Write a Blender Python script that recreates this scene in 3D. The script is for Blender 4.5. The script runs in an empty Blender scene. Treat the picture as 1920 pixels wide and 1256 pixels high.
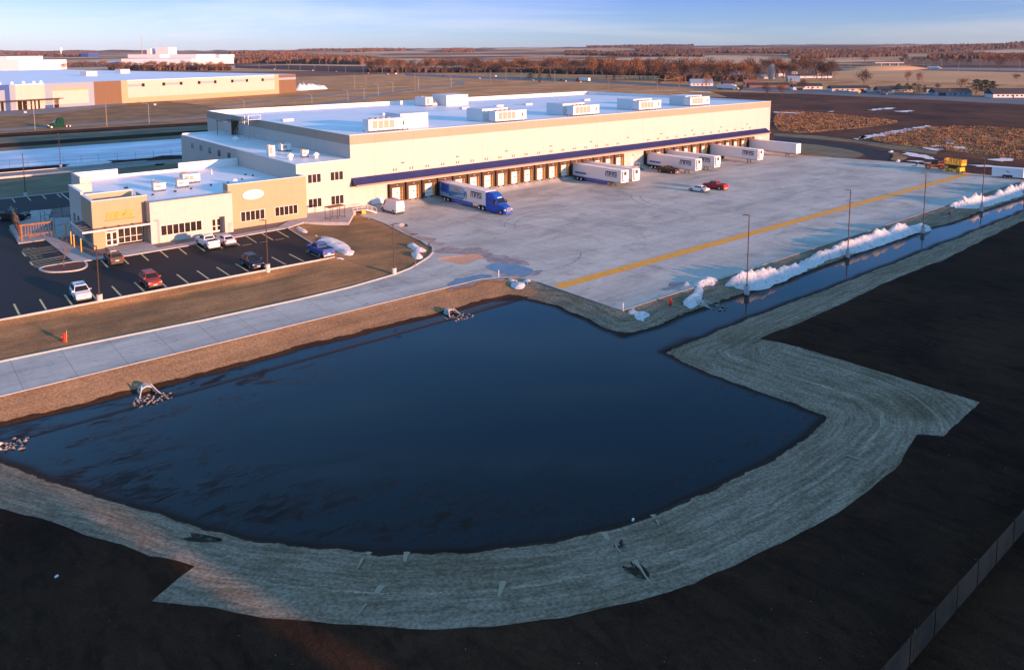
import bpy, math, random
import numpy as np
from mathutils import Vector, Matrix, noise as mnoise
from mathutils.geometry import delaunay_2d_cdt
random.seed(7)
SC = bpy.context.scene
COL = SC.collection
R_ = math.radians

# ------------------------------------------------------------------ camera
FPX, CXP, CYP = 1432.0, 960.0, 259.0          # focal length and optical centre in 1920-px units
PITCH = math.atan(164.0 / FPX); HEAD = R_(49.87); ROLL = R_(0.13); CAMZ = 32.0
cam = bpy.data.cameras.new('camera'); camo = bpy.data.objects.new('camera', cam); COL.objects.link(camo)
cam.sensor_fit = 'HORIZONTAL'; cam.sensor_width = 36.0; cam.lens = 36.0 * FPX / 1920
cam.shift_y = -(628.0 - CYP) / 1920; cam.clip_start = 0.5; cam.clip_end = 40000
F_ = Vector((math.cos(HEAD), math.sin(HEAD), 0)); Rt = Vector((math.sin(HEAD), -math.cos(HEAD), 0)); Up = Vector((0, 0, 1))
fw = F_ * math.cos(PITCH) - Up * math.sin(PITCH); up = Up * math.cos(PITCH) + F_ * math.sin(PITCH)
rt = Rt * math.cos(ROLL) - up * math.sin(ROLL); up2 = up * math.cos(ROLL) + Rt * math.sin(ROLL)
camo.matrix_world = Matrix(((rt.x, up2.x, -fw.x, 0), (rt.y, up2.y, -fw.y, 0), (rt.z, up2.z, -fw.z, CAMZ), (0, 0, 0, 1)))
SC.camera = camo

def G(px, py, z=0.0):
    "point of the photograph (1920-px units) onto the horizontal plane at height z"
    d = fw + rt * ((px - CXP) / FPX) + up2 * (-(py - CYP) / FPX)
    t = (z - CAMZ) / d.z
    return (d.x * t, d.y * t)
def GL(pts, z=0.0): return [G(p[0], p[1], z) for p in pts]

# ------------------------------------------------------------------ materials
def lin(c): return (c[0], c[1], c[2], 1.0)
def nd(t, kind, **kw):
    n = t.nodes.new(kind)
    for k, v in kw.items():
        if k.startswith('_'): setattr(n, k[1:], v)
        else: n.inputs[k].default_value = v
    return n
MATS = {}
def mat(name, col, rough=0.7, metal=0.0, col2=None, scale=1.0, stretch=None, detail=4, thr=(0.35, 0.65), bump=0.0, bscale=None,
        spec=0.5, obj=False, emit=None, coat=0.0, extra=None):
    if name in MATS: return MATS[name]
    m = bpy.data.materials.new(name); m.use_nodes = True; t = m.node_tree
    b = t.nodes['Principled BSDF']; b.inputs['Base Color'].default_value = lin(col)
    b.inputs['Roughness'].default_value = rough; b.inputs['Metallic'].default_value = metal
    b.inputs['Specular IOR Level'].default_value = spec
    b.inputs['Coat Weight'].default_value = coat
    if emit:
        b.inputs['Emission Color'].default_value = lin(emit[0]); b.inputs['Emission Strength'].default_value = emit[1]
    co = None
    if col2 or bump:
        tc = nd(t, 'ShaderNodeTexCoord')
        src = tc.outputs['Object'] if obj else None
        if not obj:
            ge = nd(t, 'ShaderNodeNewGeometry'); src = ge.outputs['Position']
        mp = nd(t, 'ShaderNodeMapping'); t.links.new(src, mp.inputs['Vector'])
        if stretch: mp.inputs['Scale'].default_value = stretch
        co = mp.outputs['Vector']
    if col2:
        n = nd(t, 'ShaderNodeTexNoise', Scale=scale, Detail=detail, Roughness=0.6); t.links.new(co, n.inputs['Vector'])
        r = nd(t, 'ShaderNodeMapRange'); r.inputs['From Min'].default_value = thr[0]; r.inputs['From Max'].default_value = thr[1]
        t.links.new(n.outputs['Fac'], r.inputs['Value'])
        mx = nd(t, 'ShaderNodeMix', _data_type='RGBA'); mx.inputs[6].default_value = lin(col); mx.inputs[7].default_value = lin(col2)
        t.links.new(r.outputs[0], mx.inputs[0]); t.links.new(mx.outputs[2], b.inputs['Base Color'])
        m['mix'] = mx.name
    if bump:
        n2 = nd(t, 'ShaderNodeTexNoise', Scale=bscale or scale * 3, Detail=5, Roughness=0.6); t.links.new(co, n2.inputs['Vector'])
        bp = nd(t, 'ShaderNodeBump', Strength=bump, Distance=0.1); t.links.new(n2.outputs['Fac'], bp.inputs['Height'])
        t.links.new(bp.outputs['Normal'], b.inputs['Normal'])
    if extra: extra(t, b, co)
    MATS[name] = m
    return m

def mul_color(t, b, fac_socket, dark):
    "multiply whatever feeds Base Color by (1 - fac*(1-dark))"
    cur = b.inputs['Base Color'].links[0].from_socket if b.inputs['Base Color'].is_linked else None
    mx = nd(t, 'ShaderNodeMix', _data_type='RGBA', _blend_type='MULTIPLY')
    if cur: t.links.new(cur, mx.inputs[6])
    else: mx.inputs[6].default_value = b.inputs['Base Color'].default_value
    mx.inputs[7].default_value = lin(dark) if isinstance(dark, tuple) else (dark, dark, dark, 1)
    t.links.new(fac_socket, mx.inputs[0]); t.links.new(mx.outputs[2], b.inputs['Base Color'])
def mathn(t, op, a, bb=None, c=None):
    n = nd(t, 'ShaderNodeMath', _operation=op)
    for i, v in enumerate((a, bb, c)):
        if v is None: continue
        if isinstance(v, (int, float)): n.inputs[i].default_value = v
        else: t.links.new(v, n.inputs[i])
    return n.outputs[0]
def pos_xyz(t):
    ge = nd(t, 'ShaderNodeNewGeometry'); s = nd(t, 'ShaderNodeSeparateXYZ'); t.links.new(ge.outputs['Position'], s.inputs[0])
    return ge.outputs['Position'], s.outputs[0], s.outputs[1], s.outputs[2]
def joint(t, sock, pitch, width, off=0.0):
    v = mathn(t, 'MODULO', mathn(t, 'ADD', sock, 1000 * pitch - off), pitch)
    return mathn(t, 'LESS_THAN', v, width)
def noise_mask(t, vec, scale, lo, hi, detail=5, stretch=None, dist=0.0):
    if stretch:
        mp = nd(t, 'ShaderNodeMapping'); mp.inputs['Scale'].default_value = stretch; t.links.new(vec, mp.inputs['Vector']); vec = mp.outputs[0]
    n = nd(t, 'ShaderNodeTexNoise', Scale=scale, Detail=detail, Roughness=0.6, Distortion=dist); t.links.new(vec, n.inputs['Vector'])
    r = nd(t, 'ShaderNodeMapRange'); r.inputs['From Min'].default_value = lo; r.inputs['From Max'].default_value = hi
    t.links.new(n.outputs['Fac'], r.inputs['Value']); return r.outputs[0]

def ex_panels(t, b, co):      # vertical seams of insulated wall panels
    p, x, y, z = pos_xyz(t)
    xy = mathn(t, 'ADD', x, y)
    mul_color(t, b, joint(t, xy, 1.15, 0.05), 0.86)
    mul_color(t, b, joint(t, xy, 9.2, 0.08, 0.4), 0.75)
    mul_color(t, b, noise_mask(t, p, 0.5, 0.45, 0.8, stretch=(1, 1, .12)), 0.93)
def ex_precast(t, b, co):     # precast concrete walls with a shallow reveal grid
    p, x, y, z = pos_xyz(t)
    mul_color(t, b, joint(t, mathn(t, 'ADD', x, y), 3.05, 0.045, .6), 0.8)
    mul_color(t, b, joint(t, z, 1.9, 0.04, .3), 0.88)
    mul_color(t, b, noise_mask(t, p, 0.7, 0.4, 0.8), 0.94)
def ex_roof(t, b, co):
    p, x, y, z = pos_xyz(t)
    mul_color(t, b, joint(t, y, 3.0, 0.05), 0.9)
    mul_color(t, b, noise_mask(t, p, 0.06, 0.42, 0.7, stretch=(.5, 2, 1)), 0.86)
    mul_color(t, b, noise_mask(t, p, 0.5, 0.55, 0.75, stretch=(.3, 1, 1)), 0.93)
def ex_yard(t, b, co):
    p, x, y, z = pos_xyz(t)
    mul_color(t, b, mathn(t, 'MAXIMUM', joint(t, x, 4.6, 0.08), joint(t, y, 4.6, 0.08, 1.0)), 0.62)
    mul_color(t, b, noise_mask(t, p, 0.05, 0.4, 0.68, stretch=(1, 2.2, 1), dist=.6), (.70, .70, .71))
    mul_color(t, b, noise_mask(t, p, 0.35, 0.45, 0.75, stretch=(.25, 1.4, 1)), (.86, .85, .84))
    mul_color(t, b, noise_mask(t, p, 0.25, 0.5, 0.75, stretch=(1.5, .16, 1), dist=1), 0.86)
    mul_color(t, b, noise_mask(t, p, 1.6, 0.3, 0.7, detail=8), 0.9)
    # traffic film that is thickest by the docks and the entrance
    mul_color(t, b, noise_mask(t, p, 0.11, 0.52, 0.66, dist=1.2), 0.76)
    mul_color(t, b, noise_mask(t, p, 0.9, 0.60, 0.68, detail=6, stretch=(.35, 1, 1), dist=2), 0.7)
    mul_color(t, b, noise_mask(t, p, 0.5, 0.62, 0.66, detail=2, stretch=(1, 4, 1), dist=3), 0.75)
def ex_asphalt(t, b, co):
    p, x, y, z = pos_xyz(t)
    mul_color(t, b, noise_mask(t, p, 0.15, 0.35, 0.7), 0.7)
    mul_color(t, b, noise_mask(t, p, 6.0, 0.3, 0.7), 0.8)
def attr(t, name):
    a = nd(t, 'ShaderNodeAttribute'); a.attribute_name = name; return a.outputs['Fac']
def ex_straw(t, b, co):       # erosion blanket laid in strips that follow the bank
    p, x, y, z = pos_xyz(t)
    d = attr(t, 'sd')
    cb = nd(t, 'ShaderNodeCombineXYZ')
    t.links.new(mathn(t, 'MULTIPLY', x, 0.10), cb.inputs[0]); t.links.new(mathn(t, 'MULTIPLY', y, 0.10), cb.inputs[1]); t.links.new(mathn(t, 'MULTIPLY', d, 1.1), cb.inputs[2])
    v = cb.outputs[0]
    mul_color(t, b, noise_mask(t, v, 1.3, 0.4, 0.75, detail=6, dist=.4), (.68, .67, .65))
    mul_color(t, b, noise_mask(t, v, 7.0, 0.4, 0.65, detail=6), (.8, .8, .78))
    mul_color(t, b, noise_mask(t, v, 2.4, 0.45, 0.6, detail=3, dist=.2), (.72, .71, .68))
    mul_color(t, b, noise_mask(t, p, 0.12, 0.5, 0.7), (.66, .64, .56))
    mul_color(t, b, noise_mask(t, p, 4.0, 0.4, 0.62, detail=9), (.55, .55, .52))
    mul_color(t, b, mathn(t, 'LESS_THAN', mathn(t, 'ADD', d, mathn(t, 'MULTIPLY', noise_mask(t, p, .7, .35, .7), .35)), 0.5), (.14, .12, .12))
    # the light overlap where two widths of blanket meet
    for dd in (4.9, 9.3):
        k = mathn(t, 'LESS_THAN', mathn(t, 'ABSOLUTE', mathn(t, 'SUBTRACT', d, dd)), 0.16)
        k = mathn(t, 'MULTIPLY', k, noise_mask(t, v, 3.0, 0.4, 0.6))
        mul_color(t, b, k, (1.45, 1.5, 1.5))
def ex_bank(t, b, co):
    p, x, y, z = pos_xyz(t); d = attr(t, 'sd')
    mul_color(t, b, noise_mask(t, p, 0.6, 0.4, 0.7, stretch=(.15, 1.5, 1), dist=.3), (.75, .72, .70))
    mul_color(t, b, noise_mask(t, p, 4.0, 0.4, 0.62, detail=9), (.62, .6, .58))
    w = mathn(t, 'ADD', d, mathn(t, 'MULTIPLY', noise_mask(t, p, .5, .3, .7), .5))
    mul_color(t, b, mathn(t, 'LESS_THAN', w, 1.0), (.16, .13, .12))
def ex_lawn(t, b, co):
    p, x, y, z = pos_xyz(t)
    mul_color(t, b, noise_mask(t, p, 0.5, 0.35, 0.7, stretch=(.12, 1, 1), dist=.3), (.72, .70, .68))
    mul_color(t, b, noise_mask(t, p, 2.0, 0.35, 0.7, stretch=(.1, 1, 1)), (.75, .74, .72))
    mul_color(t, b, noise_mask(t, p, 4.0, 0.4, 0.65, detail=9), (.7, .68, .66))
def ex_field(t, b, co):
    p, x, y, z = pos_xyz(t)
    mul_color(t, b, noise_mask(t, p, 0.03, 0.45, 0.65, detail=7, stretch=(.5, 1.6, 1)), (.72, .68, .66))
    mul_color(t, b, noise_mask(t, p, 0.4, 0.4, 0.7, detail=7), (.75, .72, .7))
def ex_soil(t, b, co):
    p, x, y, z = pos_xyz(t)
    mul_color(t, b, noise_mask(t, p, 14.0, 0.62, 0.68, detail=3), (1.7, 1.7, 1.7))
    mul_color(t, b, noise_mask(t, p, 0.35, 0.45, 0.7, detail=8, stretch=(1.6, .5, 1), dist=1.4), .6)
    mul_color(t, b, noise_mask(t, p, 0.05, 0.4, 0.65), (.5, .55, .65))
    mul_color(t, b, noise_mask(t, p, 1.0, 0.35, 0.7, stretch=(1, .6, 1), dist=1.8), .7)
    mul_color(t, b, noise_mask(t, p, 9.0, 0.3, 0.7, detail=8), .5)
def ex_ranchroof(t, b, co):
    p, x, y, z = pos_xyz(t); mul_color(t, b, joint(t, z, .3, .06), .8)

M = {}
M['cream'] = mat('cream_wall_panel', (.53, .45, .385), .55, extra=ex_panels)
M['band'] = mat('grey_tan_wall_band', (.36, .265, .185), .6, extra=ex_panels)
M['tan'] = mat('tan_precast_wall', (.46, .315, .185), .8, extra=ex_precast)
M['white_pc'] = mat('white_precast_wall', (.55, .475, .41), .8, extra=ex_precast)
M['roof'] = mat('white_roof_membrane', (.82, .83, .83), .45, extra=ex_roof)
M['coping'] = mat('white_coping', (.75, .75, .74), .5)
M['darktrim'] = mat('dark_metal_trim', (.035, .033, .035), .5)
M['canopy'] = mat('blue_standing_seam', (.016, .030, .125), .5, metal=.0, col2=(.022, .038, .15), scale=.4)
M['fascia'] = mat('red_brown_fascia', (.24, .15, .12), .5)
M['foundation'] = mat('concrete_wall', (.42, .41, .38), .85, col2=(.34, .33, .31), scale=.6, bump=.1)
M['shelter_tan'] = mat('dock_seal_fabric', (.085, .040, .016), .8, col2=(.06, .03, .013), scale=2)
M['shelter_edge'] = mat('yellow_seal_strip', (.62, .36, .05), .7)
M['doorwhite'] = mat('white_dock_door', (.72, .72, .70), .45, extra=lambda t, b, c: mul_color(t, b, joint(t, pos_xyz(t)[3], .55, .03), .85))
M['rubber'] = mat('black_rubber', (.012, .012, .012), .8)
M['glass'] = mat('dark_window_glass', (.02, .017, .016), .08, spec=.6, col2=(.05, .03, .02), scale=1.3, thr=(.5, .7))
M['frame'] = mat('aluminium_frame', (.55, .54, .52), .4, metal=.2)
M['concrete'] = mat('yard_concrete', (.56, .555, .49), .75, spec=.35, extra=ex_yard, bump=.05, bscale=8)
M['walk'] = mat('walk_concrete', (.42, .41, .39), .8, col2=(.34, .33, .32), scale=.7, extra=lambda t, b, c: mul_color(t, b, mathn(t, 'MAXIMUM', joint(t, pos_xyz(t)[1], 1.8, .04), joint(t, pos_xyz(t)[2], 1.8, .04)), .75))
M['kerb'] = mat('kerb_concrete', (.50, .47, .43), .85, col2=(.40, .38, .35), scale=1.5)
M['asphalt'] = mat('fresh_asphalt', (.016, .015, .016), .8, spec=.3, extra=ex_asphalt, bump=.2, bscale=12)
M['oldroad'] = mat('old_asphalt', (.25, .24, .23), .85, col2=(.19, .18, .175), scale=.2, spec=.3)
M['hwy'] = mat('highway_surface', (.16, .16, .165), .85, col2=(.12, .12, .125), scale=.05, spec=.3)
M['yellow'] = mat('yellow_paint', (.78, .36, .02), .7, col2=(.58, .28, .04), scale=.8, thr=(.45, .75))
M['paleline'] = mat('pale_yellow_paint', (.55, .46, .24), .7)
M['whiteline'] = mat('white_paint_line', (.6, .6, .58), .7)
M['straw'] = mat('straw_blanket', (.43, .33, .235), .95, spec=.1, extra=ex_straw, bump=.6, bscale=5)
M['lawn'] = mat('dormant_lawn', (.52, .30, .14), .95, spec=.1, col2=(.26, .175, .09), scale=.09, extra=ex_lawn, bump=.5, bscale=5)
M['sunlit_drybank'] = mat('sunlit_dry_straw', (.48, .30, .155), .95, spec=.1, col2=(.33, .21, .115), scale=.12, extra=ex_bank, bump=.6, bscale=5)  # dry straw of the road bank, with warm sunlight put into its colour
M['palelawn'] = mat('pale_dormant_lawn', (.30, .28, .18), .95, spec=.1, col2=(.20, .19, .13), scale=.08, extra=ex_lawn, bump=.4, bscale=5)
M['soil'] = mat('wet_black_soil', (.092, .045, .025), .95, spec=.03, col2=(.046, .025, .015), scale=.045, extra=ex_soil, bump=.6, bscale=4)
M['farsoil'] = mat('dark_field_soil', (.27, .115, .055), .95, spec=.1, col2=(.12, .055, .032), scale=.015, extra=ex_soil, bump=.4, bscale=1)
M['prairie'] = mat('tall_dry_grass_bed', (.68, .39, .18), .95, spec=.05, col2=(.48, .25, .11), scale=.04, extra=ex_field)
M['gravel'] = mat('river_gravel', (.22, .19, .165), .9, col2=(.11, .09, .08), scale=6, detail=2, thr=(.4, .6), bump=.4, bscale=10)
M['mulch'] = mat('red_mulch', (.13, .05, .03), .95, col2=(.06, .025, .018), scale=5, bump=.5, bscale=8)
def ex_snow(t, b, co):
    p, x, y, z = pos_xyz(t)
    mul_color(t, b, noise_mask(t, p, 2.2, 0.56, 0.68, detail=8), (.62, .58, .54))
    mul_color(t, b, noise_mask(t, p, 7.0, 0.6, 0.66, detail=4), (.5, .46, .42))
    n = nd(t, 'ShaderNodeTexNoise', Scale=1.5, Detail=9, Roughness=.68); t.links.new(p, n.inputs['Vector'])
    bp = nd(t, 'ShaderNodeBump', Strength=1.0, Distance=.55); t.links.new(n.outputs['Fac'], bp.inputs['Height']); t.links.new(bp.outputs['Normal'], b.inputs['Normal'])
M['snow'] = mat('old_snow', (.82, .82, .82), .6, col2=(.66, .64, .61), scale=.9, thr=(.52, .75), detail=7, extra=ex_snow)
M['ice'] = mat('pond_ice', (.27, .36, .42), .35, col2=(.62, .65, .66), scale=.055, stretch=(.45, 1.8, 1), thr=(.48, .62), detail=8, extra=lambda t, b, c: mul_color(t, b, noise_mask(t, pos_xyz(t)[0], .2, .45, .65, stretch=(.3, 1.5, 1), dist=1), .8))
M['puddle'] = mat('meltwater_puddle', (.16, .16, .17), .06, spec=.6, col2=(.10, .09, .085), scale=.6)
M['rust'] = mat('bronze_pole_paint', (.055, .028, .018), .5, metal=.0)
M['black'] = mat('black_paint', (.012, .012, .013), .45)
M['steel'] = mat('galvanised_steel', (.42, .43, .44), .45, metal=.4)
M['base'] = mat('pole_base_concrete', (.52, .50, .47), .85, col2=(.42, .41, .39), scale=2)
M['wood'] = mat('stained_timber', (.26, .115, .04), .7, col2=(.17, .075, .03), scale=2)
M['red'] = mat('red_enamel', (.50, .02, .012), .4)
M['unit'] = mat('white_unit_panel', (.66, .665, .66), .5, extra=lambda t, b, c: mul_color(t, b, joint(t, pos_xyz(t)[1], 1.9, .05), .85))
M['grille'] = mat('condenser_coil', (.36, .31, .24), .6, extra=lambda t, b, c: mul_color(t, b, joint(t, pos_xyz(t)[3], .12, .03), .75))
M['tyre'] = mat('tyre_rubber', (.015, .015, .015), .85)
M['rim'] = mat('wheel_rim', (.45, .45, .46), .35, metal=.6)
M['carglass'] = mat('car_glass', (.012, .015, .018), .06, spec=.7)
M['lamp'] = mat('headlamp_lens', (.75, .75, .72), .15)
M['tail'] = mat('tail_lamp_lens', (.45, .02, .015), .25)
M['plastic'] = mat('dark_plastic', (.03, .03, .032), .6)
M['rock'] = mat('riprap_stone', (.34, .31, .28), .9, col2=(.16, .14, .12), scale=2, bump=.4)
M['twig'] = mat('bare_twigs', (.19, .105, .062), .95, spec=.05, col2=(.105, .062, .043), scale=.06)
M['twig2'] = mat('ochre_twigs', (.31, .155, .075), .95, spec=.05, col2=(.17, .09, .055), scale=.07)
M['twig3'] = mat('grey_twigs', (.115, .075, .055), .95, spec=.05, col2=(.08, .055, .045), scale=.07)
M['bark'] = mat('tree_bark', (.13, .09, .07), .95)
M['needle'] = mat('evergreen_needles', (.018, .035, .020), .9, spec=.1, col2=(.035, .055, .03), scale=.6, obj=True)
M['wpaint'] = mat('white_siding', (.62, .62, .60), .7)
M['bluegrey'] = mat('blue_grey_precast', (.23, .29, .35), .8)
M['deepblue'] = mat('deep_blue_precast', (.03, .08, .26), .8)
M['beige'] = mat('beige_precast', (.48, .43, .36), .8, extra=ex_panels)
M['brownpc'] = mat('brown_precast', (.155, .095, .05), .8, extra=ex_panels)
M['shingle'] = mat('dark_shingles', (.035, .036, .042), .9)
M['tinroof'] = mat('blue_grey_metal_roof', (.20, .27, .36), .45)
M['brick'] = mat('red_brick', (.22, .09, .06), .9)
M['polewood'] = mat('utility_pole_wood', (.25, .17, .11), .9)
M['wire'] = mat('cable', (.30, .22, .15), .6)

# ------------------------------------------------------------------ mesh builder
class MB:
    def __init__(s): s.v = []; s.f = []; s.m = []
    def quad(s, *p, m=0):
        i = len(s.v); s.v += [tuple(q) for q in p]; s.f.append(tuple(range(i, i + len(p)))); s.m.append(m)
    def box(s, x0, x1, y0, y1, z0, z1, m=0, mt=None):
        if mt is None: mt = m
        i = len(s.v)
        s.v += [(x0, y0, z0), (x1, y0, z0), (x1, y1, z0), (x0, y1, z0), (x0, y0, z1), (x1, y0, z1), (x1, y1, z1), (x0, y1, z1)]
        for k, (f, mm) in enumerate((((0, 3, 2, 1), m), ((4, 5, 6, 7), mt), ((0, 1, 5, 4), m), ((1, 2, 6, 5), m), ((2, 3, 7, 6), m), ((3, 0, 4, 7), m))):
            s.f.append(tuple(i + a for a in f)); s.m.append(mm)
        return s
    def prism(s, pts, z0, z1, m=0, mt=None, ztop=None):
        if mt is None: mt = m
        a = sum(pts[k][0] * pts[(k + 1) % len(pts)][1] - pts[(k + 1) % len(pts)][0] * pts[k][1] for k in range(len(pts)))
        if a < 0: pts = pts[::-1]
        n = len(pts); i = len(s.v)
        s.v += [(p[0], p[1], z0) for p in pts] + [(p[0], p[1], z1) for p in pts]
        s.f.append(tuple(range(i + n, i + 2 * n))); s.m.append(mt)
        s.f.append(tuple(range(i + n - 1, i - 1, -1))); s.m.append(m)
        for k in range(n):
            s.f.append((i + k, i + (k + 1) % n, i + n + (k + 1) % n, i + n + k)); s.m.append(m)
        return s
    def cyl(s, p0, p1, r0, r1=None, n=8, m=0, caps=True):
        if r1 is None: r1 = r0
        p0 = Vector(p0); p1 = Vector(p1); d = (p1 - p0).normalized()
        a = d.orthogonal().normalized(); b = d.cross(a); i = len(s.v)
        for p, r in ((p0, r0), (p1, r1)):
            for k in range(n):
                an = 2 * math.pi * k / n; s.v.append(tuple(p + a * (r * math.cos(an)) + b * (r * math.sin(an))))
        for k in range(n):
            s.f.append((i + k, i + (k + 1) % n, i + n + (k + 1) % n, i + n + k)); s.m.append(m)
        if caps:
            s.f.append(tuple(range(i + n - 1, i - 1, -1))); s.m.append(m); s.f.append(tuple(range(i + n, i + 2 * n))); s.m.append(m)
        return s
    def loft(s, secs, m=0, caps=True):
        n = len(secs[0]); i = len(s.v)
        for q in secs: s.v += [tuple(p) for p in q]
        for a in range(len(secs) - 1):
            for k in range(n):
                s.f.append((i + a * n + k, i + a * n + (k + 1) % n, i + (a + 1) * n + (k + 1) % n, i + (a + 1) * n + k)); s.m.append(m)
        if caps:
            s.f.append(tuple(range(i + n - 1, i - 1, -1))); s.m.append(m); e = i + (len(secs) - 1) * n
            s.f.append(tuple(range(e, e + n))); s.m.append(m)
        return s
    def bar(s, p0, p1, w, m=0):
        return s.cyl(p0, p1, w * .7071, n=4, m=m)
    def mesh(s, name, mats, smooth=False):
        me = bpy.data.meshes.new(name); me.from_pydata(s.v, [], s.f)
        for k in mats: me.materials.append(M[k] if isinstance(k, str) else k)
        if len(mats) > 1: me.polygons.foreach_set('material_index', s.m)
        if smooth: me.polygons.foreach_set('use_smooth', [True] * len(s.f))
        me.update(); return me
    def build(s, name, mats, parent=None, smooth=False, loc=None, rz=None):
        if isinstance(mats, (str, bpy.types.Material)): mats = [mats]
        o = bpy.data.objects.new(name, s.mesh(name, mats, smooth)); COL.objects.link(o)
        if parent: o.parent = parent
        if loc: o.location = loc
        if rz is not None: o.rotation_euler.z = rz
        return o
def tag(o, label=None, cat=None, group=None, kind=None):
    if label: o['label'] = label
    if cat: o['category'] = cat
    if group: o['group'] = group
    if kind: o['kind'] = kind
    return o
def empty(name, label, cat, loc=(0, 0, 0), rz=0.0, group=None):
    o = bpy.data.objects.new(name, None); COL.objects.link(o); o.location = loc; o.rotation_euler.z = rz; o.empty_display_size = .3
    return tag(o, label, cat, group)
def copy_tree(o, parent=None):
    c = o.copy(); COL.objects.link(c)
    if parent: c.parent = parent
    for ch in o.children: copy_tree(ch, c)
    return c
def dup(o, label, loc, rz=0.0, scale=None):
    c = copy_tree(o); c['label'] = label; c.location = loc; c.rotation_euler.z = rz
    if scale: c.scale = scale
    return c
def struct(o): o['kind'] = 'structure'; return o
def lettering(name, text, size, material, parent, mw, ext=.02, align='CENTER'):
    cu = bpy.data.curves.new(name, 'FONT'); cu.body = text; cu.size = size; cu.extrude = ext; cu.align_x = align; cu.align_y = 'CENTER'
    tmp = bpy.data.objects.new('tmp', cu); COL.objects.link(tmp); dg = bpy.context.evaluated_depsgraph_get()
    me = bpy.data.meshes.new_from_object(tmp.evaluated_get(dg)); bpy.data.objects.remove(tmp)
    me.materials.clear(); me.materials.append(M[material]); me.name = name
    o = bpy.data.objects.new(name, me); COL.objects.link(o); o.parent = parent; o.matrix_local = mw
    return o
LET = {'M': [(0, 0, .24, 1), (.24, .76, 1.25, 1), (.5, 0, .72, .76), (1.01, 0, 1.25, .76)],
       'R': [(0, 0, .26, 1), (.26, .78, 1.0, 1), (.78, .4, 1.02, .78), (.26, .34, 1.0, .52), (.72, 0, .98, .34)],
       'S': [(0, .78, 1.0, 1), (0, .42, .24, .78), (.24, .42, 1.0, .6), (.76, 0, 1.0, .42), (0, 0, .76, .2)]}
def block_word(mb, x, z, h, place, m=0, accent=None):
    for ch in 'MRS':
        for k, (a, c, e, g) in enumerate(LET[ch]):
            pts = [(a, c), (e, c), (e, g), (a, g)]
            mm = accent if (accent is not None and ch == 'R' and k == 3) else m
            mb.quad(*[place(x + (u + .16 * w) * h, z + w * h) for u, w in pts], m=mm)
        x += (1.33 if ch == 'M' else 1.1) * h
# ------------------------------------------------------------------ ground
DX0, DX1, DY0, DY1 = -200, 800, -200, 800
WATER = -1.0
def resample(poly, step, closed=True):
    out = []; n = len(poly)
    for k in range(n if closed else n - 1):
        a = poly[k]; b = poly[(k + 1) % n]; L = math.hypot(b[0] - a[0], b[1] - a[1]); c = max(1, int(L / step))
        for j in range(c): out.append((a[0] + (b[0] - a[0]) * j / c, a[1] + (b[1] - a[1]) * j / c))
    if not closed: out.append(poly[-1])
    return out
def chaikin(p, closed=True, it=2):
    for _ in range(it):
        q = []; n = len(p)
        for k in range(n if closed else n - 1):
            a = p[k]; b = p[(k + 1) % n]
            q += [(a[0] * .75 + b[0] * .25, a[1] * .75 + b[1] * .25), (a[0] * .25 + b[0] * .75, a[1] * .25 + b[1] * .75)]
        p = q if closed else [p[0]] + q + [p[-1]]
    return p
shoreN = GL([(20, 795), (80, 782), (150, 765), (235, 742), (320, 720), (440, 690), (560, 655), (650, 634), (740, 610), (800, 597), (870, 578), (915, 566), (958, 557)], WATER)
shoreE = GL([(995, 563), (1040, 574), (1070, 588), (1100, 600), (1135, 618), (1168, 632)], WATER)
shoreD = GL([(1205, 622), (1240, 611), (1290, 590), (1330, 575), (1400, 551), (1470, 530), (1530, 505), (1589, 484), (1650, 463), (1700, 447), (1740, 430), (1800, 415), (1840, 398), (1880, 385), (1920, 372)], WATER)
shoreS = GL([(1920, 395), (1839, 427), (1785, 449), (1730, 470), (1660, 498), (1588, 526), (1500, 559), (1399, 598), (1320, 629), (1237, 660)], WATER)
shoreS2 = GL([(1300, 690), (1380, 722), (1480, 758), (1543, 782)], WATER)
shoreC = GL([(1500, 825), (1450, 855), (1400, 880), (1300, 932), (1220, 962), (1150, 985), (1075, 1005), (1000, 1018), (900, 1028), (800, 1033), (720, 1033), (640, 1028), (560, 1020), (480, 1008), (390, 988), (300, 962), (210, 935), (120, 905), (50, 880), (0, 862)], WATER)
def jit(p, a):
    return [(x + a * (mnoise.noise((x * .35, y * .35, 3)) + .5 * mnoise.noise((x * 1.1, y * 1.1, 7))), y + a * (mnoise.noise((x * .35, y * .35, 9)) + .5 * mnoise.noise((x * 1.1, y * 1.1, 1)))) for x, y in p]
SHORE = resample(shoreN + shoreE + shoreD + [(300, 56.5), (300, 52.0)] + shoreS + shoreS2 + shoreC + [(4.2, 76.5), (4.2, 79)], 1.4)
SHORE = jit(SHORE, .35)
outer = GL([(1920, 408), (1890, 421), (1830, 452), (1750, 492), (1655, 531), (1575, 570), (1497, 606), (1424, 630)], 0) + GL([(1640, 695), (1838, 757), (1800, 790), (1767, 820), (1720, 815), (1690, 865), (1640, 910), (1570, 960), (1500, 1000), (1400, 1050), (1300, 1090), (1200, 1125), (1130, 1142), (1060, 1155), (960, 1170), (860, 1178), (740, 1176), (640, 1170), (540, 1161), (450, 1150), (360, 1139), (284, 1130), (367, 1057), (280, 1037), (200, 1010), (120, 985), (60, 965), (0, 945)], 0)
STRAW = resample(jit(jit(resample([(300, 49.8)] + outer, .6, False), .10), .07) + [(-25, 80), (-25, 84)] + [(7, 84), (40, 84.5), (65, 84.5), (68, 83), (70.4, 80.0), (71.2, 76.5), (71.4, 63.0), (140, 62.7), (216.5, 62.4), (217.6, 60), (300, 60)], 2.5)
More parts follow.
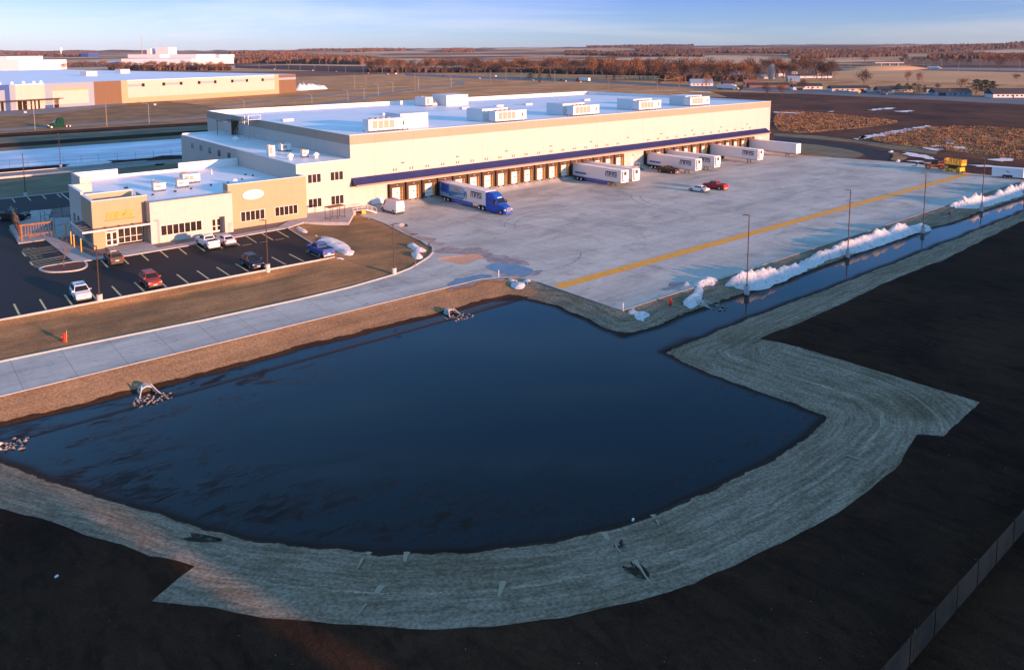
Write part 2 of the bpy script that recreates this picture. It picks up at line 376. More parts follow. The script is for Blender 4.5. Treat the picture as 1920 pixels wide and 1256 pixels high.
lawnN = [(-60, 93.0), (8.5, 92.6), (18.3, 92.1), (28.5, 91.4), (40.7, 91.2), (48, 91.5), (55.8, 92.7), (59.5, 94), (62.5, 95.8), (65, 97.4), (67, 99.2), (68.7, 101.6), (69.6, 104.2)] + GL([(806, 462), (790, 450), (760, 437), (725, 419), (690, 406)], .2) + [(71.7, 127.5)]
YARD = resample([(-60, 83.2), (63.8, 82.9), (66.8, 81.9), (68.6, 80.0), (69.4, 76.5), (69.4, 61.2), (217, 60.6), (217.5, 73), (225, 90), (221, 106), (214.5, 120), (216, 134.7), (72, 134.7)] + lawnN[::-1], 3)
PARK = [(-60, 104.0), (10, 103.9), (52.0, 103.4), (54.6, 126.0), (33, 124.9), (28.5, 124.7), (23.0, 125.6), (21.6, 143.9), (17, 144), (17, 157), (19, 164), (22, 164), (23, 172), (29.5, 172.4), (60, 171), (60, 190.6), (-60, 191.6)]
FOOT = [(24, 124.8), (54.4, 126.2), (60, 131.3), (72, 134.6), (223.2, 134.7), (223.2, 217), (71.8, 217), (60.4, 203), (60.4, 172), (22, 172), (22, 128)]
NDRIVE = [(-60, 226.5), (20, 227.5), (60, 226.5), (75, 222.5), (75, 231), (60, 234.5), (20, 235.8), (-60, 235)]
ICE = chaikin([(-60, 253), (10, 254.5), (48, 249.5), (75, 248), (130, 250), (150, 270), (130, 292), (88, 296.5), (50, 297), (10, 297.5), (-60, 297)])
def ribbon(line, w):
    L, Q = [], []
    for k in range(len(line)):
        a = Vector(line[max(0, k - 1)]); b = Vector(line[min(len(line) - 1, k + 1)]); d = (b - a).normalized(); n = Vector((-d.y, d.x)) * w / 2; c = Vector(line[k]); L.append(tuple(c + n)); Q.append(tuple(c - n))
    return L + Q[::-1]
NROAD = ribbon(chaikin([(-150, 362)] + GL([(64, 241), (200, 233), (400, 221), (540, 207), (640, 191), (700, 180.5), (780, 167.5), (860, 160.5)], 0) + [(470, 640)], False, 1), 9)
NLOT = [(-60, 470), (60, 492), (120, 516), (120, 500), (100, 478), (70, 455), (-60, 430)]
NSPUR = ribbon(GL([(412, 200), (470, 193.5), (550, 186), (610, 179.5), (655, 173.5), (690, 171.5)], 0), 8)
HWY = GL([(1920, 184), (1700, 175.5), (1500, 168.5), (1300, 160.5), (1100, 150.5), (900, 144), (760, 138.5)], 0)
HWY = [(HWY[0][0], -200), ] + HWY + GL([(760, 143), (900, 148.5), (1100, 155), (1300, 166), (1500, 176.5), (1700, 186), (1920, 197)], 0)
HWY.append((HWY[-1][0], -200))
EDRIVE = chaikin(GL([(1450, 256), (1500, 262), (1560, 268), (1620, 274), (1660, 284), (1674, 296), (1660, 301), (1620, 297), (1625, 290), (1590, 280), (1530, 272), (1450, 266)], 0))
EGRASS1 = chaikin(GL([(1448, 266), (1530, 272), (1590, 280), (1625, 290), (1600, 299), (1540, 294), (1490, 290), (1445, 284)], 0))
EMOUND = chaikin(GL([(1672, 285), (1700, 290), (1703, 299), (1680, 304), (1668, 300), (1676, 294)], 0))
EGRASS2 = GL([(1450, 250), (1540, 256), (1640, 268), (1700, 276), (1760, 282), (1755, 290), (1700, 284), (1668, 280), (1600, 268), (1500, 259), (1450, 255)], 0)
TALL1 = chaikin(jit(GL([(1452, 207), (1540, 213), (1640, 222), (1690, 229), (1650, 238), (1560, 245), (1490, 251), (1452, 245)], 0), 3))
TALL2 = chaikin(jit(GL([(1620, 260), (1700, 245), (1760, 238), (1840, 238), (1920, 242), (1960, 245), (1960, 302), (1880, 298), (1800, 288), (1720, 276), (1660, 270)], 0), 3))
LAWN2 = [(-60, 191.8), (60, 190.8), (60, 203), (72, 217), (75, 222.3), (60, 226.3), (20, 227.3), (-60, 226.3)]
NGRASS = [(-200, 297.5), (130, 297), (260, 300), (300, 340), (420, 560), (520, 800), (-200, 800)]
ORANGE = [(130, 380), (520, 330), (515, 800), (170, 800), (150, 460)]
REG = [  # name, polygon, material, flat height (None = free), first match wins
    ('parking_lot', PARK, 'asphalt', 1.05), ('building_pad', FOOT, 'gravel', 1.05),
    ('concrete_yard', YARD, 'concrete', 0.0), ('pond_bed', SHORE, 'soil', 'bed'), ('sunlit_dry_bank', [(-60, 74.5), (67.6, 74.5), (67.6, 82.0), (66, 84.5), (-60, 84.5)], 'sunlit_drybank', None), ('straw_bank', STRAW, 'straw', None),
    ('north_drive', NDRIVE, 'oldroad', .6), ('frozen_pond', ICE, 'ice', -.4), ('north_road', NROAD, 'oldroad', .3),
    ('neighbour_drive', NLOT, 'oldroad', .3), ('far_side_road', NSPUR, 'oldroad', .2), ('highway', HWY, 'hwy', .2),
    ('east_drive', EDRIVE, 'asphalt', .0), ('verge', EGRASS1, 'palelawn', None), ('grass_mound', EMOUND, 'lawn', None), ('verge', EGRASS2, 'palelawn', None),
    ('dry_field', TALL1, 'prairie', None), ('dry_field', TALL2, 'prairie', None),
    ('lawn', LAWN2, 'palelawn', None)]
def inpoly(P, poly):
    x, y = P[:, 0], P[:, 1]; r = np.zeros(len(P), bool); n = len(poly)
    bx = [p[0] for p in poly]; by = [p[1] for p in poly]
    for k in range(n):
        x0, y0 = poly[k]; x1, y1 = poly[(k + 1) % n]
        if y0 == y1: continue
        c = ((y0 > y) != (y1 > y)) & (x < (x1 - x0) * (y - y0) / (y1 - y0) + x0)
        r ^= c
    return r
def segdist(P, poly, closed=True):
    D = np.full(len(P), 1e9)
    n = len(poly)
    for k in range(n if closed else n - 1):
        a = np.array(poly[k]); b = np.array(poly[(k + 1) % n]); ab = b - a; L = ab @ ab
        if L < 1e-9: continue
        t = np.clip(((P - a) @ ab) / L, 0, 1); q = P - (a + t[:, None] * ab); D = np.minimum(D, (q * q).sum(1))
    return np.sqrt(D)
def grid(x0, x1, y0, y1, s, hole=None):
    out = []
    for i in range(int((x1 - x0) / s) + 1):
        for j in range(int((y1 - y0) / s) + 1):
            x = x0 + i * s; y = y0 + j * s
            if hole and hole[0] <= x <= hole[1] and hole[2] <= y <= hole[3]: continue
            out.append((x + random.uniform(-.2, .2) * s * (x0 < x < x1), y + random.uniform(-.2, .2) * s * (y0 < y < y1)))
    return out
EXTRA = [('lawn', [(-60, 92.8), (72, 90), (72, 134.8), (-60, 134.8)], 'lawn'), ('lawn', [(5, 134), (30, 134), (30, 190), (5, 190)], 'palelawn'),
         ('soil', [(-200, -200), (340, -200), (340, 58), (260, 62), (235, 62), (-200, 100)], 'soil'),
         ('far_verge', [(-60, 290), (170, 290), (170, 303.5), (-60, 303.5)], 'palelawn'), ('far_verge', [(-60, 317), (170, 317), (165, 337), (-60, 342)], 'palelawn'), ('north_swale', [(-60, 342), (165, 337), (165, 350), (-60, 362)], 'soil'),
         ('north_swale', [(-200, 235), (170, 222), (170, 300), (-200, 300)], 'soil'), ('north_swale', [(-60, 303.5), (170, 303.5), (170, 317), (-60, 317)], 'soil'),
         ('dry_grass', ORANGE, 'prairie'), ('dark_field', [(217, 40), (530, 40), (520, 330), (224, 330)], 'farsoil'), ('dark_field', [(217, -200), (600, -200), (545, 330), (224, 330)], 'farsoil'),
         ('rough_grass', NGRASS, 'lawn'), ('dry_grass', [(-999, -999), (999, -999), (999, 999), (-999, 999)], 'prairie')]
pts = grid(-24, 120, 2, 134, 2.4) + [(120 + 1.6 * i + random.uniform(-.4, .4), 51.5 + 1.1 * j + random.uniform(-.3, .3)) for i in range(113) for j in range(6)] + grid(-60, 300, -30, 300, 9, (-24, 120, 2, 134)) + grid(DX0, DX1, DY0, DY1, 50, (-60, 300, -30, 300))
P = np.array(pts)
keep = np.ones(len(P), bool)
for nm, pl, mt, hh in REG:
    if len(pl) < 200 or nm in ('pond_bed', 'straw_bank', 'concrete_yard'): keep &= segdist(P, pl) > .7
P = P[keep]
allv = [Vector(p) for p in P.tolist()]; edges = []
for nm, pl, mt, hh in REG:
    i = len(allv); allv += [Vector((p[0], p[1])) for p in pl]; n = len(pl)
    edges += [(i + k, i + (k + 1) % n) for k in range(n)]
for nm, pl, mt in EXTRA:
    if nm in ('far_verge', 'north_swale'):
        pl = resample(pl, 12); i = len(allv); allv += [Vector(p) for p in pl]; n = len(pl); edges += [(i + k, i + (k + 1) % n) for k in range(n)]
cv, ce, cf, _, _, _ = delaunay_2d_cdt(allv, edges, [], 0, 1e-4)
V = np.array([(v.x, v.y) for v in cv]); T_ = [tuple(f) for f in cf if len(f) == 3]
T_ = np.array(T_)
C = V[T_].mean(1)
rid = np.full(len(C), -1)
for k, (nm, pl, mt, hh) in enumerate(REG):
    m_ = (rid < 0) & inpoly(C, pl); rid[m_] = k
# everything not claimed: lawn by the lot, black soil, dark field, dry orange grass, rough grass
base = len(REG)
for k, (nm, pl, mt) in enumerate(EXTRA):
    m_ = (rid < 0) & inpoly(C, pl); rid[m_] = base + k
# heights
z = np.zeros(len(V)); fixed = np.zeros(len(V), bool)
dsh = segdist(V, SHORE); inside = inpoly(V, SHORE)
flat_by = np.full(len(V), np.nan)
for k, (nm, pl, mt, hh) in enumerate(REG):
    if isinstance(hh, (int, float)):
        vs = np.unique(T_[rid == k]); ok = np.isnan(flat_by[vs]); flat_by[vs[ok]] = hh
fixed = ~np.isnan(flat_by); z[fixed] = flat_by[fixed]
bed = np.unique(T_[rid == 3]); z[bed] = WATER - .02 - .3 * np.minimum(dsh[bed], 4) ; fixed[bed] = True
on = dsh < 1e-3; z[on] = WATER; fixed[on] = True
sp = np.unique(T_[(rid >= base)]); 
so = np.unique(np.concatenate([T_[rid == base + k].ravel() for k in (2, 5, 6, 7, 8, 9, 10, 11)]))
so = so[~fixed[so]]; z[so] = 0.12 + np.array([.10 * mnoise.noise((V[i][0] * .06, V[i][1] * .06, 0)) for i in so])
nearbank = np.zeros(len(V), bool)
dstraw = segdist(V, STRAW)
fx = so[dstraw[so] > .05]; fixed[fx] = True
mnd = np.unique(T_[rid == 14]); cm = V[mnd].mean(0)
ne = np.vstack([T_[:, [0, 1]], T_[:, [1, 2]], T_[:, [2, 0]]]); ne = np.vstack([ne, ne[:, ::-1]])
cnt = np.bincount(ne[:, 0], minlength=len(V)); free = ~fixed
wt = 1.0 / np.maximum(.3, np.linalg.norm(V[ne[:, 0]] - V[ne[:, 1]], axis=1)); wsum = np.bincount(ne[:, 0], weights=wt, minlength=len(V))
for it in range(900):
    s_ = np.bincount(ne[:, 0], weights=z[ne[:, 1]] * wt, minlength=len(V)) / np.maximum(wsum, 1e-9)
    z[free] = s_[free]
for i in mnd: 
    if free[i]: z[i] += .9 * max(0, 1 - math.hypot(*(V[i] - cm)) / 4.5)
lump = np.array([mnoise.noise((v[0] * .3, v[1] * .3, 5)) for v in V]) * .05
z[free] += lump[free] * np.minimum(1, dsh[free] / 2)
def height(x, y):
    i = int(np.argmin((V[:, 0] - x) ** 2 + (V[:, 1] - y) ** 2)); return float(z[i])
def GH(px, py, z0=0.0):
    "photo point dropped onto the modelled ground"
    zz = z0
    for _ in range(3): x, y = G(px, py, zz); zz = height(x, y)
    return (x, y, zz)
groups = {}
names = [(r[0], r[2]) for r in REG] + [(e[0], e[2]) for e in EXTRA]
for k, nmz in enumerate(names): groups.setdefault(nmz, []).append(k)
for (nm, mt), ks in groups.items():
    sel = T_[np.isin(rid, ks)]
    if nm == 'building_pad' and len(sel) == 0: continue
    if len(sel) == 0: continue
    u, inv = np.unique(sel, return_inverse=True); inv = inv.reshape(-1, 3)
    zo = -.06 if nm == 'pond_bed' else 0
    me = bpy.data.meshes.new(nm); me.from_pydata([(V[i][0], V[i][1], z[i] + zo) for i in u], [], inv.tolist())
    a = me.attributes.new('sd', 'FLOAT', 'POINT'); a.data.foreach_set('value', dsh[u].astype(np.float32))
    me.materials.append(M[mt]); me.polygons.foreach_set('use_smooth', [True] * len(me.polygons)); me.update()
    o = bpy.data.objects.new(nm, me); COL.objects.link(o); struct(o)

# water: one sheet, murky where silt and straw drift near the banks
def ex_water(t, b, co):
    p, x, y, z_ = pos_xyz(t); d = attr(t, 'sd')
    near = nd(t, 'ShaderNodeMapRange'); near.inputs['From Min'].default_value = 15; near.inputs['From Max'].default_value = 3; t.links.new(d, near.inputs['Value'])
    n1 = noise_mask(t, p, 0.12, 0.43, 0.52, detail=7, stretch=(.8, 1.5, 1), dist=1.5)
    n2 = noise_mask(t, p, 0.9, 0.35, 0.6, detail=6, stretch=(.5, 1.2, 1), dist=1)
    west = nd(t, 'ShaderNodeMapRange'); west.inputs['From Min'].default_value = 46; west.inputs['From Max'].default_value = 30; t.links.new(x, west.inputs['Value'])
    south = nd(t, 'ShaderNodeMapRange'); south.inputs['From Min'].default_value = 48; south.inputs['From Max'].default_value = 42; south.inputs['To Max'].default_value = .6; t.links.new(y, south.inputs['Value'])
    nr2 = nd(t, 'ShaderNodeMapRange'); nr2.inputs['From Min'].default_value = 8; nr2.inputs['From Max'].default_value = 2; t.links.new(d, nr2.inputs['Value'])
    ka = mathn(t, 'MULTIPLY', mathn(t, 'MULTIPLY', n1, n2), mathn(t, 'MULTIPLY', near.outputs[0], west.outputs[0]))
    kb = mathn(t, 'MULTIPLY', mathn(t, 'MULTIPLY', nr2.outputs[0], south.outputs[0]), noise_mask(t, p, 1.6, .45, .62, detail=8, stretch=(.35, 1.4, 1), dist=1.2))
    edge = nd(t, 'ShaderNodeMapRange'); edge.inputs['From Min'].default_value = 1.1; edge.inputs['From Max'].default_value = .1; edge.inputs['To Max'].default_value = .9; t.links.new(d, edge.inputs['Value'])
    k = mathn(t, 'MAXIMUM', mathn(t, 'MAXIMUM', ka, kb), edge.outputs[0]); k.node.use_clamp = True
    # wind-drifted scum is thinner out in the open water
    r = nd(t, 'ShaderNodeMix', _data_type='FLOAT'); r.inputs[2].default_value = 0.03; r.inputs[3].default_value = 0.55; t.links.new(k, r.inputs[0]); t.links.new(r.outputs[0], b.inputs['Roughness'])
    s = nd(t, 'ShaderNodeMix', _data_type='FLOAT'); s.inputs[2].default_value = 0.19; s.inputs[3].default_value = 0.04; t.links.new(k, s.inputs[0]); t.links.new(s.outputs[0], b.inputs['Specular IOR Level'])
    c = nd(t, 'ShaderNodeMix', _data_type='RGBA'); c.inputs[6].default_value = (.0015, .003, .007, 1); c.inputs[7].default_value = (.018, .013, .011, 1); t.links.new(k, c.inputs[0]); t.links.new(c.outputs[2], b.inputs['Base Color'])
    w = nd(t, 'ShaderNodeTexNoise', Scale=1.1, Detail=3); mp = nd(t, 'ShaderNodeMapping'); mp.inputs['Scale'].default_value = (1.8, .7, 1); t.links.new(p, mp.inputs['Vector']); t.links.new(mp.outputs[0], w.inputs['Vector'])
    bp = nd(t, 'ShaderNodeBump', Strength=.012, Distance=.2); t.links.new(w.outputs['Fac'], bp.inputs['Height']); t.links.new(bp.outputs['Normal'], b.inputs['Normal'])
M['water'] = mat('pond_water', (.005, .008, .014), .03, extra=ex_water)
sel = T_[rid == 3]; u, inv = np.unique(sel, return_inverse=True); inv = inv.reshape(-1, 3)
me = bpy.data.meshes.new('pond_water'); me.from_pydata([(V[i][0], V[i][1], WATER) for i in u], [], inv.tolist())
a = me.attributes.new('sd', 'FLOAT', 'POINT'); a.data.foreach_set('value', dsh[u].astype(np.float32)); me.materials.append(M['water']); me.update()
o = bpy.data.objects.new('pond_water', me); COL.objects.link(o); struct(o)

# far ground out to the horizon with low rolling rises
def tz(x, y):
    r = math.hypot(x, y); 
    if DX0 <= x <= DX1 and DY0 <= y <= DY1: return 0.0
    k = max(0, min(1, (r - 1700) / 5200)); k = k * k * (3 - 2 * k)
    az = math.degrees(math.atan2(y, x))            # larger = further left in the picture
    lift = 36 + 1.0 * max(-20, min(34, (62 - az)))
    h = k * (lift + 26 * mnoise.noise((x / 2600, y / 2600, 4)) + 12 * mnoise.noise((x / 900, y / 900, 8)))
    return h
def ex_far(t, b, co):
    p, x, y, z_ = pos_xyz(t)
    mp = nd(t, 'ShaderNodeMapping'); mp.inputs['Scale'].default_value = (1 / 520, 1 / 300, 0); mp.inputs['Rotation'].default_value = (0, 0, .25); t.links.new(p, mp.inputs['Vector'])
    v = nd(t, 'ShaderNodeTexVoronoi', Scale=1.0, Randomness=.75); v.distance = 'CHEBYCHEV'; t.links.new(mp.outputs[0], v.inputs['Vector'])
    s = nd(t, 'ShaderNodeSeparateColor'); t.links.new(v.outputs['Color'], s.inputs[0])
    cr = nd(t, 'ShaderNodeValToRGB'); cr.color_ramp.interpolation = 'CONSTANT'; e = cr.color_ramp.elements
    e[0].position = 0; e[0].color = (.26, .14, .085, 1); e[1].position = .3; e[1].color = (.55, .33, .18, 1)
    for ps, c in ((.5, (.19, .11, .075)), (.62, (.70, .46, .27)), (.8, (.34, .19, .11)), (.92, (.55, .32, .17))):
        q = e.new(ps); q.color = lin(c)
    t.links.new(s.outputs[0], cr.inputs[0]); t.links.new(cr.outputs[0], b.inputs['Base Color'])
    mul_color(t, b, noise_mask(t, p, 0.012, 0.35, 0.65, detail=7), .7)
M['far'] = mat('far_fields', (.12, .07, .04), .95, spec=.05, extra=ex_far)
N = 66; xs = [DX0 + (i - 20) * 200 if i < 52 else None for i in range(N)]
xs = sorted(set([DX0 - 200 * k for k in range(1, 12)] + [DX0 + 200 * k for k in range(0, 60)] + [DX0 + 12000 + 800 * k for k in range(0, 16)] + [DX0 - 2400 - 1600 * k for k in range(0, 8)]))
vs_ = [(x, y, tz(x, y) if (x > 0 and y > 0) else 0.0) for x in xs for y in xs]; n = len(xs); fs = []
for i in range(n - 1):
    for j in range(n - 1):
        if DX0 <= xs[i] < DX1 and DY0 <= xs[j] < DY1: continue
        fs.append((i * n + j, (i + 1) * n + j, (i + 1) * n + j + 1, i * n + j + 1))
me = bpy.data.meshes.new('far_ground'); me.from_pydata(vs_, [], fs); me.materials.append(M['far']); me.polygons.foreach_set('use_smooth', [True] * len(fs)); me.update()
o = bpy.data.objects.new('far_ground', me); COL.objects.link(o); struct(o)

def sheet(name, poly, zz, material, kind='structure', label=None, cat=None, group=None):
    mb = MB(); mb.v = [(p[0], p[1], zz if not callable(zz) else zz(*p)) for p in poly]; mb.f = [tuple(range(len(poly)))]; mb.m = [0]
    o = mb.build(name, material)
    if kind: o['kind'] = kind
    return tag(o, label, cat, group)
def strip(name, line, w, z0, z1, material, closed=False):
    "kerb: a ribbon with thickness along a polyline"
    mb = MB(); n = len(line); L = []; Rr = []
    for k in range(n):
        a = Vector(line[k - 1] if (k or closed) else line[k]); b = Vector(line[(k + 1) % n] if (k < n - 1 or closed) else line[k])
        d = (b - a).normalized(); nn = Vector((-d.y, d.x)) * (w / 2); c = Vector(line[k]); L.append(c + nn); Rr.append(c - nn)
    H = z1 if callable(z1) else (lambda x, y: z1)
    secs = [[(l.x, l.y, z0), (l.x, l.y, H(*line[k])), (r.x, r.y, H(*line[k])), (r.x, r.y, z0)] for k, (l, r) in enumerate(zip(L, Rr))]
    if closed: secs.append(secs[0])
    mb.loft(secs, caps=not closed); return struct(mb.build(name, material))
# kerbs and pavements
strip('kerb', resample(lawnN, 1.5, False), .3, -.3, .13, 'kerb')
strip('kerb', resample([(-60, 83.2), (63.8, 82.9), (66.8, 81.9), (68.6, 80.0), (69.4, 76.5), (69.4, 61.2), (217, 60.6), (217.5, 73), (225, 90)], 2, False), .12, -.3, .045, 'kerb')
strip('kerb', resample([(-60, 104.0), (10, 103.9), (52.0, 103.4), (54.6, 126.0)], 3, False), .22, .7, 1.17, 'kerb')
strip('kerb', resample([(-60, 191.6), (60, 190.6)], 3, False), .22, .7, 1.17, 'kerb')
strip('kerb', resample([(-60, 235.2), (20, 235.9), (60, 234.6)], 3, False), .3, .3, .78, 'kerb')
strip('kerb', resample([(-60, 226.4), (20, 227.4), (60, 226.4)], 3, False), .3, .3, .78, 'kerb')
mb = MB(); mb.prism([(22.6, 125.4), (28.4, 124.4), (40, 124.75), (54.6, 126.0), (58.7, 128.3), (64.8, 122.8), (69.5, 129.5), (70.5, 134.6), (60.9, 134.6), (60.9, 131.6), (57.6, 131.6), (53.5, 127.5), (33.2, 126.3), (33.2, 132.0), (27, 132.0), (27, 126.4), (24.2, 126.8), (22.2, 144), (20.6, 144), (21.4, 126.2)], .6, 1.19, 0)
struct(mb.build('sidewalk', 'walk'))
mb = MB(); mb.prism([(43.0, 126.7), (45.0, 126.8), (45.0, 129.72), (43.0, 129.72)], .6, 1.2); struct(mb.build('door_path', 'walk'))
mb = MB(); mb.prism([(16.8, 144.02), (25.3, 144.02), (25.3, 148), (28.3, 148.7), (28.3, 160), (24.1, 162.7), (26.0, 171.5), (22.6, 172.4), (20.4, 163.5), (17.5, 159.8)], .6, 1.2); struct(mb.build('patio', 'walk'))
isl = chaikin([(16.6, 125.7), (17.3, 122.4), (19.5, 120.8), (21.6, 120.6), (22.7, 123.0), (22.5, 125.8), (19.5, 125.9)])
mb = MB(); mb.prism(isl, .6, 1.15); struct(mb.build('island', 'mulch'))
strip('kerb', isl, .28, .7, 1.22, 'kerb', closed=True)
# painted lines
struct(sheet('yellow_lane_line', [(69.9, 72.4), (216.9, 72.4), (216.9, 74.3), (69.9, 74.3)], .006, 'yellow'))
mb = MB(); zl = 1.056
def pline(x0, y0, x1, y1, w=.11, m=0):
    d = Vector((x1 - x0, y1 - y0)).normalized(); nn = Vector((-d.y, d.x)) * w
    mb.quad((x0 + nn.x, y0 + nn.y, zl), (x0 - nn.x, y0 - nn.y, zl), (x1 - nn.x, y1 - nn.y, zl), (x1 + nn.x, y1 + nn.y, zl), m=m)
for k in range(-3, 16): pline(11.75 + 2.75 * k, 104.25, 11.85 + 2.75 * k, 109.6)
for k in range(0, 11): pline(24.6 + 2.74 * k, 119.7, 24.75 + 2.77 * k, 124.6 + .08 * k)
for k in range(7, 10): pline(24.9 + 2.74 * k, 119.4, 26.4 + 2.74 * k, 119.4)
for k in range(-3, 4): pline(21.6 + 2.76 * k, 185.1, 21.7 + 2.76 * k, 190.3)
pline(30.6, 174, 30.8, 190.3, .1, 1)
for y0, y1 in ((126.5, 127.3), (127.3, 130.6), (130.6, 134.6), (134.6, 138.5), (138.5, 142)): pline(16.5, y0, 21.3, y0 + .5)
for yy in (128.2, 129, 129.8, 135.6, 136.4, 137.2): pline(16.6, yy, 21.2, yy + 1.2, .07)
pline(16.5, 128, 16.5, 130.4); pline(16.5, 134.6, 16.5, 137.6)
for yy in (126.2, 132.2, 133.6, 139.6):   # wheelchair emblems at the stall mouths
    for k in range(10): pline(17.3 + .42 * math.cos(k * .63), yy + .42 * math.sin(k * .63), 17.3 + .42 * math.cos(k * .63 + .6), yy + .42 * math.sin(k * .63 + .6), .05)
    pline(17.3, yy, 18.2, yy + .1, .06); pline(18.0, yy + .1, 18.5, yy - .35, .06)
struct(mb.build('parking_lines', ['paleline', 'whiteline']))
def puddle(px, zz, name='puddle', material='puddle'):
    q = jit(jit(resample(chaikin(GL(px, zz)), .35), .7), .3); return sheet(name, q, zz, material)
for q in ([(815, 484), (850, 480), (880, 476), (912, 478), (900, 486), (880, 497), (856, 494), (830, 490)], [(905, 498), (930, 492), (960, 494), (985, 502), (1000, 512), (975, 517), (935, 513), (915, 505)],
          [(850, 525), (880, 517), (915, 514), (930, 518), (900, 524), (860, 532), (838, 537)], [(745, 418), (765, 420), (768, 425), (750, 427)], [(712, 423), (732, 420), (738, 424), (718, 428)], [(765, 437), (788, 439), (785, 444), (768, 443)]):
    puddle(q, .008)
M['stain'] = mat('dark_wet_stain', (.11, .105, .10), .4, col2=(.24, .235, .23), scale=.7, thr=(.4, .6))
for q in ([(800, 470), (840, 462), (880, 468), (905, 462), (930, 480), (985, 486), (1005, 498), (960, 500), (925, 492), (880, 480), (840, 476)], [(838, 540), (900, 524), (960, 514), (1010, 508), (1035, 505), (1010, 515), (950, 521), (900, 531), (850, 546)],
          [(690, 420), (720, 428), (760, 445), (800, 455), (845, 463), (820, 452), (770, 436), (725, 420)], [(1230, 543), (1262, 530), (1290, 528), (1275, 538), (1245, 548)]):
    sheet('wet_stain', jit(jit(resample(chaikin(GL(q, .004)), .4), 1.0), .4), .004, 'stain')
# patches of snow and meltwater in the fields beyond the yard
for q in ([(1692, 284), (1730, 290), (1757, 298), (1745, 301), (1712, 294), (1690, 288)], [(1735, 278), (1765, 277), (1768, 283), (1745, 284)], [(1850, 299), (1890, 297), (1905, 302), (1870, 303)], [(1600, 262), (1650, 250), (1680, 245), (1735, 236), (1742, 237), (1690, 249), (1640, 258), (1605, 264)],
          [(1626, 207), (1650, 203), (1662, 205), (1640, 208)], [(1650, 203), (1680, 202), (1675, 205), (1655, 206)], [(1680, 208), (1710, 207), (1712, 210), (1685, 211)], [(1550, 210), (1565, 208), (1560, 211)], [(1452, 210), (1505, 211.5), (1505, 213.5), (1452, 212)], [(1818, 308), (1920, 315), (1925, 318), (1830, 313)],
          [(1705, 300), (1750, 305), (1752, 308), (1710, 304)], [(1795, 275), (1815, 277), (1805, 281), (1790, 279)], [(1290, 171), (1340, 173.2), (1335, 174.6), (1290, 172.6)], [(1745, 279), (1775, 265), (1779, 266), (1750, 281)], [(1776, 261), (1792, 271), (1789, 272), (1772, 262)]):
    sheet('snow_patch', jit(jit(resample(chaikin(GL(q, .26)), 1.0), 2.2), 1.2), .3, 'snow')
# ------------------------------------------------------------------ buildings (world axes run along the facades)
class Bld:
    def __init__(s, name, label, cat, loc): s.L = Vector(loc); s.e = empty(name, label, cat, loc)
    def part(s, mb, name, mats, label=None, parent=None):
        o = mb.build(name, mats, parent or s.e)
        if parent is None: o.location = -s.L
        if label: o['label'] = label
        return o
YF = 134.7; XL, XR, YB = 71.8, 223.0, 217.0
W = Bld('cold_storage_warehouse', 'huge cream warehouse with long row of truck docks under a blue canopy', 'warehouse', (147, 176, 0))
mb = MB(); mb.box(XL, XR, YF, YB, -.3, 13.6)
W.part(mb, 'wall', ['cream'])
mb = MB()
for b_ in ((XL - .06, XR + .06, YF - .06, YF + .4, 13.6, 15.45), (XL - .06, XL + .4, YF + .4, YB - .4, 13.6, 15.45), (XR - .4, XR + .06, YF + .4, YB - .4, 13.6, 15.45), (XL - .06, XR + .06, YB - .4, YB + .06, 13.6, 15.45)): mb.box(*b_)
W.part(mb, 'parapet_band', ['band'], 'grey tan band round the top of the walls')
mb = MB()
for b_ in ((XL - .1, XR + .1, YF - .1, YF + .45, 15.45, 15.53), (XL - .1, XL + .45, YF + .45, YB - .45, 15.45, 15.53), (XR - .45, XR + .1, YF + .45, YB - .45, 15.45, 15.53), (XL - .1, XR + .1, YB - .45, YB + .1, 15.45, 15.53)): mb.box(*b_)
# white membrane turned up the inside of the parapets
mb.box(XL + .4, XR - .4, YB - .46, YB - .4, 14.0, 15.45); mb.box(XL + .4, XL + .46, YF + .4, YB - .46, 14.0, 15.45); mb.box(XR - .46, XR - .4, YF + .4, YB - .46, 14.0, 15.45)
W.part(mb, 'coping', ['coping'])
mb = MB(); mb.quad((XL + .4, YF + .4, 15.2), (XR - .4, YF + .4, 15.2), (XR - .4, YB - .4, 14.35), (XL + .4, YB - .4, 14.35)); mb.quad((XL + .4, YF + .4, 13.7), (XR - .4, YF + .4, 13.7), (XR - .4, YF + .4, 15.2), (XL + .4, YF + .4, 15.2))
W.part(mb, 'roof', ['roof'])
ROOFZ = lambda y: 15.2 - .85 * (y - YF - .4) / (YB - YF - .8)
# canopy with standing seams
mb = MB(); cx0, cx1 = 71.95, 220.7; A = (YF - .01, 6.95); B_ = (132.75, 5.75)
mb.quad((cx0, B_[0], B_[1]), (cx1, B_[0], B_[1]), (cx1, A[0], A[1]), (cx0, A[0], A[1]), m=0)
mb.quad((cx0, B_[0], 5.42), (cx1, B_[0], 5.42), (cx1, A[0], 5.42), (cx0, A[0], 5.42), m=1)
mb.quad((cx0, B_[0], 5.42), (cx1, B_[0], 5.42), (cx1, B_[0], B_[1]), (cx0, B_[0], B_[1]), m=1)
for xx in (cx0, cx1): mb.quad((xx, B_[0], 5.42), (xx, A[0], 5.42), (xx, A[0], A[1]), (xx, B_[0], B_[1]), m=2)
x = cx0
while x < cx1:
    mb.quad((x, B_[0] - .01, B_[1]), (x, A[0], A[1]), (x, A[0], A[1] + .09), (x, B_[0] - .01, B_[1] + .09), m=0)
    mb.quad((x + .05, B_[0] - .01, B_[1]), (x + .05, A[0], A[1]), (x + .05, A[0], A[1] + .09), (x + .05, B_[0] - .01, B_[1] + .09), m=0)
    mb.quad((x, B_[0] - .01, B_[1] + .09), (x + .05, B_[0] - .01, B_[1] + .09), (x + .05, A[0], A[1] + .09), (x, A[0], A[1] + .09), m=0); x += .6
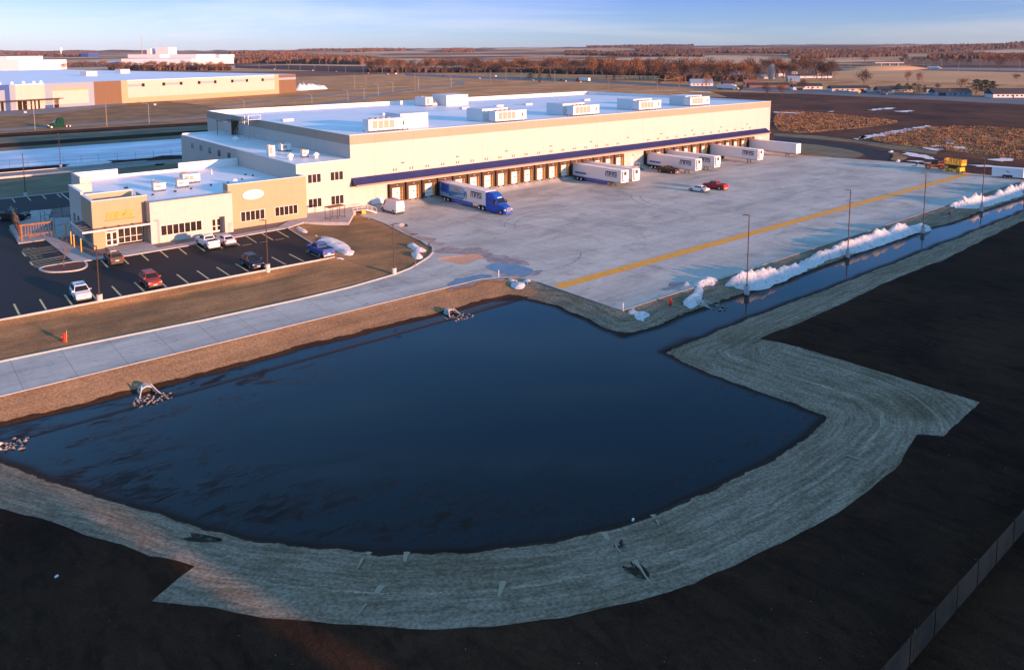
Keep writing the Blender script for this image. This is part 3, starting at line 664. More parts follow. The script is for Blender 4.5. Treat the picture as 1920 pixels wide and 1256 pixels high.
W.part(mb, 'dock_canopy', ['canopy', 'fascia', 'darktrim'], 'long blue standing seam canopy')
mb = MB(); mb.box(XL + .02, XR - .02, YF - .05, YF, -.3, 1.12); W.part(mb, 'plinth', ['foundation'])
# dock doors
D1 = [80.2 + 4.0 * k for k in range(18)]; D2 = [160.6 + 4.105 * k for k in range(13)]
def dock_proto():
    mb = MB(); w = 3.66; y0 = YF - .62
    mb.box(0, .62, y0, YF - .002, 1.15, 4.75, 0); mb.box(w - .62, w, y0, YF - .002, 1.15, 4.75, 0); mb.box(.62, w - .62, y0, YF - .002, 3.95, 4.75, 0)
    for xx in (.6, w - .62): mb.box(xx - .05 if xx > 1 else xx, xx + .02 if xx > 1 else xx + .07, y0 - .03, YF - .01, 1.2, 3.97, 1)
    mb.box(-.03, .22, y0 - .04, YF - .002, 1.1, 4.8, 2)
    for k in range(4): mb.box(.25, w, y0 - .012 - .001 * k, y0, 1.9 + .8 * k, 1.94 + .8 * k, 2)
    me = mb.mesh('dock_shelter', ['shelter_tan', 'shelter_edge', 'rubber'])
    mb = MB(); mb.box(.69, w - .69, YF - .06, YF - .003, 1.2, 3.93); md = mb.mesh('door', ['doorwhite'])
    mb = MB(); mb.box(w / 2 + .12, w / 2 + .48, YF - .085, YF - .061, 2.55, 2.78); mw = mb.mesh('door_window', ['black'])
    mb = MB(); 
    for xx in (.95, w - 1.25): mb.box(xx, xx + .3, YF - .32, YF - .052, .55, 1.1)
    mb.box(.98 + .4, w - 1.38, YF - .2, YF - .052, .72, .84); mbp = mb.mesh('dock_bumper', ['rubber'])
    mb = MB(); mb.box(w / 2 - .12, w / 2 + .12, y0 - .1, y0 - .014, 4.4, 4.5); ml = mb.mesh('dock_lamp', ['coping'])
    return me, md, mw, mbp, ml
DP = dock_proto()
for x in D1 + D2:
    sh = bpy.data.objects.new('dock_shelter', DP[0]); COL.objects.link(sh); sh.parent = W.e; sh.location = Vector((x, 0, 0)) - W.L
    for nm, me in (('door', DP[1]), ('door_window', DP[2]), ('dock_bumper', DP[3]), ('dock_lamp', DP[4])):
        c = bpy.data.objects.new(nm, me); COL.objects.link(c); c.parent = sh
# paired vents above the canopy, wall pack lights, end door
mv = MB(); mv.box(-.1, .1, YF - .05, YF - .003, 7.35, 7.85); mv.box(.5, .7, YF - .05, YF - .003, 7.35, 7.85); mv = mv.mesh('wall_vent', ['shelter_tan'])
for x in D1 + D2:
    c = bpy.data.objects.new('wall_vent', mv); COL.objects.link(c); c.parent = W.e; c.location = Vector((x + 1.4, 0, 0)) - W.L
ml = MB(); ml.box(-.3, .3, YF - .22, YF - .003, 8.83, 9.0); ml = ml.mesh('wall_lamp', ['plastic'])
for k in range(11):
    c = bpy.data.objects.new('wall_lamp', ml); COL.objects.link(c); c.parent = W.e; c.location = Vector((83.8 + 14 * k, 0, 0)) - W.L
mb = MB(); mb.box(216.6, 218.6, YF - .08, YF - .003, 1.2, 4.2); W.part(mb, 'overhead_door', ['wpaint'])
mb = MB(); mb.box(155.0, 156.1, YF - .07, YF - .003, 1.2, 3.4); mb.box(155.9, 156.2, YF - .2, YF - .003, 3.9, 4.1, 1); W.part(mb, 'personnel_door', ['doorwhite', 'plastic'])
mb = MB(); mb.box(76.3, 79.0, YF - .08, YF - .052, 0, 2.3); W.part(mb, 'service_door', ['doorwhite'])

# two storey wing
T2 = Bld('two_storey_wing', 'pale two storey office wing joined to the warehouse end, with square dark windows', 'building', (66, 168, 1))
WX0, WX1, WY0, WY1 = 60.4, 71.74, 134.62, 203.0
mb = MB(); mb.box(WX0, WX1, WY0, WY1, .4, 10.75); T2.part(mb, 'wall', ['cream'])
mb = MB(); mb.box(WX0 - .05, WX1, WY0 - .05, WY0 + .3, 10.75, 10.85); mb.box(WX0 - .05, WX0 + .3, WY0 + .3, WY1, 10.75, 10.85); mb.box(WX0 + .3, WX1, WY1 - .35, WY1 + .05, 10.75, 11.15); T2.part(mb, 'coping', ['coping'])
mb = MB(); mb.quad((WX0 + .3, WY0 + .3, 10.77), (WX1, WY0 + .3, 10.77), (WX1, WY1 - .35, 10.77), (WX0 + .3, WY1 - .35, 10.77)); T2.part(mb, 'roof', ['roof'])
def window_front(B, x0, x1, z0, z1, n, y, tr=None, name='window'):
    "n panes side by side in a frame on a wall that faces -Y"
    mb = MB(); mb.box(x0 - .07, x1 + .07, y - .05, y + .02, z0 - .07, z0); mb.box(x0 - .07, x1 + .07, y - .05, y + .02, z1, z1 + .07)
    pw = (x1 - x0) / n
    for k in range(n + 1): mb.box(x0 + k * pw - .05, x0 + k * pw + .05, y - .05, y + .02, z0, z1)
    if tr: mb.box(x0, x1, y - .045, y + .02, tr - .04, tr + .04)
    f = B.part(mb, name, ['frame'])
    g = MB(); g.box(x0 + .05, x1 - .05, y - .02, y - .005, z0, z1); g = g.build('pane', 'glass', f)
    return f
for x0 in (62.65, 67.35):
    window_front(T2, x0, x0 + 2.75, 6.98, 8.6, 3, WY0); window_front(T2, x0, x0 + 2.75, 2.22, 3.88, 3, WY0)
def window_side(B, x, y0, y1, z0, z1, n):
    mb = MB(); pw = (y1 - y0) / n
    mb.box(x - .05, x + .02, y0 - .07, y1 + .07, z0 - .07, z0); mb.box(x - .05, x + .02, y0 - .07, y1 + .07, z1, z1 + .07)
    for k in range(n + 1): mb.box(x - .05, x + .02, y0 + k * pw - .05, y0 + k * pw + .05, z0, z1)
    f = B.part(mb, 'window', ['frame']); g = MB(); g.box(x - .02, x - .005, y0, y1, z0, z1); g.build('pane', 'glass', f); return f
for yc in (194.2, 188.0, 181.8, 175.6, 169.3): window_side(T2, WX0, yc - 1.0, yc + 1.0, 8.1, 9.6, 2)
for yc in (190, 180): 
    mb = MB(); mb.box(WX0 - 1.2, WX0 - .003, yc - 1.2, yc + 1.2, 4.6, 4.75); T2.part(mb, 'door_canopy', ['darktrim'])
    mb = MB(); mb.box(WX0 - .06, WX0 - .003, yc - .5, yc + .5, 1.2, 3.4); T2.part(mb, 'door', ['darktrim'])
mb = MB(); mb.box(66.0, 68.2, WY0 - .5, WY0 - .02, 5.2, 5.25, 0); 

# single storey office
O = Bld('office_building', 'low flat roofed office with tan entrance block and long ribbon windows', 'building', (44, 148, 1))
def wallbox(x0, x1, y0, y1, z1, name, mats, label=None, z0=.4):
    mb = MB(); mb.box(x0, x1, y0, y1, z0, z1); return O.part(mb, name, mats, label)
OZ = 7.35
mb = MB(); mb.prism([(33.45, 132.4), (46.4, 132.4), (46.4, 133.0), (60.35, 133.0), (60.35, 164.3), (28.8, 164.3), (28.8, 148.6), (25.7, 148.6), (25.7, 139.5), (33.45, 139.5)], .4, OZ, 0, 1); O.part(mb, 'main_block', ['white_pc', 'roof'])
# entrance block: portal wall leaves a recess for the glazed front
ym = 132.0
mb = MB(); mb.box(25.35, 27.1, ym, ym + .5, .4, 8.7); mb.box(32.75, 33.45, ym, ym + .5, .4, 8.7); mb.box(27.1, 32.75, ym, ym + .5, 3.95, 8.7); mb.box(25.35, 25.75, ym + .5, 139.4, .4, 8.7); mb.box(33.05, 33.45, ym + .5, 137.0, OZ, 8.7); mb.box(25.75, 33.05, 139.0, 139.4, OZ, 8.7)
O.part(mb, 'entrance_block', ['tan'], 'tan precast entrance block with raised parapet')
mb = MB(); mb.box(25.3, 25.7, 139.4, 148.9, .4, 9.1); mb.box(25.7, 28.8, 148.6, 148.9, .4, 9.1); O.part(mb, 'side_wall', ['white_pc'])
mb = MB(); mb.quad((25.75, 132.5, 7.37), (33.45, 132.5, 7.37), (33.45, 139.5, 7.37), (25.75, 139.5, 7.37)); O.part(mb, 'entrance_roof', ['roof'])
mb = MB()
for b_ in ((25.3, 33.5, ym - .05, ym + .5, 8.7, 8.77), (25.3, 25.8, ym + .5, 139.4, 8.7, 8.77), (33.0, 33.5, ym + .5, 137.0, 8.7, 8.77), (25.8, 33.0, 138.95, 139.4, 8.7, 8.77), (25.25, 25.72, 139.4, 148.95, 9.1, 9.17)): mb.box(*b_)
mb.box(25.76, 33.0, 132.51, 132.56, 7.4, 8.7); mb.box(25.76, 25.8, 132.57, 138.9, 7.4, 8.7)
O.part(mb, 'entrance_coping', ['coping'])
# white front block
yw = 129.7
mb = MB(); mb.box(33.2, 42.9, yw, yw + .5, .4, 7.85); mb.box(45.05, 46.45, yw, yw + .5, .4, 7.85); mb.box(42.9, 45.05, yw, yw + .5, 4.0, 7.85); mb.box(33.2, 33.6, yw + .5, 132.4, .4, 7.85); mb.box(46.05, 46.45, yw + .5, 132.9, .4, 7.85)
mb.box(42.5, 42.9, yw + .5, 131.3, .4, 4.0); mb.box(45.05, 45.45, yw + .5, 131.3, .4, 4.0); mb.box(33.6, 46.05, 131.3, 132.4, .4, 7.3)
O.part(mb, 'front_block', ['white_pc'], 'white precast front block with recessed door')
mb = MB(); mb.quad((33.6, yw + .5, 7.36), (46.05, yw + .5, 7.36), (46.05, 132.45, 7.36), (33.6, 132.45, 7.36)); O.part(mb, 'front_roof', ['roof'])
mb = MB(); mb.box(33.15, 46.5, yw - .04, yw + .5, 7.85, 7.92); O.part(mb, 'front_coping', ['fascia'])
window_front(O, 34.7, 41.2, 2.24, 3.82, 7, yw)
# yellow lit tan block
yt = 131.6
mb = MB(); mb.box(46.46, 60.9, yt, yt + .5, .4, 8.95); mb.box(60.5, 60.9, yt + .5, 134.6, .4, 8.95); mb.box(46.46, 46.9, yt + .5, 134.0, 7.4, 8.95)
O.part(mb, 'east_block', ['tan'], 'tan precast block with the oval sign')
mb = MB(); mb.box(46.42, 60.95, yt - .04, yt + .5, 8.95, 9.02); mb.box(60.45, 60.95, yt + .5, 134.6, 8.95, 9.02); mb.box(46.95, 60.45, yt + .51, yt + .55, 7.37, 8.95); O.part(mb, 'east_coping', ['coping'])
mb = MB(); mb.quad((46.46, yt + .56, 7.37), (60.5, yt + .56, 7.37), (60.5, 133.1, 7.37), (46.46, 133.1, 7.37)); O.part(mb, 'east_roof', ['roof'])
window_front(O, 48.5, 52.82, 2.18, 3.85, 5, yt); window_front(O, 54.75, 59.08, 2.25, 3.85, 5, yt)
# back parapets
mb = MB(); mb.box(28.5, 36.5, 164.0, 164.6, .4, 9.0); mb.box(28.5, 28.9, 156.8, 164.0, .4, 9.0); mb.box(28.9, 30.2, 156.8, 157.2, OZ, 9.0); O.part(mb, 'rear_parapet', ['white_pc'])
mb = MB(); mb.box(48.0, 60.35, 164.0, 164.6, .4, 9.0); O.part(mb, 'rear_parapet', ['white_pc'])
for b_ in ((28.91, 36.5, 163.93, 164.0, OZ, 9.0), (48.0, 60.3, 163.93, 164.0, OZ, 9.0), (36.5, 48.0, 164.0, 164.35, 7.2, 7.85), (28.5, 28.8, 148.9, 156.8, 7.2, 7.8)): mb = MB(); mb.box(*b_); O.part(mb, 'rear_coping', ['coping'])
# entrance glazing, doors, canopy
f = window_front(O, 28.95, 32.6, 1.42, 3.8, 4, ym + .35, tr=2.35, name='storefront_window')
def door(x0, x1, z0, z1, y, n=2, tr=None):
    mb = MB(); w = (x1 - x0) / n
    for k in range(n):
        a = x0 + k * w
        mb.box(a, a + .13, y - .08, y, z0, z1); mb.box(a + w - .13, a + w, y - .08, y, z0, z1); mb.box(a + .13, a + w - .13, y - .08, y, z0, z0 + .2); mb.box(a + .13, a + w - .13, y - .08, y, z1 - .15, z1); mb.box(a + .13, a + w - .13, y - .08, y, z0 + .9, z0 + 1.0)
    d = O.part(mb, 'door', ['frame']); g = MB(); g.box(x0 + .1, x1 - .1, y - .05, y - .03, z0 + .1, z1 - .05); g.build('pane', 'glass', d)
door(27.15, 28.85, 1.2, 3.45, ym + .35); window_front(O, 27.2, 28.8, 3.55, 3.85, 1, ym + .34, name='transom')
door(43.3, 44.9, 1.2, 3.5, 131.28)
window_side(O, 25.35, 133.2, 138.0, 1.7, 3.3, 6); window_side(O, 25.3, 141.2, 143.0, 2.2, 4.8, 1); window_side(O, 25.3, 144.4, 146.2, 2.2, 4.8, 1)
mb = MB(); mb.box(23.4, 33.15, 129.4, 129.6, 4.35, 4.62, 0); mb.box(23.4, 23.6, 129.6, 138.9, 4.35, 4.62, 0); mb.box(23.6, 25.3, 138.7, 138.9, 4.35, 4.62, 0)
for k in range(5): mb.box(24.9 + 2 * k, 25.05 + 2 * k, 129.6, 131.98, 4.32, 4.5, 1)
mb.box(25.3, 33.1, 129.6, 131.95, 4.4, 4.44, 2)
for k in range(4): mb.box(23.6, 25.3, 132.0 + 1.75 * k, 132.9 + 1.75 * k, 4.4, 4.5, 1)
O.part(mb, 'entrance_canopy', ['steel', 'darktrim', 'band'], 'flat metal entrance canopy with open slats')
# signs on the office are lettering fixed to its wall
mb = MB(); block_word(mb, 0, 0, 1.12, lambda x, z: (27.35 + x * .98, 131.93, 5.58 + z)); 
for q in list(mb.v): pass
mm = MB()
for f in mb.f:
    ps = [mb.v[i] for i in f]; mm.quad(*ps); mm.quad(*[(p[0], p[1] + .06, p[2]) for p in ps][::-1])
    for k in range(4): a, b = ps[k], ps[(k + 1) % 4]; mm.quad(a, (a[0], a[1] + .06, a[2]), (b[0], b[1] + .06, b[2]), b)
M['signyellow'] = mat('yellow_sign_enamel', (.60, .27, .005), .5); M['signgrey'] = mat('grey_green_sign_ink', (.20, .21, .15), .6)
sg = O.part(mm, 'sign_letters', ['signyellow'], 'yellow slanted block letters MRS')
RX = Matrix.Rotation(math.pi / 2, 4, 'X')
lettering('sign_lettering', 'MIDWEST REFRIGERATED SERVICES', .285, 'signyellow', O.e, Matrix.Translation(Vector((29.3, 131.96, 5.38)) - O.L) @ RX)
mb = MB(); ov = [(50.85 + 1.92 * math.cos(a), 6.75 + .86 * math.sin(a)) for a in [k * math.pi / 20 for k in range(40)]]
i = 0
mb.v = [(x, 131.45, z_) for x, z_ in ov] + [(x, 131.59, z_) for x, z_ in ov]; mb.f = [tuple(range(39, -1, -1)), tuple(range(40, 80))] + [(k, (k + 1) % 40, 40 + (k + 1) % 40, 40 + k) for k in range(40)]; mb.m = [0] * len(mb.f)
O.part(mb, 'oval_sign', ['coping'], 'white oval sign with faint lettering')
lettering('oval_sign_lettering', 'ARCTRAIN', .55, 'signgrey', O.e, Matrix.Translation(Vector((50.85, 131.43, 6.7)) - O.L) @ RX, ext=.008)
# small roof details of the office
for x, y, s_ in ((36.3, 139.3, .25), (40.2, 140.1, .3), (43.2, 141, .22), (47.2, 142.4, .25), (33.4, 140.2, .2), (50.6, 143.1, .2), (54, 145, .22), (56.6, 150, .25), (57.3, 148, .25), (34.5, 149.5, .45), (46.0, 152.6, .5)):
    mb = MB(); mb.cyl((x, y, OZ), (x, y, OZ + .22), s_, s_ * .7, 8); O.part(mb, 'roof_drain', ['black'])
for x, y in ((39.6, 151), (48.5, 134.3), (56.4, 136.5), (52.0, 156)):
    mb = MB(); mb.cyl((x, y, OZ), (x, y, OZ + .9), .07, .07, 6); mb.cyl((x, y, OZ), (x, y, OZ + .2), .2, .1, 8); O.part(mb, 'vent_pipe', ['coping'])

# ---- rooftop machinery, each unit its own thing
def rtu(name, label, x, y, zz, sx, sy, sz, group=None, fans=4, grille=True, feet=True):
    e = empty(name, label, 'air conditioner', (x, y, zz), 0, group); f = .35 if feet else 0.02
    mb = MB(); mb.box(0, sx, 0, sy, f, sz); mb.box(-.05, sx + .05, -.05, sy + .05, sz, sz + .07); mb.build('housing', ['unit'], e)
    if feet:
        mb = MB()
        for k in range(int(sx / 1.2) + 1):
            for yy in (.1, sy - .2): mb.box(k * (sx - .15) / int(sx / 1.2), k * (sx - .15) / int(sx / 1.2) + .15, yy, yy + .1, 0, f)
        mb.box(0, sx, .05, .18, .02, .1); mb.build('support_rail', ['plastic'], e)
    if grille:
        for k in range(fans):
            mb = MB(); w = sx * .55 / fans; mb.box(sx * .1 + k * w * 1.02, sx * .1 + k * w * 1.02 + w * .88, -.03, -.002, f + .35, sz - .25); mb.build('coil_panel', ['grille'], e)
        mb = MB(); mb.box(sx * .86, sx * .9, -.03, -.002, f + .7, sz - .6); mb.build('control_box', ['darktrim'], e)
    for k in range(fans if fans else 0):
        mb = MB(); cx = sx * .14 + k * sx * .14
        mb.cyl((cx, sy / 2, sz + .07), (cx, sy / 2, sz + .3), .5, .5, 12); mb.build('fan', ['band'], e)
    return e
for k, (x, y, px_, lab) in enumerate(((78.6, 139.2, 90, 'nearest the left front corner of the roof'), (111.8, 138.6, 111, 'second along the roof edge'), (137.6, 138.9, 137, 'third along the roof edge'), (164.0, 139.6, 165, 'fourth along the roof edge'), (188.6, 140.6, 189, 'farthest right along the roof edge'))):
    rtu('condenser_unit', 'long white condenser unit with tan coils, ' + lab, x, y, ROOFZ(y), 9.6, 2.4, 2.6, 'condenser units on the warehouse roof')
    px0 = (87.9, 111.6, 138.2, 166.0, 190.0)[k]
    if k == 0: rtu('unit_penthouse', 'plain white penthouse box beside the first condenser', 88.4, 142.6, ROOFZ(143), 7.2, 6.5, 3.1, 'penthouse boxes on the warehouse roof', 0, False, False)
    else: rtu('unit_penthouse', 'plain white penthouse box behind the ' + ('second', 'third', 'fourth', 'farthest right')[k - 1] + ' condenser', px0, 143.4, ROOFZ(144), 8.0, 6.2, 2.95, 'penthouse boxes on the warehouse roof', 0, False, False)
rtu('unit_penthouse', 'white penthouse box by the far edge of the roof', 140.2, 198.5, ROOFZ(200), 8.5, 8, 3.3, 'penthouse boxes on the warehouse roof', 0, False, False)
rtu('condenser_unit', 'small condenser beside the penthouse at the far roof edge', 134.3, 201.5, ROOFZ(202), 2.6, 6, 2.8, None, 1, True, True)
def machinery(name, label, x, y, zz, s=1.0):
    e = empty(name, label, 'roof machinery', (x, y, zz)); mb = MB(); mb.box(-1 * s, 1 * s, -.7 * s, .7 * s, .1, .8 * s); mb.build('frame', ['steel'], e)
    mb = MB(); mb.cyl((-.5 * s, 0, .8 * s), (-.5 * s, 0, 1.9 * s), .45 * s, n=10); mb.cyl((.6 * s, 0, .8 * s), (.6 * s, 0, 1.3 * s), .3 * s, n=8); mb.build('tank', ['grille'], e); return e
machinery('compressor', 'cluster of pipes and tanks beside the far penthouse', 138.2, 203, ROOFZ(203), 1.1)
for k, (x, y) in enumerate(((79.2, 180.8), (107, 180.2), (136, 183.5), (149.3, 183.7), (160.9, 183.2), (190.2, 186))):
    mb = MB(); mb.box(-1.3, 1.3, -.9, .9, 0, .45); mb.box(-1.35, 1.35, -.95, .95, .45, .53); o = mb.build('roof_hatch', ['coping'], loc=(x, y, ROOFZ(y)))
    tag(o, 'low white roof hatch, %s from the left in the row on the big roof' % ('first', 'second', 'third', 'fourth', 'fifth', 'sixth')[k], 'roof hatch', 'hatches on the warehouse roof')
rtu('rooftop_unit', 'boxy grey rooftop unit with tan louvres, the larger of two on the office roof', 43.7, 147.0, OZ, 3.1, 2.2, 1.7, 'rooftop units on the office', 2)
rtu('rooftop_unit', 'small square rooftop unit in front of the larger one on the office roof', 41.6, 143.2, OZ, 1.9, 1.6, 1.35, 'rooftop units on the office', 1)
rtu('rooftop_unit', 'small square rooftop unit left of the pair on the office roof', 37.3, 142.2, OZ, 2.0, 1.6, 1.4, 'rooftop units on the office', 1)
rtu('rooftop_unit', 'white louvred tower unit at the edge of the two storey roof', 61.4, 149.5, 10.8, 1.3, 1.3, 2.0, 'units on the two storey roof', 1, True, False)
rtu('rooftop_unit', 'hooded metal unit in the middle of the two storey roof', 66.0, 154.0, 10.8, 2.2, 1.8, 1.5, 'units on the two storey roof', 1)
rtu('rooftop_unit', 'tan sided unit toward the front of the two storey roof', 65.4, 142.4, 10.8, 1.3, 1.1, 1.4, 'units on the two storey roof', 1)
def fanhood(label, x, y, zz, s):
    mb = MB(); mb.cyl((0, 0, 0), (0, 0, .5 * s), .35 * s, .3 * s, 10); mb.cyl((0, 0, .5 * s), (0, 0, .75 * s), .6 * s, .55 * s, 12); mb.cyl((0, 0, .75 * s), (0, 0, 1.05 * s), .55 * s, .15 * s, 12)
    o = mb.build('exhaust_fan', ['coping'], loc=(x, y, zz)); return tag(o, label, 'roof fan', 'exhaust fans on the office roofs')
fanhood('round exhaust fan beside the ladder end of the two storey roof', 65.2, 178.0, 10.8, 1.3); fanhood('white exhaust fan at the front left of the two storey roof', 62.6, 142.0, 10.8, 1.2)
fanhood('white exhaust fan right of the tan unit on the two storey roof', 67.4, 140.6, 10.8, 1.1); fanhood('white exhaust fan on the office roof near its right side', 51.3, 141.5, OZ, .9)
# roof stair from the wing up to the warehouse roof and a small canopy shed
e = empty('roof_stair', 'steel stair climbing from the wing roof to the warehouse roof', 'stair', (70.2, 180, 10.8))
mb = MB()
for xx in (-.9, .1): mb.loft([[(xx, 10, 0), (xx + .08, 10, 0), (xx + .08, 9.6, .3), (xx, 9.6, .3)], [(xx, 3, 4.6), (xx + .08, 3, 4.6), (xx + .08, 2.6, 4.9), (xx, 2.6, 4.9)]])
mb.build('stringer', ['steel'], e); mb = MB()
for k in range(20): mb.box(-.82, .1, 9.7 - .35 * k, 10.0 - .35 * k, .15 + .235 * k, .19 + .235 * k)
mb.box(-.9, 2.2, .5, 2.9, 4.72, 4.8); mb.build('tread', ['steel'], e); mb = MB()
for xx in (-.88, .14):
    mb.bar((xx, 10, 1.1), (xx, 2.9, 5.8), .05)
    for k in range(6): mb.bar((xx, 10 - 1.4 * k, .1 + .93 * k), (xx, 10 - 1.4 * k, 1.1 + .93 * k), .05)
for y in (.5, 2.9): mb.bar((-.88, y, 0), (-.88, y, 5.8), .08)
mb.bar((-.88, .5, 5.8), (-.88, 2.9, 5.8), .05); mb.bar((-.88, .5, 5.8), (2.2, .5, 5.8), .05); mb.bar((2.2, .5, 4.8), (2.2, .5, 5.8), .05); mb.bar((-.88, .5, 0), (-.88, 2.9, 2.6), .05); mb.bar((-.88, 2.9, 0), (-.88, .5, 2.6), .05)
mb.build('railing', ['steel'], e)
e = empty('roof_door_shelter', 'small dark canopy on a post over a roof door of the warehouse end wall', 'shelter', (69.4, 196, 10.8))
mb = MB(); mb.box(-1.6, 2.3, -2.4, 2.4, 3.4, 3.55); mb.build('canopy', ['darktrim'], e); mb = MB(); mb.bar((-1.4, 2.2, 0), (-1.4, 2.2, 3.4), .12); mb.build('post', ['darktrim'], e); mb = MB(); mb.box(.6, 2.3, -2.4, -2.2, 0, 3.4); mb.build('side_screen', ['shelter_tan'], e)

# ---- generic box building for the neighbours
def simple_building(name, label, cat, x0, y0, L, Dp, Hh, ang, wallm, roofm='roof', gable=False, extras=None, z0=0.0, group=None, overhang=.4):
    e = empty(name, label, cat, (x0, y0, z0), ang, group)
    mb = MB(); mb.box(0, L, 0, Dp, -.5, Hh); mb.build('wall', [wallm], e)
    mb = MB()
    if gable:
        rh = gable; o_ = overhang
        mb.loft([[(-o_, -o_, Hh - .1), (-o_, Dp / 2, Hh + rh), (-o_, Dp + o_, Hh - .1), (-o_, Dp / 2, Hh - .1)], [(L + o_, -o_, Hh - .1), (L + o_, Dp / 2, Hh + rh), (L + o_, Dp + o_, Hh - .1), (L + o_, Dp / 2, Hh - .1)]])
    else: mb.box(-.1, L + .1, -.1, Dp + .1, Hh, Hh + .12)
    mb.build('roof', [roofm], e)
    if extras: extras(e)
    return e
def patch(e, name, x0, x1, z0, z1, material, y=-.06, d=.05, label=None):
    mb = MB(); mb.box(x0, x1, y, y + d, z0, z1); o = mb.build(name, [material], e)
    if label: o['label'] = label
    return o
# neighbouring warehouse at the left: facade follows the measured base line
def nwx(e):
    # x runs right along the facade, distances in metres from its left end in view
    patch(e, 'blue_panel', -40, 8.5, 0, 14.2, 'deepblue'); patch(e, 'grey_panel', -30, 6, 0, 11.4, 'bluegrey', -.1); patch(e, 'grey_column', 8.5, 11.4, 0, 14.2, 'bluegrey')
    patch(e, 'blue_grey_panel', 27, 55.2, 0, 14.2, 'bluegrey'); patch(e, 'cream_panel', 31, 51.8, 2, 9.8, 'beige', -.12); patch(e, 'tan_header', 31, 51.8, 9.8, 11.4, 'tan', -.12); patch(e, 'blue_base', 26.5, 31, 0, 2, 'deepblue', -.14)
    patch(e, 'brown_panel', 55.2, 72.4, 0, 14.2, 'brownpc'); patch(e, 'tan_panel', 72.4, 76.5, 0, 14.2, 'tan')
    for a, b in ((76.5, 86), (102.5, 113.2), (129, 140), (156, 167.2), (183.3, 194)): patch(e, 'clerestory_strip', a, b, 10.3, 11.7, 'bluegrey', -.08)
    for a in (86, 100.4, 113.2, 127, 140, 154.3, 167.2, 181.5): patch(e, 'window', a, a + 2.1, 9.9, 12.0, 'glass', -.09)
    patch(e, 'lower_band', 76.5, 194, 0, 3.4, 'tan', -.075); patch(e, 'tan_corner', 194, 198, 0, 14.2, 'tan', -.09); patch(e, 'brown_corner', 198, 215.2, 0, 14.2, 'brownpc', -.1); patch(e, 'strip_window', 198, 215.2, 10.2, 11.9, 'bluegrey', -.14)
    mb = MB(); mb.box(-20, 34.5, -5, -.15, 5.4, 5.8); mb.build('entrance_canopy', ['darktrim'], e)
    for a, b in ((0, 1.6), (3.6, 5), (12.2, 14.4), (14.8, 17), (18.8, 19.6), (20.8, 21.6), (22.8, 23.8), (31.6, 34.2)): patch(e, 'window', a, b, .3, 5.0, 'glass', -.12)
e = empty('neighbour_warehouse', 'long multicoloured warehouse with blue, brown and beige wall panels beyond the north road', 'warehouse', (50.53, 487.63, 0), R_(19.5))
mb = MB(); mb.box(-120, 215, 0, 330, -.5, 13.9, 0); mb.build('wall', ['beige'], e)
mb = MB(); mb.box(-120.1, 215.1, 0.001, 330.1, 13.9, 14.2, 0); mb.build('roof', ['roof'], e); nwx(e)
for x, y in ((20, 150), (60, 130), (118, 110), (170, 150)):
    mb = MB(); mb.box(x - 4, x + 4, y - 4, y + 4, 14.2, 17.4); mb.build('roof_unit', ['unit'], e)
for x, y in ((13, 6), (20, 8), (24, 5), (7, 7), (30, 9)):
    mb = MB(); mb.cyl((x, y, 14.2), (x, y, 15.5), .9, .6, 8); mb.build('roof_fan', ['coping'], e)
# unseen blocks added behind the camera to shade the pond; their gap passes sunlight
simple_building('south_sun_blocker', 'added unseen grey block that shades the foreground, behind and left of the viewpoint', 'warehouse', -260, -42, 294.2, 12, 11.9, 0, 'bluegrey')
simple_building('south_sun_blocker', 'added unseen grey block that shades the foreground, behind and right of the viewpoint', 'warehouse', 39.1, -42, 330, 12, 11.9, 0, 'bluegrey')
# far industrial plant on the left horizon
plant = []
def block(px0, px1, pyb, pyt, dep, name, label, material='coping', roofm='roof', **k):
    a = Vector(G(px0, pyb)); b = Vector(G(px1, pyb)); L = (b - a).length; d = (a.length + b.length) / 2
    hh = (pyb - pyt) * math.hypot(*((a + b) / 2)) / 1441.0
    za = tz(*a)
    return simple_building(name, label, 'factory', a.x, a.y, L, dep, hh, math.atan2(b.y - a.y, b.x - a.x), material, roofm, z0=za, **k)
block(0, 36, 133.5, 117, 120, 'distant_factory', 'bright white shed at the far left edge, behind the neighbour warehouse')
block(0, 14, 128, 110, 100, 'distant_factory', 'taller white block at the far left edge of the horizon')
block(-40, 125, 144, 139, 90, 'distant_factory', 'long low pale shed just above the neighbour warehouse roof', 'beige')
block(180, 230, 122, 117, 120, 'distant_factory', 'blue grey fronted shed left of the white plant', 'bluegrey')
block(228, 360, 123, 112, 200, 'distant_factory', 'long white plant hall on the left horizon', group='white plant buildings on the left horizon')
block(240, 300, 113, 107, 120, 'distant_factory', 'white upper hall behind the long plant hall', group='white plant buildings on the left horizon')
block(292, 316, 110, 95, 60, 'distant_factory', 'tall white tower block of the plant', group='white plant buildings on the left horizon')
block(276, 283, 110, 97, 30, 'distant_factory', 'narrow white silo block left of the tower', group='white plant buildings on the left horizon')
block(318, 368, 114, 106, 120, 'distant_factory', 'white stepped hall right of the tower', group='white plant buildings on the left horizon')
block(368, 412, 113, 107, 100, 'distant_factory', 'low white shed right of the plant', group='white plant buildings on the left horizon')
block(408, 470, 116, 112, 100, 'distant_factory', 'long pale shed in a row with grey doors', 'bluegrey')
block(440, 560, 114.5, 111, 100, 'distant_factory', 'long beige shed with a low white roof', 'beige')
block(152, 166, 111, 105, 60, 'distant_factory', 'small bright blue shed on the left horizon', 'deepblue')
block(222, 300, 119.5, 117, 60, 'distant_factory', 'pale flat building in front of the plant hall', 'bluegrey')
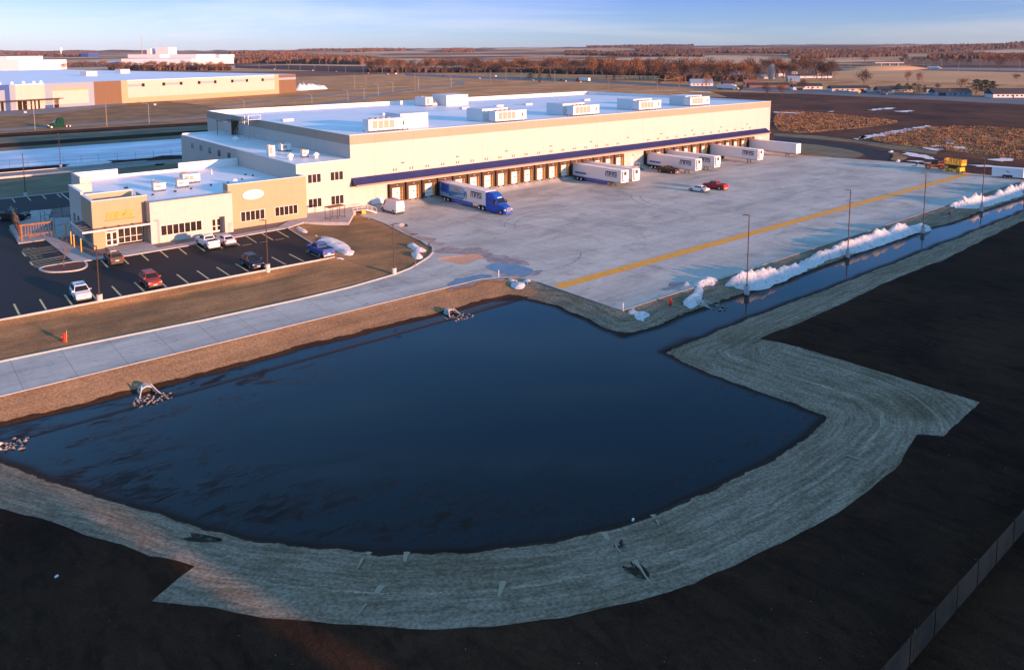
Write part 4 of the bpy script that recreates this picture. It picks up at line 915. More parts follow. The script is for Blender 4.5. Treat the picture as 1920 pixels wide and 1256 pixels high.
for px_, t_, b_ in ((267, 69, 110), (300, 74, 100)):
    x, y = G(px_, b_); d = math.hypot(x, y); mb = MB(); h_ = (b_ - t_) * d / 1441
    mb.cyl((0, 0, 0), (0, 0, h_), 2.2, .6, 4); o = mb.build('radio_mast', ['wire'], loc=(x, y, 0)); tag(o, 'thin tall radio mast above the white plant' if px_ == 267 else 'shorter radio mast on top of the plant tower', 'mast')
x, y = G(115, 108); d = math.hypot(x, y); mb = MB(); mb.cyl((0, 0, 0), (0, 0, 12 * d / 1441), 2, n=6); mb.cyl((0, 0, 9 * d / 1441), (0, 0, 13 * d / 1441), 5, 9, n=10); mb.cyl((0, 0, 13 * d / 1441), (0, 0, 16 * d / 1441), 9, 3, n=10); tag(mb.build('water_tower', ['coping'], loc=(x, y, 0)), 'white water tower on the left horizon', 'water tower')
# ------------------------------------------------------------------ vehicles
PAINT = {}
def paint(name, c, met=0.0, rough=.3):
    M[name] = mat(name, c, .5, met, coat=.12, spec=.35); return name
for n_, c_ in (('white_paint', (.72, .72, .70)), ('silver_red_paint', (.30, .035, .018)), ('brown_paint', (.06, .035, .02)), ('navy_paint', (.012, .018, .035)), ('blue_paint', (.01, .07, .30)),
               ('red_paint', (.38, .012, .010)), ('truck_blue', (.005, .075, .42)), ('dark_brown_paint', (.035, .02, .014)), ('green_paint', (.01, .07, .045)), ('grey_paint', (.18, .18, .19)), ('lift_yellow', (.80, .42, .01)), ('orange_paint', (.45, .12, .02)), ('blue_trim', (.02, .12, .45)), ('silver_paint', (.4, .42, .44)), ('mid_blue', (.03, .18, .42)), ('sky_blue', (.22, .42, .58)), ('deep_red', (.3, .02, .02))):
    paint(n_, c_)
M['green_paint'] = mat('dark_green_paint', (.006, .05, .032), .85, spec=.1)
def sec(x, zb, zt, hw, r=.12):
    return [(x, -hw * .9, zb), (x, -hw, zb + r), (x, -hw, zt - r * 1.2), (x, -hw * .9, zt), (x, hw * .9, zt), (x, hw, zt - r * 1.2), (x, hw, zb + r), (x, hw * .9, zb)]
def wheels(e, xs, hw, r=.36, w=.24, rimm='rim'):
    for x in xs:
        for s_ in (-1, 1):
            mb = MB(); mb.cyl((x, s_ * (hw - w), r), (x, s_ * (hw + .01), r), r, n=14); t = mb.build('wheel', ['tyre'], e)
            mb = MB(); mb.cyl((x, s_ * (hw + .0), r), (x, s_ * (hw + .025), r), r * .62, n=10); mb.build('rim', [rimm], t)
CARS = {  # L, halfwidth, body stations (x,zb,zt,hw), cabin (xr0,xr1,xf1,xf0,zbelt,zroof,hwb,hwt)
    'suv': (4.7, .93, [(-2.35, .45, .85, .80), (-2.25, .3, 1.08, .9), (-1.3, .25, 1.12, .93), (1.0, .25, 1.08, .93), (1.9, .28, 1.0, .9), (2.3, .35, .82, .82), (2.36, .45, .7, .7)], (-2.2, -1.85, .35, 1.15, 1.08, 1.68, .88, .68), .36),
    'sedan': (4.7, .91, [(-2.35, .45, .85, .78), (-2.2, .3, 1.0, .87), (-1.3, .24, 1.02, .91), (1.0, .24, .98, .91), (1.9, .26, .88, .88), (2.3, .33, .72, .8), (2.37, .42, .62, .68)], (-1.85, -1.0, .3, 1.15, .98, 1.44, .84, .62), .34),
    'pickup': (5.8, 1.0, [(-2.9, .55, 1.2, .9), (-2.82, .45, 1.28, .97), (-.5, .42, 1.28, 1.0), (1.3, .4, 1.26, 1.0), (2.5, .42, 1.18, .97), (2.85, .48, 1.0, .9), (2.9, .55, .85, .8)], (-.95, -.75, .75, 1.35, 1.24, 1.9, .92, .72), .42),
    'van': (5.9, 1.02, [(-2.95, .4, 1.3, .98), (-2.9, .35, 1.4, 1.0), (1.4, .35, 1.4, 1.02), (2.3, .35, 1.2, .98), (2.85, .4, .95, .9), (2.95, .5, .8, .8)], (-2.94, -2.9, 1.35, 2.05, 1.3, 2.6, 1.0, .9), .37)}
def car(kind, pm, name, label, cat, x, y, zz, heading, group=None, roofrails=False, rack=None, bedfill=None):
    e = empty(name, label, cat, (x, y, zz), heading, group)
    L, hw, st, cb, wr = CARS[kind]
    xr0, xr1, xf1, xf0, zb, zr, hb, ht = cb
    mb = MB(); mb.loft([sec(*q) for q in st], 0)
    def lerp(a, b, t): return a + (b - a) * t
    mb.loft([[(xr0, -hb, zb - .05), (xr1, -ht, zr - .06), (xr1 + .1, -ht * .88, zr), (xr1 + .1, ht * .88, zr), (xr1, ht, zr - .06), (xr0, hb, zb - .05)],
             [(xf0, -hb, zb - .05), (xf1, -ht, zr - .06), (xf1 - .1, -ht * .88, zr), (xf1 - .1, ht * .88, zr), (xf1, ht, zr - .06), (xf0, hb, zb - .05)]], 0)
    wx = {'suv': (-1.4, 1.4), 'sedan': (-1.4, 1.42), 'pickup': (-1.75, 1.85), 'van': (-1.8, 2.05)}[kind]
    for x_ in wx:
        for s_ in (-1, 1): mb.cyl((x_, s_ * (hw - .3), wr + .04), (x_, s_ * (hw + .004), wr + .04), wr + .08, n=14, m=1)
    mb.box(-L / 2 + .05, L / 2 - .1, -hw * .86, hw * .86, .2, .42, 1)
    if kind == 'pickup':
        mb.box(-2.72, -1.08, -.8, .8, 1.27, 1.292, 1)
        for s_ in (-.93, .81): mb.box(-2.8, -1.0, s_, s_ + .12, 1.27, 1.38, 0)
        mb.box(-2.86, -2.74, -.9, .9, 1.2, 1.37, 0)
    mb.build('body', [pm, 'plastic'], e)
    def P(s_, u, v, o=.012):     # point on cabin side plane; u 0..1 rear..front, v 0..1 belt..roof
        xb = lerp(xr0, xf0, u); xt = lerp(xr1, xf1, u); return (lerp(xb, xt, v), s_ * (lerp(hb, ht, v) + o), lerp(zb - .05, zr - .06, v) + o)
    for s_ in (-1, 1):
        if kind == 'van': spans = [(.86, .985)]
        elif kind == 'pickup': spans = [(.1, .48), (.53, .93)]
        else: spans = [(.07, .28), (.31, .6), (.64, .93)]
        mb = MB()
        for a, b in spans:
            mb.quad(P(s_, a, .2), P(s_, b, .2), P(s_, b, .92), P(s_, a, .92))
        mb.build('side_window', ['carglass'], e)
    def Q(front, u, v, o=.015):
        x0_, x1_ = (xf0, xf1) if front else (xr0, xr1); return (lerp(x0_, x1_, v) + (o if front else -o), lerp(lerp(-hb, -ht, v), lerp(hb, ht, v), u), lerp(zb - .05, zr - .06, v) + o)
    mb = MB(); mb.quad(Q(1, .05, .12), Q(1, .95, .12), Q(1, .95, .95), Q(1, .05, .95)); mb.build('windshield', ['carglass'], e)
    mb = MB()
    if kind == 'van':
        for a, b in ((.1, .45), (.55, .9)): mb.quad(Q(0, b, .35), Q(0, a, .35), Q(0, a, .75), Q(0, b, .75))
    else: mb.quad(Q(0, .92, .25), Q(0, .08, .25), Q(0, .08, .9), Q(0, .92, .9))
    mb.build('rear_window', ['carglass' if kind != 'van' else pm], e)
    fx = L / 2; 
    for s_ in (-1, 1):
        mb = MB(); mb.box(fx - .22, fx - .03, s_ * .66 - .16, s_ * .66 + .16, .68 if kind != 'pickup' else .85, .82 if kind != 'pickup' else 1.05); mb.build('headlight', ['lamp'], e)
        mb = MB(); mb.box(-fx - .01, -fx + .12, s_ * (hw - .14) - .09, s_ * (hw - .14) + .07, .8, 1.05); mb.build('tail_light', ['tail'], e)
        mb = MB(); mb.box(xf0 - .35, xf0 - .15, s_ * (hw + .04) - .12, s_ * (hw + .04) + .12, zb + .02, zb + .18); mb.build('wing_mirror', [pm], e)
    mb = MB(); mb.box(fx - .06, fx + .0, -.42, .42, .5, .78); mb.build('grille', ['black'], e)
    mb = MB(); mb.box(fx - .02, fx + .02, -.24, .24, .42, .54); mb.build('number_plate', ['coping'], e); mb = MB(); mb.box(-fx - .03, -fx, -.24, .24, .62, .74); mb.build('number_plate', ['coping'], e)
    bm_ = ['plastic' if kind != 'pickup' else 'rim']; mb = MB(); mb.box(fx - .12, fx + .05, -hw * .8, hw * .8, .3, .44); mb.build('bumper', bm_, e); mb = MB(); mb.box(-fx - .06, -fx + .12, -hw * .85, hw * .85, .35, .55); mb.build('bumper', bm_, e)
    if roofrails:
        mb = MB()
        for s_ in (-1, 1): mb.bar((xr1 + .2, s_ * ht * .9, zr + .03), (xf1 - .2, s_ * ht * .9, zr + .03), .05)
        mb.build('roof_rail', ['rim'], e)
        mb = MB(); mb.box(xf1 - 1.1, xf1 - .35, -.42, .42, zr, zr + .012); mb.build('sunroof', ['carglass'], e)
    if rack:
        mb = MB()
        for yy in (-.55, -.2): mb.bar((-2.2, yy, zr + .2), (1.2, yy, zr + .2), .06)
        for k in range(11): mb.bar((-2.1 + .32 * k, -.55, zr + .2), (-2.1 + .32 * k, -.2, zr + .2), .04)
        for xx in (-1.8, 0, 1.1): mb.bar((xx, -.8, zr + .1), (xx, .8, zr + .1), .05)
        mb.build('ladder_rack', ['deep_red'], e)
    wheels(e, wx, hw, wr); return e
PI = math.pi
car('suv', 'white_paint', 'parked_suv', 'white suv with a black sunroof parked nose out beside the leftmost light pole', 'car', 18.7, 107.0, 1.06, -PI / 2 - .03, roofrails=True)
car('suv', 'silver_red_paint', 'parked_suv', 'orange red suv parked alone in the bay row along the lawn', 'car', 27.0, 107.1, 1.06, -PI / 2)
car('suv', 'navy_paint', 'parked_suv', 'dark navy suv parked beside the middle light pole', 'car', 40.75, 106.8, 1.06, -PI / 2)
car('suv', 'brown_paint', 'parked_suv', 'dark brown suv parked nose in by the entrance slab', 'car', 25.95, 122.4, 1.06, PI / 2, roofrails=True)
car('pickup', 'white_paint', 'parked_pickup', 'white pickup truck with empty bed parked nose in by the recessed door', 'pickup truck', 39.7, 122.6, 1.06, PI / 2 + .02)
car('sedan', 'white_paint', 'parked_sedan', 'white sedan beside the white pickup in front of the office', 'car', 42.5, 122.3, 1.06, PI / 2)
car('pickup', 'blue_paint', 'parked_pickup', 'bright blue pickup truck parked against the snow bank', 'pickup truck', 51.2, 106.4, 1.06, PI / 2)
car('pickup', 'dark_brown_paint', 'parked_pickup', 'two tone white and dark pickup behind the timber shelter', 'pickup truck', 18.9, 166.3, 1.06, -.75)
car('van', 'white_paint', 'cargo_van', 'white high roof cargo van with a red ladder rack near the first dock', 'van', 78.3, 130.0, 0, PI / 2 + .02, rack=True)
car('sedan', 'white_paint', 'parked_sedan', 'white sedan standing alone in the open yard', 'car', 143.0, 103.7, 0, PI / 2 + .05)
car('pickup', 'red_paint', 'parked_pickup', 'red pickup truck beside the white sedan in the open yard', 'pickup truck', 148.6, 103.2, 0, PI / 2 + .02)
car('pickup', 'dark_brown_paint', 'parked_pickup', 'dark brown pickup truck parked alongside a docked trailer', 'pickup truck', 158.9, 125.0, 0, PI / 2 + .05)

# semi trailers: local x forward (nose), y left, origin on the ground under the rear door
def trailer(label, X, skirt=False, mural=False, word=True, stripe=False, reefer=True, landing=True, y0=134.0, col='white_paint'):
    e = empty('semi_trailer', label, 'trailer', (X, y0, 0), -PI / 2, 'semi trailers backed up to the docks')
    L = 15.9
    mb = MB(); mb.box(0, L, -1.3, 1.3, 1.15, 4.05, 0); mb.box(0, L, -1.28, 1.28, 4.05, 4.09, 0); o = mb.build('box', [col], e)
    mb = MB()
    for s_ in (-1, 1):
        mb.box(-.02, L + .02, s_ * 1.3 - .02, s_ * 1.3 + .02, 1.12, 1.34, 0); mb.box(0, L, s_ * 1.3 - .025, s_ * 1.3 + .025, 3.98, 4.1, 0)
        for xx in (.04, L - .04): mb.box(xx - .06, xx + .06, s_ * 1.3 - .03, s_ * 1.3 + .03, 1.15, 4.08, 0)
        for k in range(17): mb.box(.6 + k * .92, .72 + k * .92, s_ * 1.33 - .005, s_ * 1.33 + .005, 1.19, 1.27, 1)
    mb.build('edge_trim', ['frame', 'tail'], e)
    mb = MB(); 
    for s_ in (-.5, .42): mb.box(.6, L - 1, s_, s_ + .1, .95, 1.14)
    mb.box(.4, 3.6, -1.0, 1.0, .62, .95); mb.build('chassis', ['black'], e)
    for x in (1.6, 2.85):
        for s_ in (-1, 1):
            mb = MB(); mb.cyl((x, s_ * .7, .5), (x, s_ * 1.26, .5), .5, n=14); t = mb.build('wheel', ['tyre'], e)
            mb = MB(); mb.cyl((x, s_ * 1.1, .5), (x, s_ * 1.28, .5), .27, n=10); mb.build('rim', ['lamp'], t)
    if landing:
        mb = MB()
        for s_ in (-1, 1): mb.box(12.3, 12.45, s_ * .85 - .07, s_ * .85 + .07, .08, 1.15); mb.box(12.2, 12.55, s_ * .85 - .16, s_ * .85 + .16, .0, .08); mb.bar((12.4, s_ * .85, .5), (13.4, s_ * .7, 1.12), .06)
        mb.bar((12.37, -.85, .5), (12.37, .85, .5), .07); mb.bar((12.37, -.85, 1.05), (12.37, .85, .4), .05)
        mb.build('landing_gear', ['plastic'], e)
    if skirt:
        mb = MB()
        for s_ in (-1, 1): mb.box(4.0, 11.6, s_ * 1.26 - .02, s_ * 1.26 + .02, .3, 1.12)
        k = mb.build('side_skirt', ['truck_blue'], e)
        mb = MB(); 
        for j in range(26): mb.box(11.0 - .24 * j - .15, 11.0 - .24 * j, -1.30, -1.285, .64, .78)
        mb.build('skirt_lettering', ['sky_blue'], k)
    if reefer:
        mb = MB(); mb.loft([[(L, -1.05, 1.9), (L, 1.05, 1.9), (L, 1.05, 3.95), (L, -1.05, 3.95)], [(L + .35, -1.0, 1.95), (L + .35, 1.0, 1.95), (L + .35, 1.0, 3.9), (L + .35, -1.0, 3.9)], [(L + .48, -.8, 2.2), (L + .48, .8, 2.2), (L + .48, .8, 3.7), (L + .48, -.8, 3.7)]])
        r_ = mb.build('refrigeration_unit', [col], e)
        mb = MB(); mb.box(L + .35, L + .5, -.75, .1, 3.0, 3.8); mb.build('unit_grille', ['plastic'], r_)
        mb = MB(); mb.box(L + .36, L + .49, -.9, .9, 2.55, 2.6); mb.box(L + .02, L + .3, -.9, -.5, 1.5, 1.8); mb.build('unit_trim', ['band'], r_)
    for s_ in ((-1,) if (word or stripe or mural) else ()):
        yy = s_ * 1.3 - .008 if s_ > 0 else -1.3 - .008
        pass
    if word:
        # the side seen from the office faces local -y; reading direction runs toward the nose
        mb = MB(); sgn = -1; block_word(mb, 10.9, 2.5, 1.05, lambda x, z_: (x, -1.325, z_), 0, 1)
        mb.build('side_lettering', ['black', 'blue_trim'], e)
        lettering('side_small_lettering', 'MIDWEST REFRIGERATED SERVICES', .24, 'plastic', e, Matrix.Translation((12.8, -1.33, 2.33)) @ RX, ext=.004)
    if stripe:
        mb = MB(); mb.box(.9, 4.5, -1.335, -1.32, 1.75, 2.25, 0); mb.box(4.7, 4.85, -1.335, -1.32, 1.9, 2.1, 0); k = mb.build('side_stripe', ['blue_trim'], e)
        mb = MB()
        for j in range(22): mb.box(1.2 + .13 * j, 1.28 + .13 * j, -1.345, -1.336, 1.92, 2.08)
        mb.build('stripe_lettering', ['sky_blue'], k)
    if mural:
        def pl(pts, m_, off): 
            q = MB(); q.v = [(x_, -1.33 - off, z_) for x_, z_ in pts]; q.f = [tuple(range(len(pts)))]; q.m = [0]; return q.build('mural_panel', [m_], e)
        arc = [(7.6 + 1.6 * math.cos(a), 2.55 + 1.3 * math.sin(a)) for a in [R_(d_) for d_ in range(-80, 85, 11)]]
        pl([(.15, 1.38), (7.3, 1.25)] + arc + [(.15, 3.95)], 'mid_blue', 0); pl([(.7, 2.2), (2.6, 2.0), (3.0, 2.6), (3.3, 3.5), (3.1, 3.85), (.7, 3.9)], 'truck_blue', .006)
        pl([(3.4, 2.5), (8.6, 2.6), (9.0, 3.2), (8.6, 3.7), (3.5, 3.85)], 'sky_blue', .005); pl([(3.9, 1.45), (8.6, 1.6), (8.9, 2.4), (6.6, 2.2)], 'sky_blue', .006)
        pl([(4.6, 2.65), (7.6, 2.6), (7.6, 3.35), (4.6, 3.55)], 'silver_paint', .011); pl([(.2, 1.45), (3.5, 1.4), (3.0, 1.9), (2.4, 1.7), (1.8, 2.1), (1.1, 1.8), (.2, 2.3)], 'sky_blue', .012)
        lettering('mural_lettering', 'LEADERS IN', .36, 'deep_red', e, Matrix.Translation((6.1, -1.35, 3.25)) @ RX, ext=.003)
        lettering('mural_lettering', 'COLD STORAGE', .36, 'plastic', e, Matrix.Translation((6.1, -1.35, 2.87)) @ RX, ext=.003)
        pl([(9.2, 3.0), (9.45, 3.3), (9.6, 2.4), (9.4, 1.5), (9.25, 1.5), (9.35, 2.2)], 'plastic', .004); pl([(.1, 3.0), (.5, 3.0), (.5, 3.7), (.1, 3.7)], 'silver_paint', .012)
    return e
c0 = lambda k: 80.2 + 4.0 * k + 1.85; c1 = lambda k: 160.6 + 4.105 * k + 1.85
trailer('white trailer with blue mural side panel coupled to the blue tractor', c0(3) - .1, skirt=True, mural=True, landing=False)
trailer('white refrigerated trailer with blue side skirt, nearer of the left pair', c0(13), skirt=True, stripe=True)
trailer('white refrigerated trailer half hidden behind the blue skirted trailer', c0(14))
trailer('white refrigerated trailer with a blue stripe behind the dark brown pickup', c1(0), stripe=True)
trailer('white trailer whose lettering is partly cut off by the striped trailer in front', c1(2))
trailer('white lettered trailer standing alone between empty docks on the right', c1(7))
trailer('plain white trailer without lettering at the last dock', c1(12), word=False, reefer=False)

def tractor(label, x, y, zz, head, pm, group=None, bobtail=False):
    e = empty('semi_tractor', label, 'truck', (x, y, zz), head, group)   # origin under the front bumper, x forward
    def s6(x_, hw_, zb, zt, r=.18): return [(x_, -hw_, zb), (x_, -hw_, zt - r), (x_, -hw_ + r, zt), (x_, hw_ - r, zt), (x_, hw_, zt - r), (x_, hw_, zb)]
    mb = MB(); mb.loft([s6(-.1, .75, .6, 1.3), s6(-.45, .92, .55, 1.62), s6(-1.6, 1.0, .6, 1.95), s6(-2.1, 1.05, .6, 2.05)]); mb.build('hood', [pm], e)
    mb = MB(); mb.loft([s6(-2.0, 1.08, .55, 2.1), s6(-2.75, 1.1, .5, 3.0, .25), s6(-3.0, 1.12, .5, 3.15, .25), s6(-3.7, 1.15, .5, 3.75, .3), s6(-4.4, 1.18, .5, 4.0, .25), s6(-5.4, 1.18, .55, 4.02, .15)]); cab = mb.build('cab', [pm], e)
    mb = MB(); mb.quad((-2.06, -.95, 2.14), (-2.06, .95, 2.14), (-2.71, .88, 2.93), (-2.71, -.88, 2.93)); 
    o = mb.build('windshield', ['carglass'], e); o.location = (.06, 0, .04)
    for s_ in (-1, 1):
        mb = MB(); mb.quad((-2.55, s_ * 1.135, 2.1), (-3.45, s_ * 1.165, 2.1), (-3.45, s_ * 1.165, 2.85), (-2.8, s_ * 1.14, 2.8)); mb.build('side_window', ['carglass'], e)
        mb = MB(); mb.box(-4.75, -4.35, s_ * 1.195 - .01, s_ * 1.195 + .01, 2.4, 2.9); mb.build('sleeper_window', ['carglass'], e)
        mb = MB(); mb.box(-2.5, -2.35, s_ * 1.4 - .12, s_ * 1.4 + .12, 1.9, 2.6); mb.bar((-2.5, s_ * 1.1, 2.55), (-2.45, s_ * 1.35, 2.55), .04); mb.build('mirror', ['black'], e)
        mb = MB(); mb.box(-.5, -.14, s_ * .82 - .12, s_ * .82 + .12, .95, 1.25); mb.build('headlight', ['lamp'], e)
        mb = MB(); mb.box(-6.0, -5.4, s_ * 1.2 - .03, s_ * 1.2 + .03, .5, 3.9); mb.build('side_fairing', [pm], e)
        mb = MB(); mb.box(-5.4, -2.2, s_ * 1.12 - .12, s_ * 1.12 + .08, .32, .62); mb.build('side_step', [pm], e)
    mb = MB(); mb.box(-.12, -.03, -.5, .5, .75, 1.5); g = mb.build('grille', ['rim'], e); mb = MB()
    for k in range(6): mb.box(-.03, -.015, -.42, .42, .82 + .11 * k, .88 + .11 * k)
    mb.build('grille_slats', ['black'], g)
    mb = MB(); mb.loft([s6(.05, .85, .32, .72, .08), s6(-.5, 1.12, .3, .74, .08)]); mb.build('bumper', [pm], e)
    mb = MB(); mb.box(-3.6, -3.5, -.55, .55, 3.1, 3.35); 
    o = mb.build('roof_sign', ['coping'], e); o.location = (.62, 0, -.15)
    mb = MB(); mb.box(-8.9, -5.4, -.45, -.35, .75, 1.0); mb.box(-8.9, -5.4, .35, .45, .75, 1.0); mb.box(-8.0, -6.6, -.5, .5, 1.0, 1.12); mb.build('chassis', ['black'], e)
    wheels(e, (-1.25,), 1.12, .5, .3, 'rim')
    for x_ in (-6.75, -8.05):
        for s_ in (-1, 1):
            mb = MB(); mb.cyl((x_, s_ * .62, .5), (x_, s_ * 1.2, .5), .5, n=14); t = mb.build('wheel', ['tyre'], e)
            mb = MB(); mb.cyl((x_, s_ * 1.05, .5), (x_, s_ * 1.22, .5), .27, n=10); mb.build('rim', ['lamp'], t)
    return e
tractor('bright blue sleeper tractor coupled to the mural trailer', c0(3) - .1, 112.4, 0, -PI / 2, 'truck_blue')
gx, gy = G(87, 240, .3); tractor('dark green tractor without a trailer driving on the north road', gx, gy - 3, .3, PI + .03, 'green_paint')
# highway rigs
def rig(px, py, label, pm, head, box='white_paint'):
    x, y = G(px, py, .2); e = empty('highway_truck', label, 'truck', (x, y, .2), head)
    mb = MB(); mb.box(-21.5, -6, -1.3, 1.3, 1.1, 4.1); mb.build('box', [box], e)
    mb = MB(); mb.box(-21, -1, -1.0, 1.0, .7, 1.1)
    mb.build('chassis', ['black'], e)
    mb = MB(); mb.loft([[(0, -1, .5), (0, 1, .5), (0, 1, 1.6), (0, -1, 1.6)], [(-1.8, -1.1, .5), (-1.8, 1.1, .5), (-1.8, 1.1, 2.1), (-1.8, -1.1, 2.1)], [(-2.6, -1.15, .5), (-2.6, 1.15, .5), (-2.6, 1.15, 3.0), (-2.6, -1.15, 3.0)], [(-3.6, -1.2, .5), (-3.6, 1.2, .5), (-3.6, 1.2, 3.9), (-3.6, -1.2, 3.9)], [(-5.4, -1.2, .5), (-5.4, 1.2, .5), (-5.4, 1.2, 4), (-5.4, -1.2, 4)]]); mb.build('cab', [pm], e)
    mb = MB(); mb.quad((-1.86, -1.0, 2.16), (-1.86, 1.0, 2.16), (-2.55, 1.0, 2.98), (-2.55, -1.0, 2.98)); o = mb.build('windshield', ['carglass'], e); o.location = (.08, 0, .03)
    wheels(e, (-1.3, -5.6, -6.9, -19, -20.2), 1.2, .5, .4); return e
HD = math.atan2(*(np.array(G(1500, 172)) - np.array(G(1260, 160)))[::-1])
rig(1385, 169.5, 'white tractor trailer on the highway behind the warehouse roof', 'white_paint', HD)
rig(1080, 153, 'red cab tractor with a white box trailer on the highway', 'red_paint', HD + PI)
rig(1128, 115.5, 'distant grey tractor trailer on the far interstate', 'grey_paint', HD + PI)
rig(1764, 129.5, 'white tanker like truck on the far right interstate', 'white_paint', HD)
hw = [(1657, 178.5, 'grey_paint', 'suv', 'dark grey car on the highway in front of the evergreens'), (1013, 154.5, 'red_paint', 'suv', 'red car on the highway above the roof corner'), (998, 152, 'silver_paint', 'sedan', 'silver blue sedan on the highway near the red car'),
      (1052, 152, 'navy_paint', 'suv', 'black suv trailing the red cab truck'), (1058, 153.5, 'grey_paint', 'pickup', 'grey pickup near the black suv on the highway'), (1126, 149.5, 'white_paint', 'sedan', 'white car right of the white box trailer'), (898, 148.5, 'white_paint', 'sedan', 'white car on the highway left of the utility pole'),
      (832, 144.5, 'navy_paint', 'suv', 'dark suv on the highway left of centre'), (726, 140, 'navy_paint', 'pickup', 'dark pickup on the highway near the round sign'), (690, 138.8, 'silver_paint', 'sedan', 'silver car on the distant highway'), (1100, 152.8, 'dark_brown_paint', 'sedan', 'dark sedan below the white box trailer'),
      (514, 131, 'white_paint', 'sedan', 'white car on the distant highway bend at the left'), (586, 133.5, 'white_paint', 'suv', 'white suv on the distant highway bend'), (630, 135.5, 'grey_paint', 'suv', 'grey suv on the distant highway')]
for px, py, pm, kd, lab in hw:
    x, y = G(px, py, .2); car(kd, pm, 'highway_car', lab, 'car', x, y, .2, HD + (0 if px % 2 else PI), 'cars on the highway')

# scissor lift, telehandler, cargo trailer at the far end of the yard
e = empty('scissor_lift', 'yellow scissor lift with railed platform at the end of the yellow line', 'lift', (216.5, 76.6, 0), R_(78))
mb = MB(); mb.box(-2.0, 2.0, -1.05, 1.05, .5, 1.0); mb.box(-2.0, -1.2, -1.05, 1.05, 1.0, 1.5); mb.box(1.3, 2.0, -1.1, 1.1, 1.0, 1.45); mb.box(-2.1, 2.1, -1.15, -1.0, .4, .6); mb.build('chassis', ['lift_yellow'], e)
mb = MB()
for k in range(4):
    for s_ in (-.7, .7): mb.bar((-1.5, s_, 1.1 + .22 * k), (1.5, s_, 1.32 + .22 * k), .12); mb.bar((1.5, s_ * .9, 1.1 + .22 * k), (-1.5, s_ * .9, 1.32 + .22 * k), .12)
mb.build('scissor_stack', ['plastic'], e)
mb = MB(); mb.box(-2.3, 2.3, -1.1, 1.1, 2.0, 2.25); pf = mb.build('platform', ['lift_yellow'], e)
mb = MB()
for z_ in (2.6, 3.0, 3.4):
    for s_ in (-1.08, 1.08): mb.bar((-2.28, s_, z_), (2.28, s_, z_), .12)
    for xx in (-2.28, 2.28): mb.bar((xx, -1.08, z_), (xx, 1.08, z_), .12)
for k in range(7):
    for s_ in (-1.08, 1.08): mb.bar((-2.28 + .76 * k, s_, 2.2), (-2.28 + .76 * k, s_, 3.42), .11)
for k in range(4):
    for xx in (-2.28, 2.28): mb.bar((xx, -1.08 + .72 * k, 2.2), (xx, -1.08 + .72 * k, 3.42), .11)
mb.box(-2.3, -2.24, -1.0, 1.0, 2.3, 2.7); mb.build('guard_rail', ['lift_yellow'], pf)
wheels(e, (-1.4, 1.4), 1.1, .45, .3, 'lift_yellow')
e = empty('telehandler', 'orange and black telehandler parked behind the yellow lift', 'construction vehicle', (218.5, 82.5, 0), R_(115))
mb = MB(); mb.loft([[(-2.4, -.9, .6), (-2.4, .9, .6), (-2.4, .9, 1.4), (-2.4, -.9, 1.4)], [(-.6, -.95, .55), (-.6, .95, .55), (-.6, .95, 1.5), (-.6, -.95, 1.5)], [(2.2, -.9, .6), (2.2, .9, .6), (2.2, .9, 1.1), (2.2, -.9, 1.1)]]); mb.build('body', ['orange_paint'], e)
mb = MB(); mb.loft([[(-.9, .1, 1.4), (-.7, .1, 2.6), (-.7, .95, 2.6), (-.9, .98, 1.4)], [(.9, .1, 1.3), (.4, .1, 2.6), (.4, .95, 2.6), (.9, .98, 1.3)]]); mb.build('cab', ['carglass'], e)
mb = MB(); mb.cyl((-2.2, -.3, 2.1), (3.6, -.3, 1.5), .2, n=4); mb.cyl((3.4, -.3, 1.6), (4.3, -.3, .9), .15, n=4); mb.build('boom', ['orange_paint'], e)
mb = MB(); mb.box(4.2, 4.35, -.8, .3, .5, 1.3); mb.bar((4.3, -.6, .5), (5.4, -.6, .45), .08); mb.bar((4.3, .1, .5), (5.4, .1, .45), .08); mb.build('fork', ['black'], e)
wheels(e, (-1.6, 1.5), 1.15, .62, .4, 'orange_paint')
e = empty('cargo_trailer', 'white enclosed cargo trailer with a small black bird like emblem at the yard corner', 'trailer', (216.3, 64.5, 0), R_(105))
mb = MB(); mb.box(-3.4, 3.2, -1.2, 1.2, .5, 2.7); mb.loft([[(-3.4, -1.2, .5), (-3.4, 1.2, .5), (-3.4, 1.2, 2.7), (-3.4, -1.2, 2.7)], [(-4.0, -.6, .5), (-4.0, .6, .5), (-4.0, .6, 2.6), (-4.0, -.6, 2.6)]]); mb.build('box', ['white_paint'], e)
mb = MB(); mb.bar((3.2, 0, .5), (4.6, 0, .5), .1); mb.bar((-4.0, 0, .5), (-5.2, 0, .5), .1); mb.build('drawbar', ['black'], e)
mb = MB()
for s_ in (-1, 1): mb.quad((-.5, s_ * 1.215, 1.7), (.1, s_ * 1.215, 1.75), (.35, s_ * 1.215, 2.0), (-.1, s_ * 1.215, 1.95)); mb.quad((-.6, s_ * 1.215, 1.5), (-.3, s_ * 1.215, 1.72), (-.5, s_ * 1.215, 1.72), (-.7, s_ * 1.215, 1.55))
mb.build('emblem', ['black'], e)
mb = MB(); mb.box(-1.2, .9, -1.28, -1.2, .45, .95); mb.box(-1.2, .9, 1.2, 1.28, .45, .95); mb.build('fender', ['black'], e); wheels(e, (-.65, .35), 1.2, .36, .25)
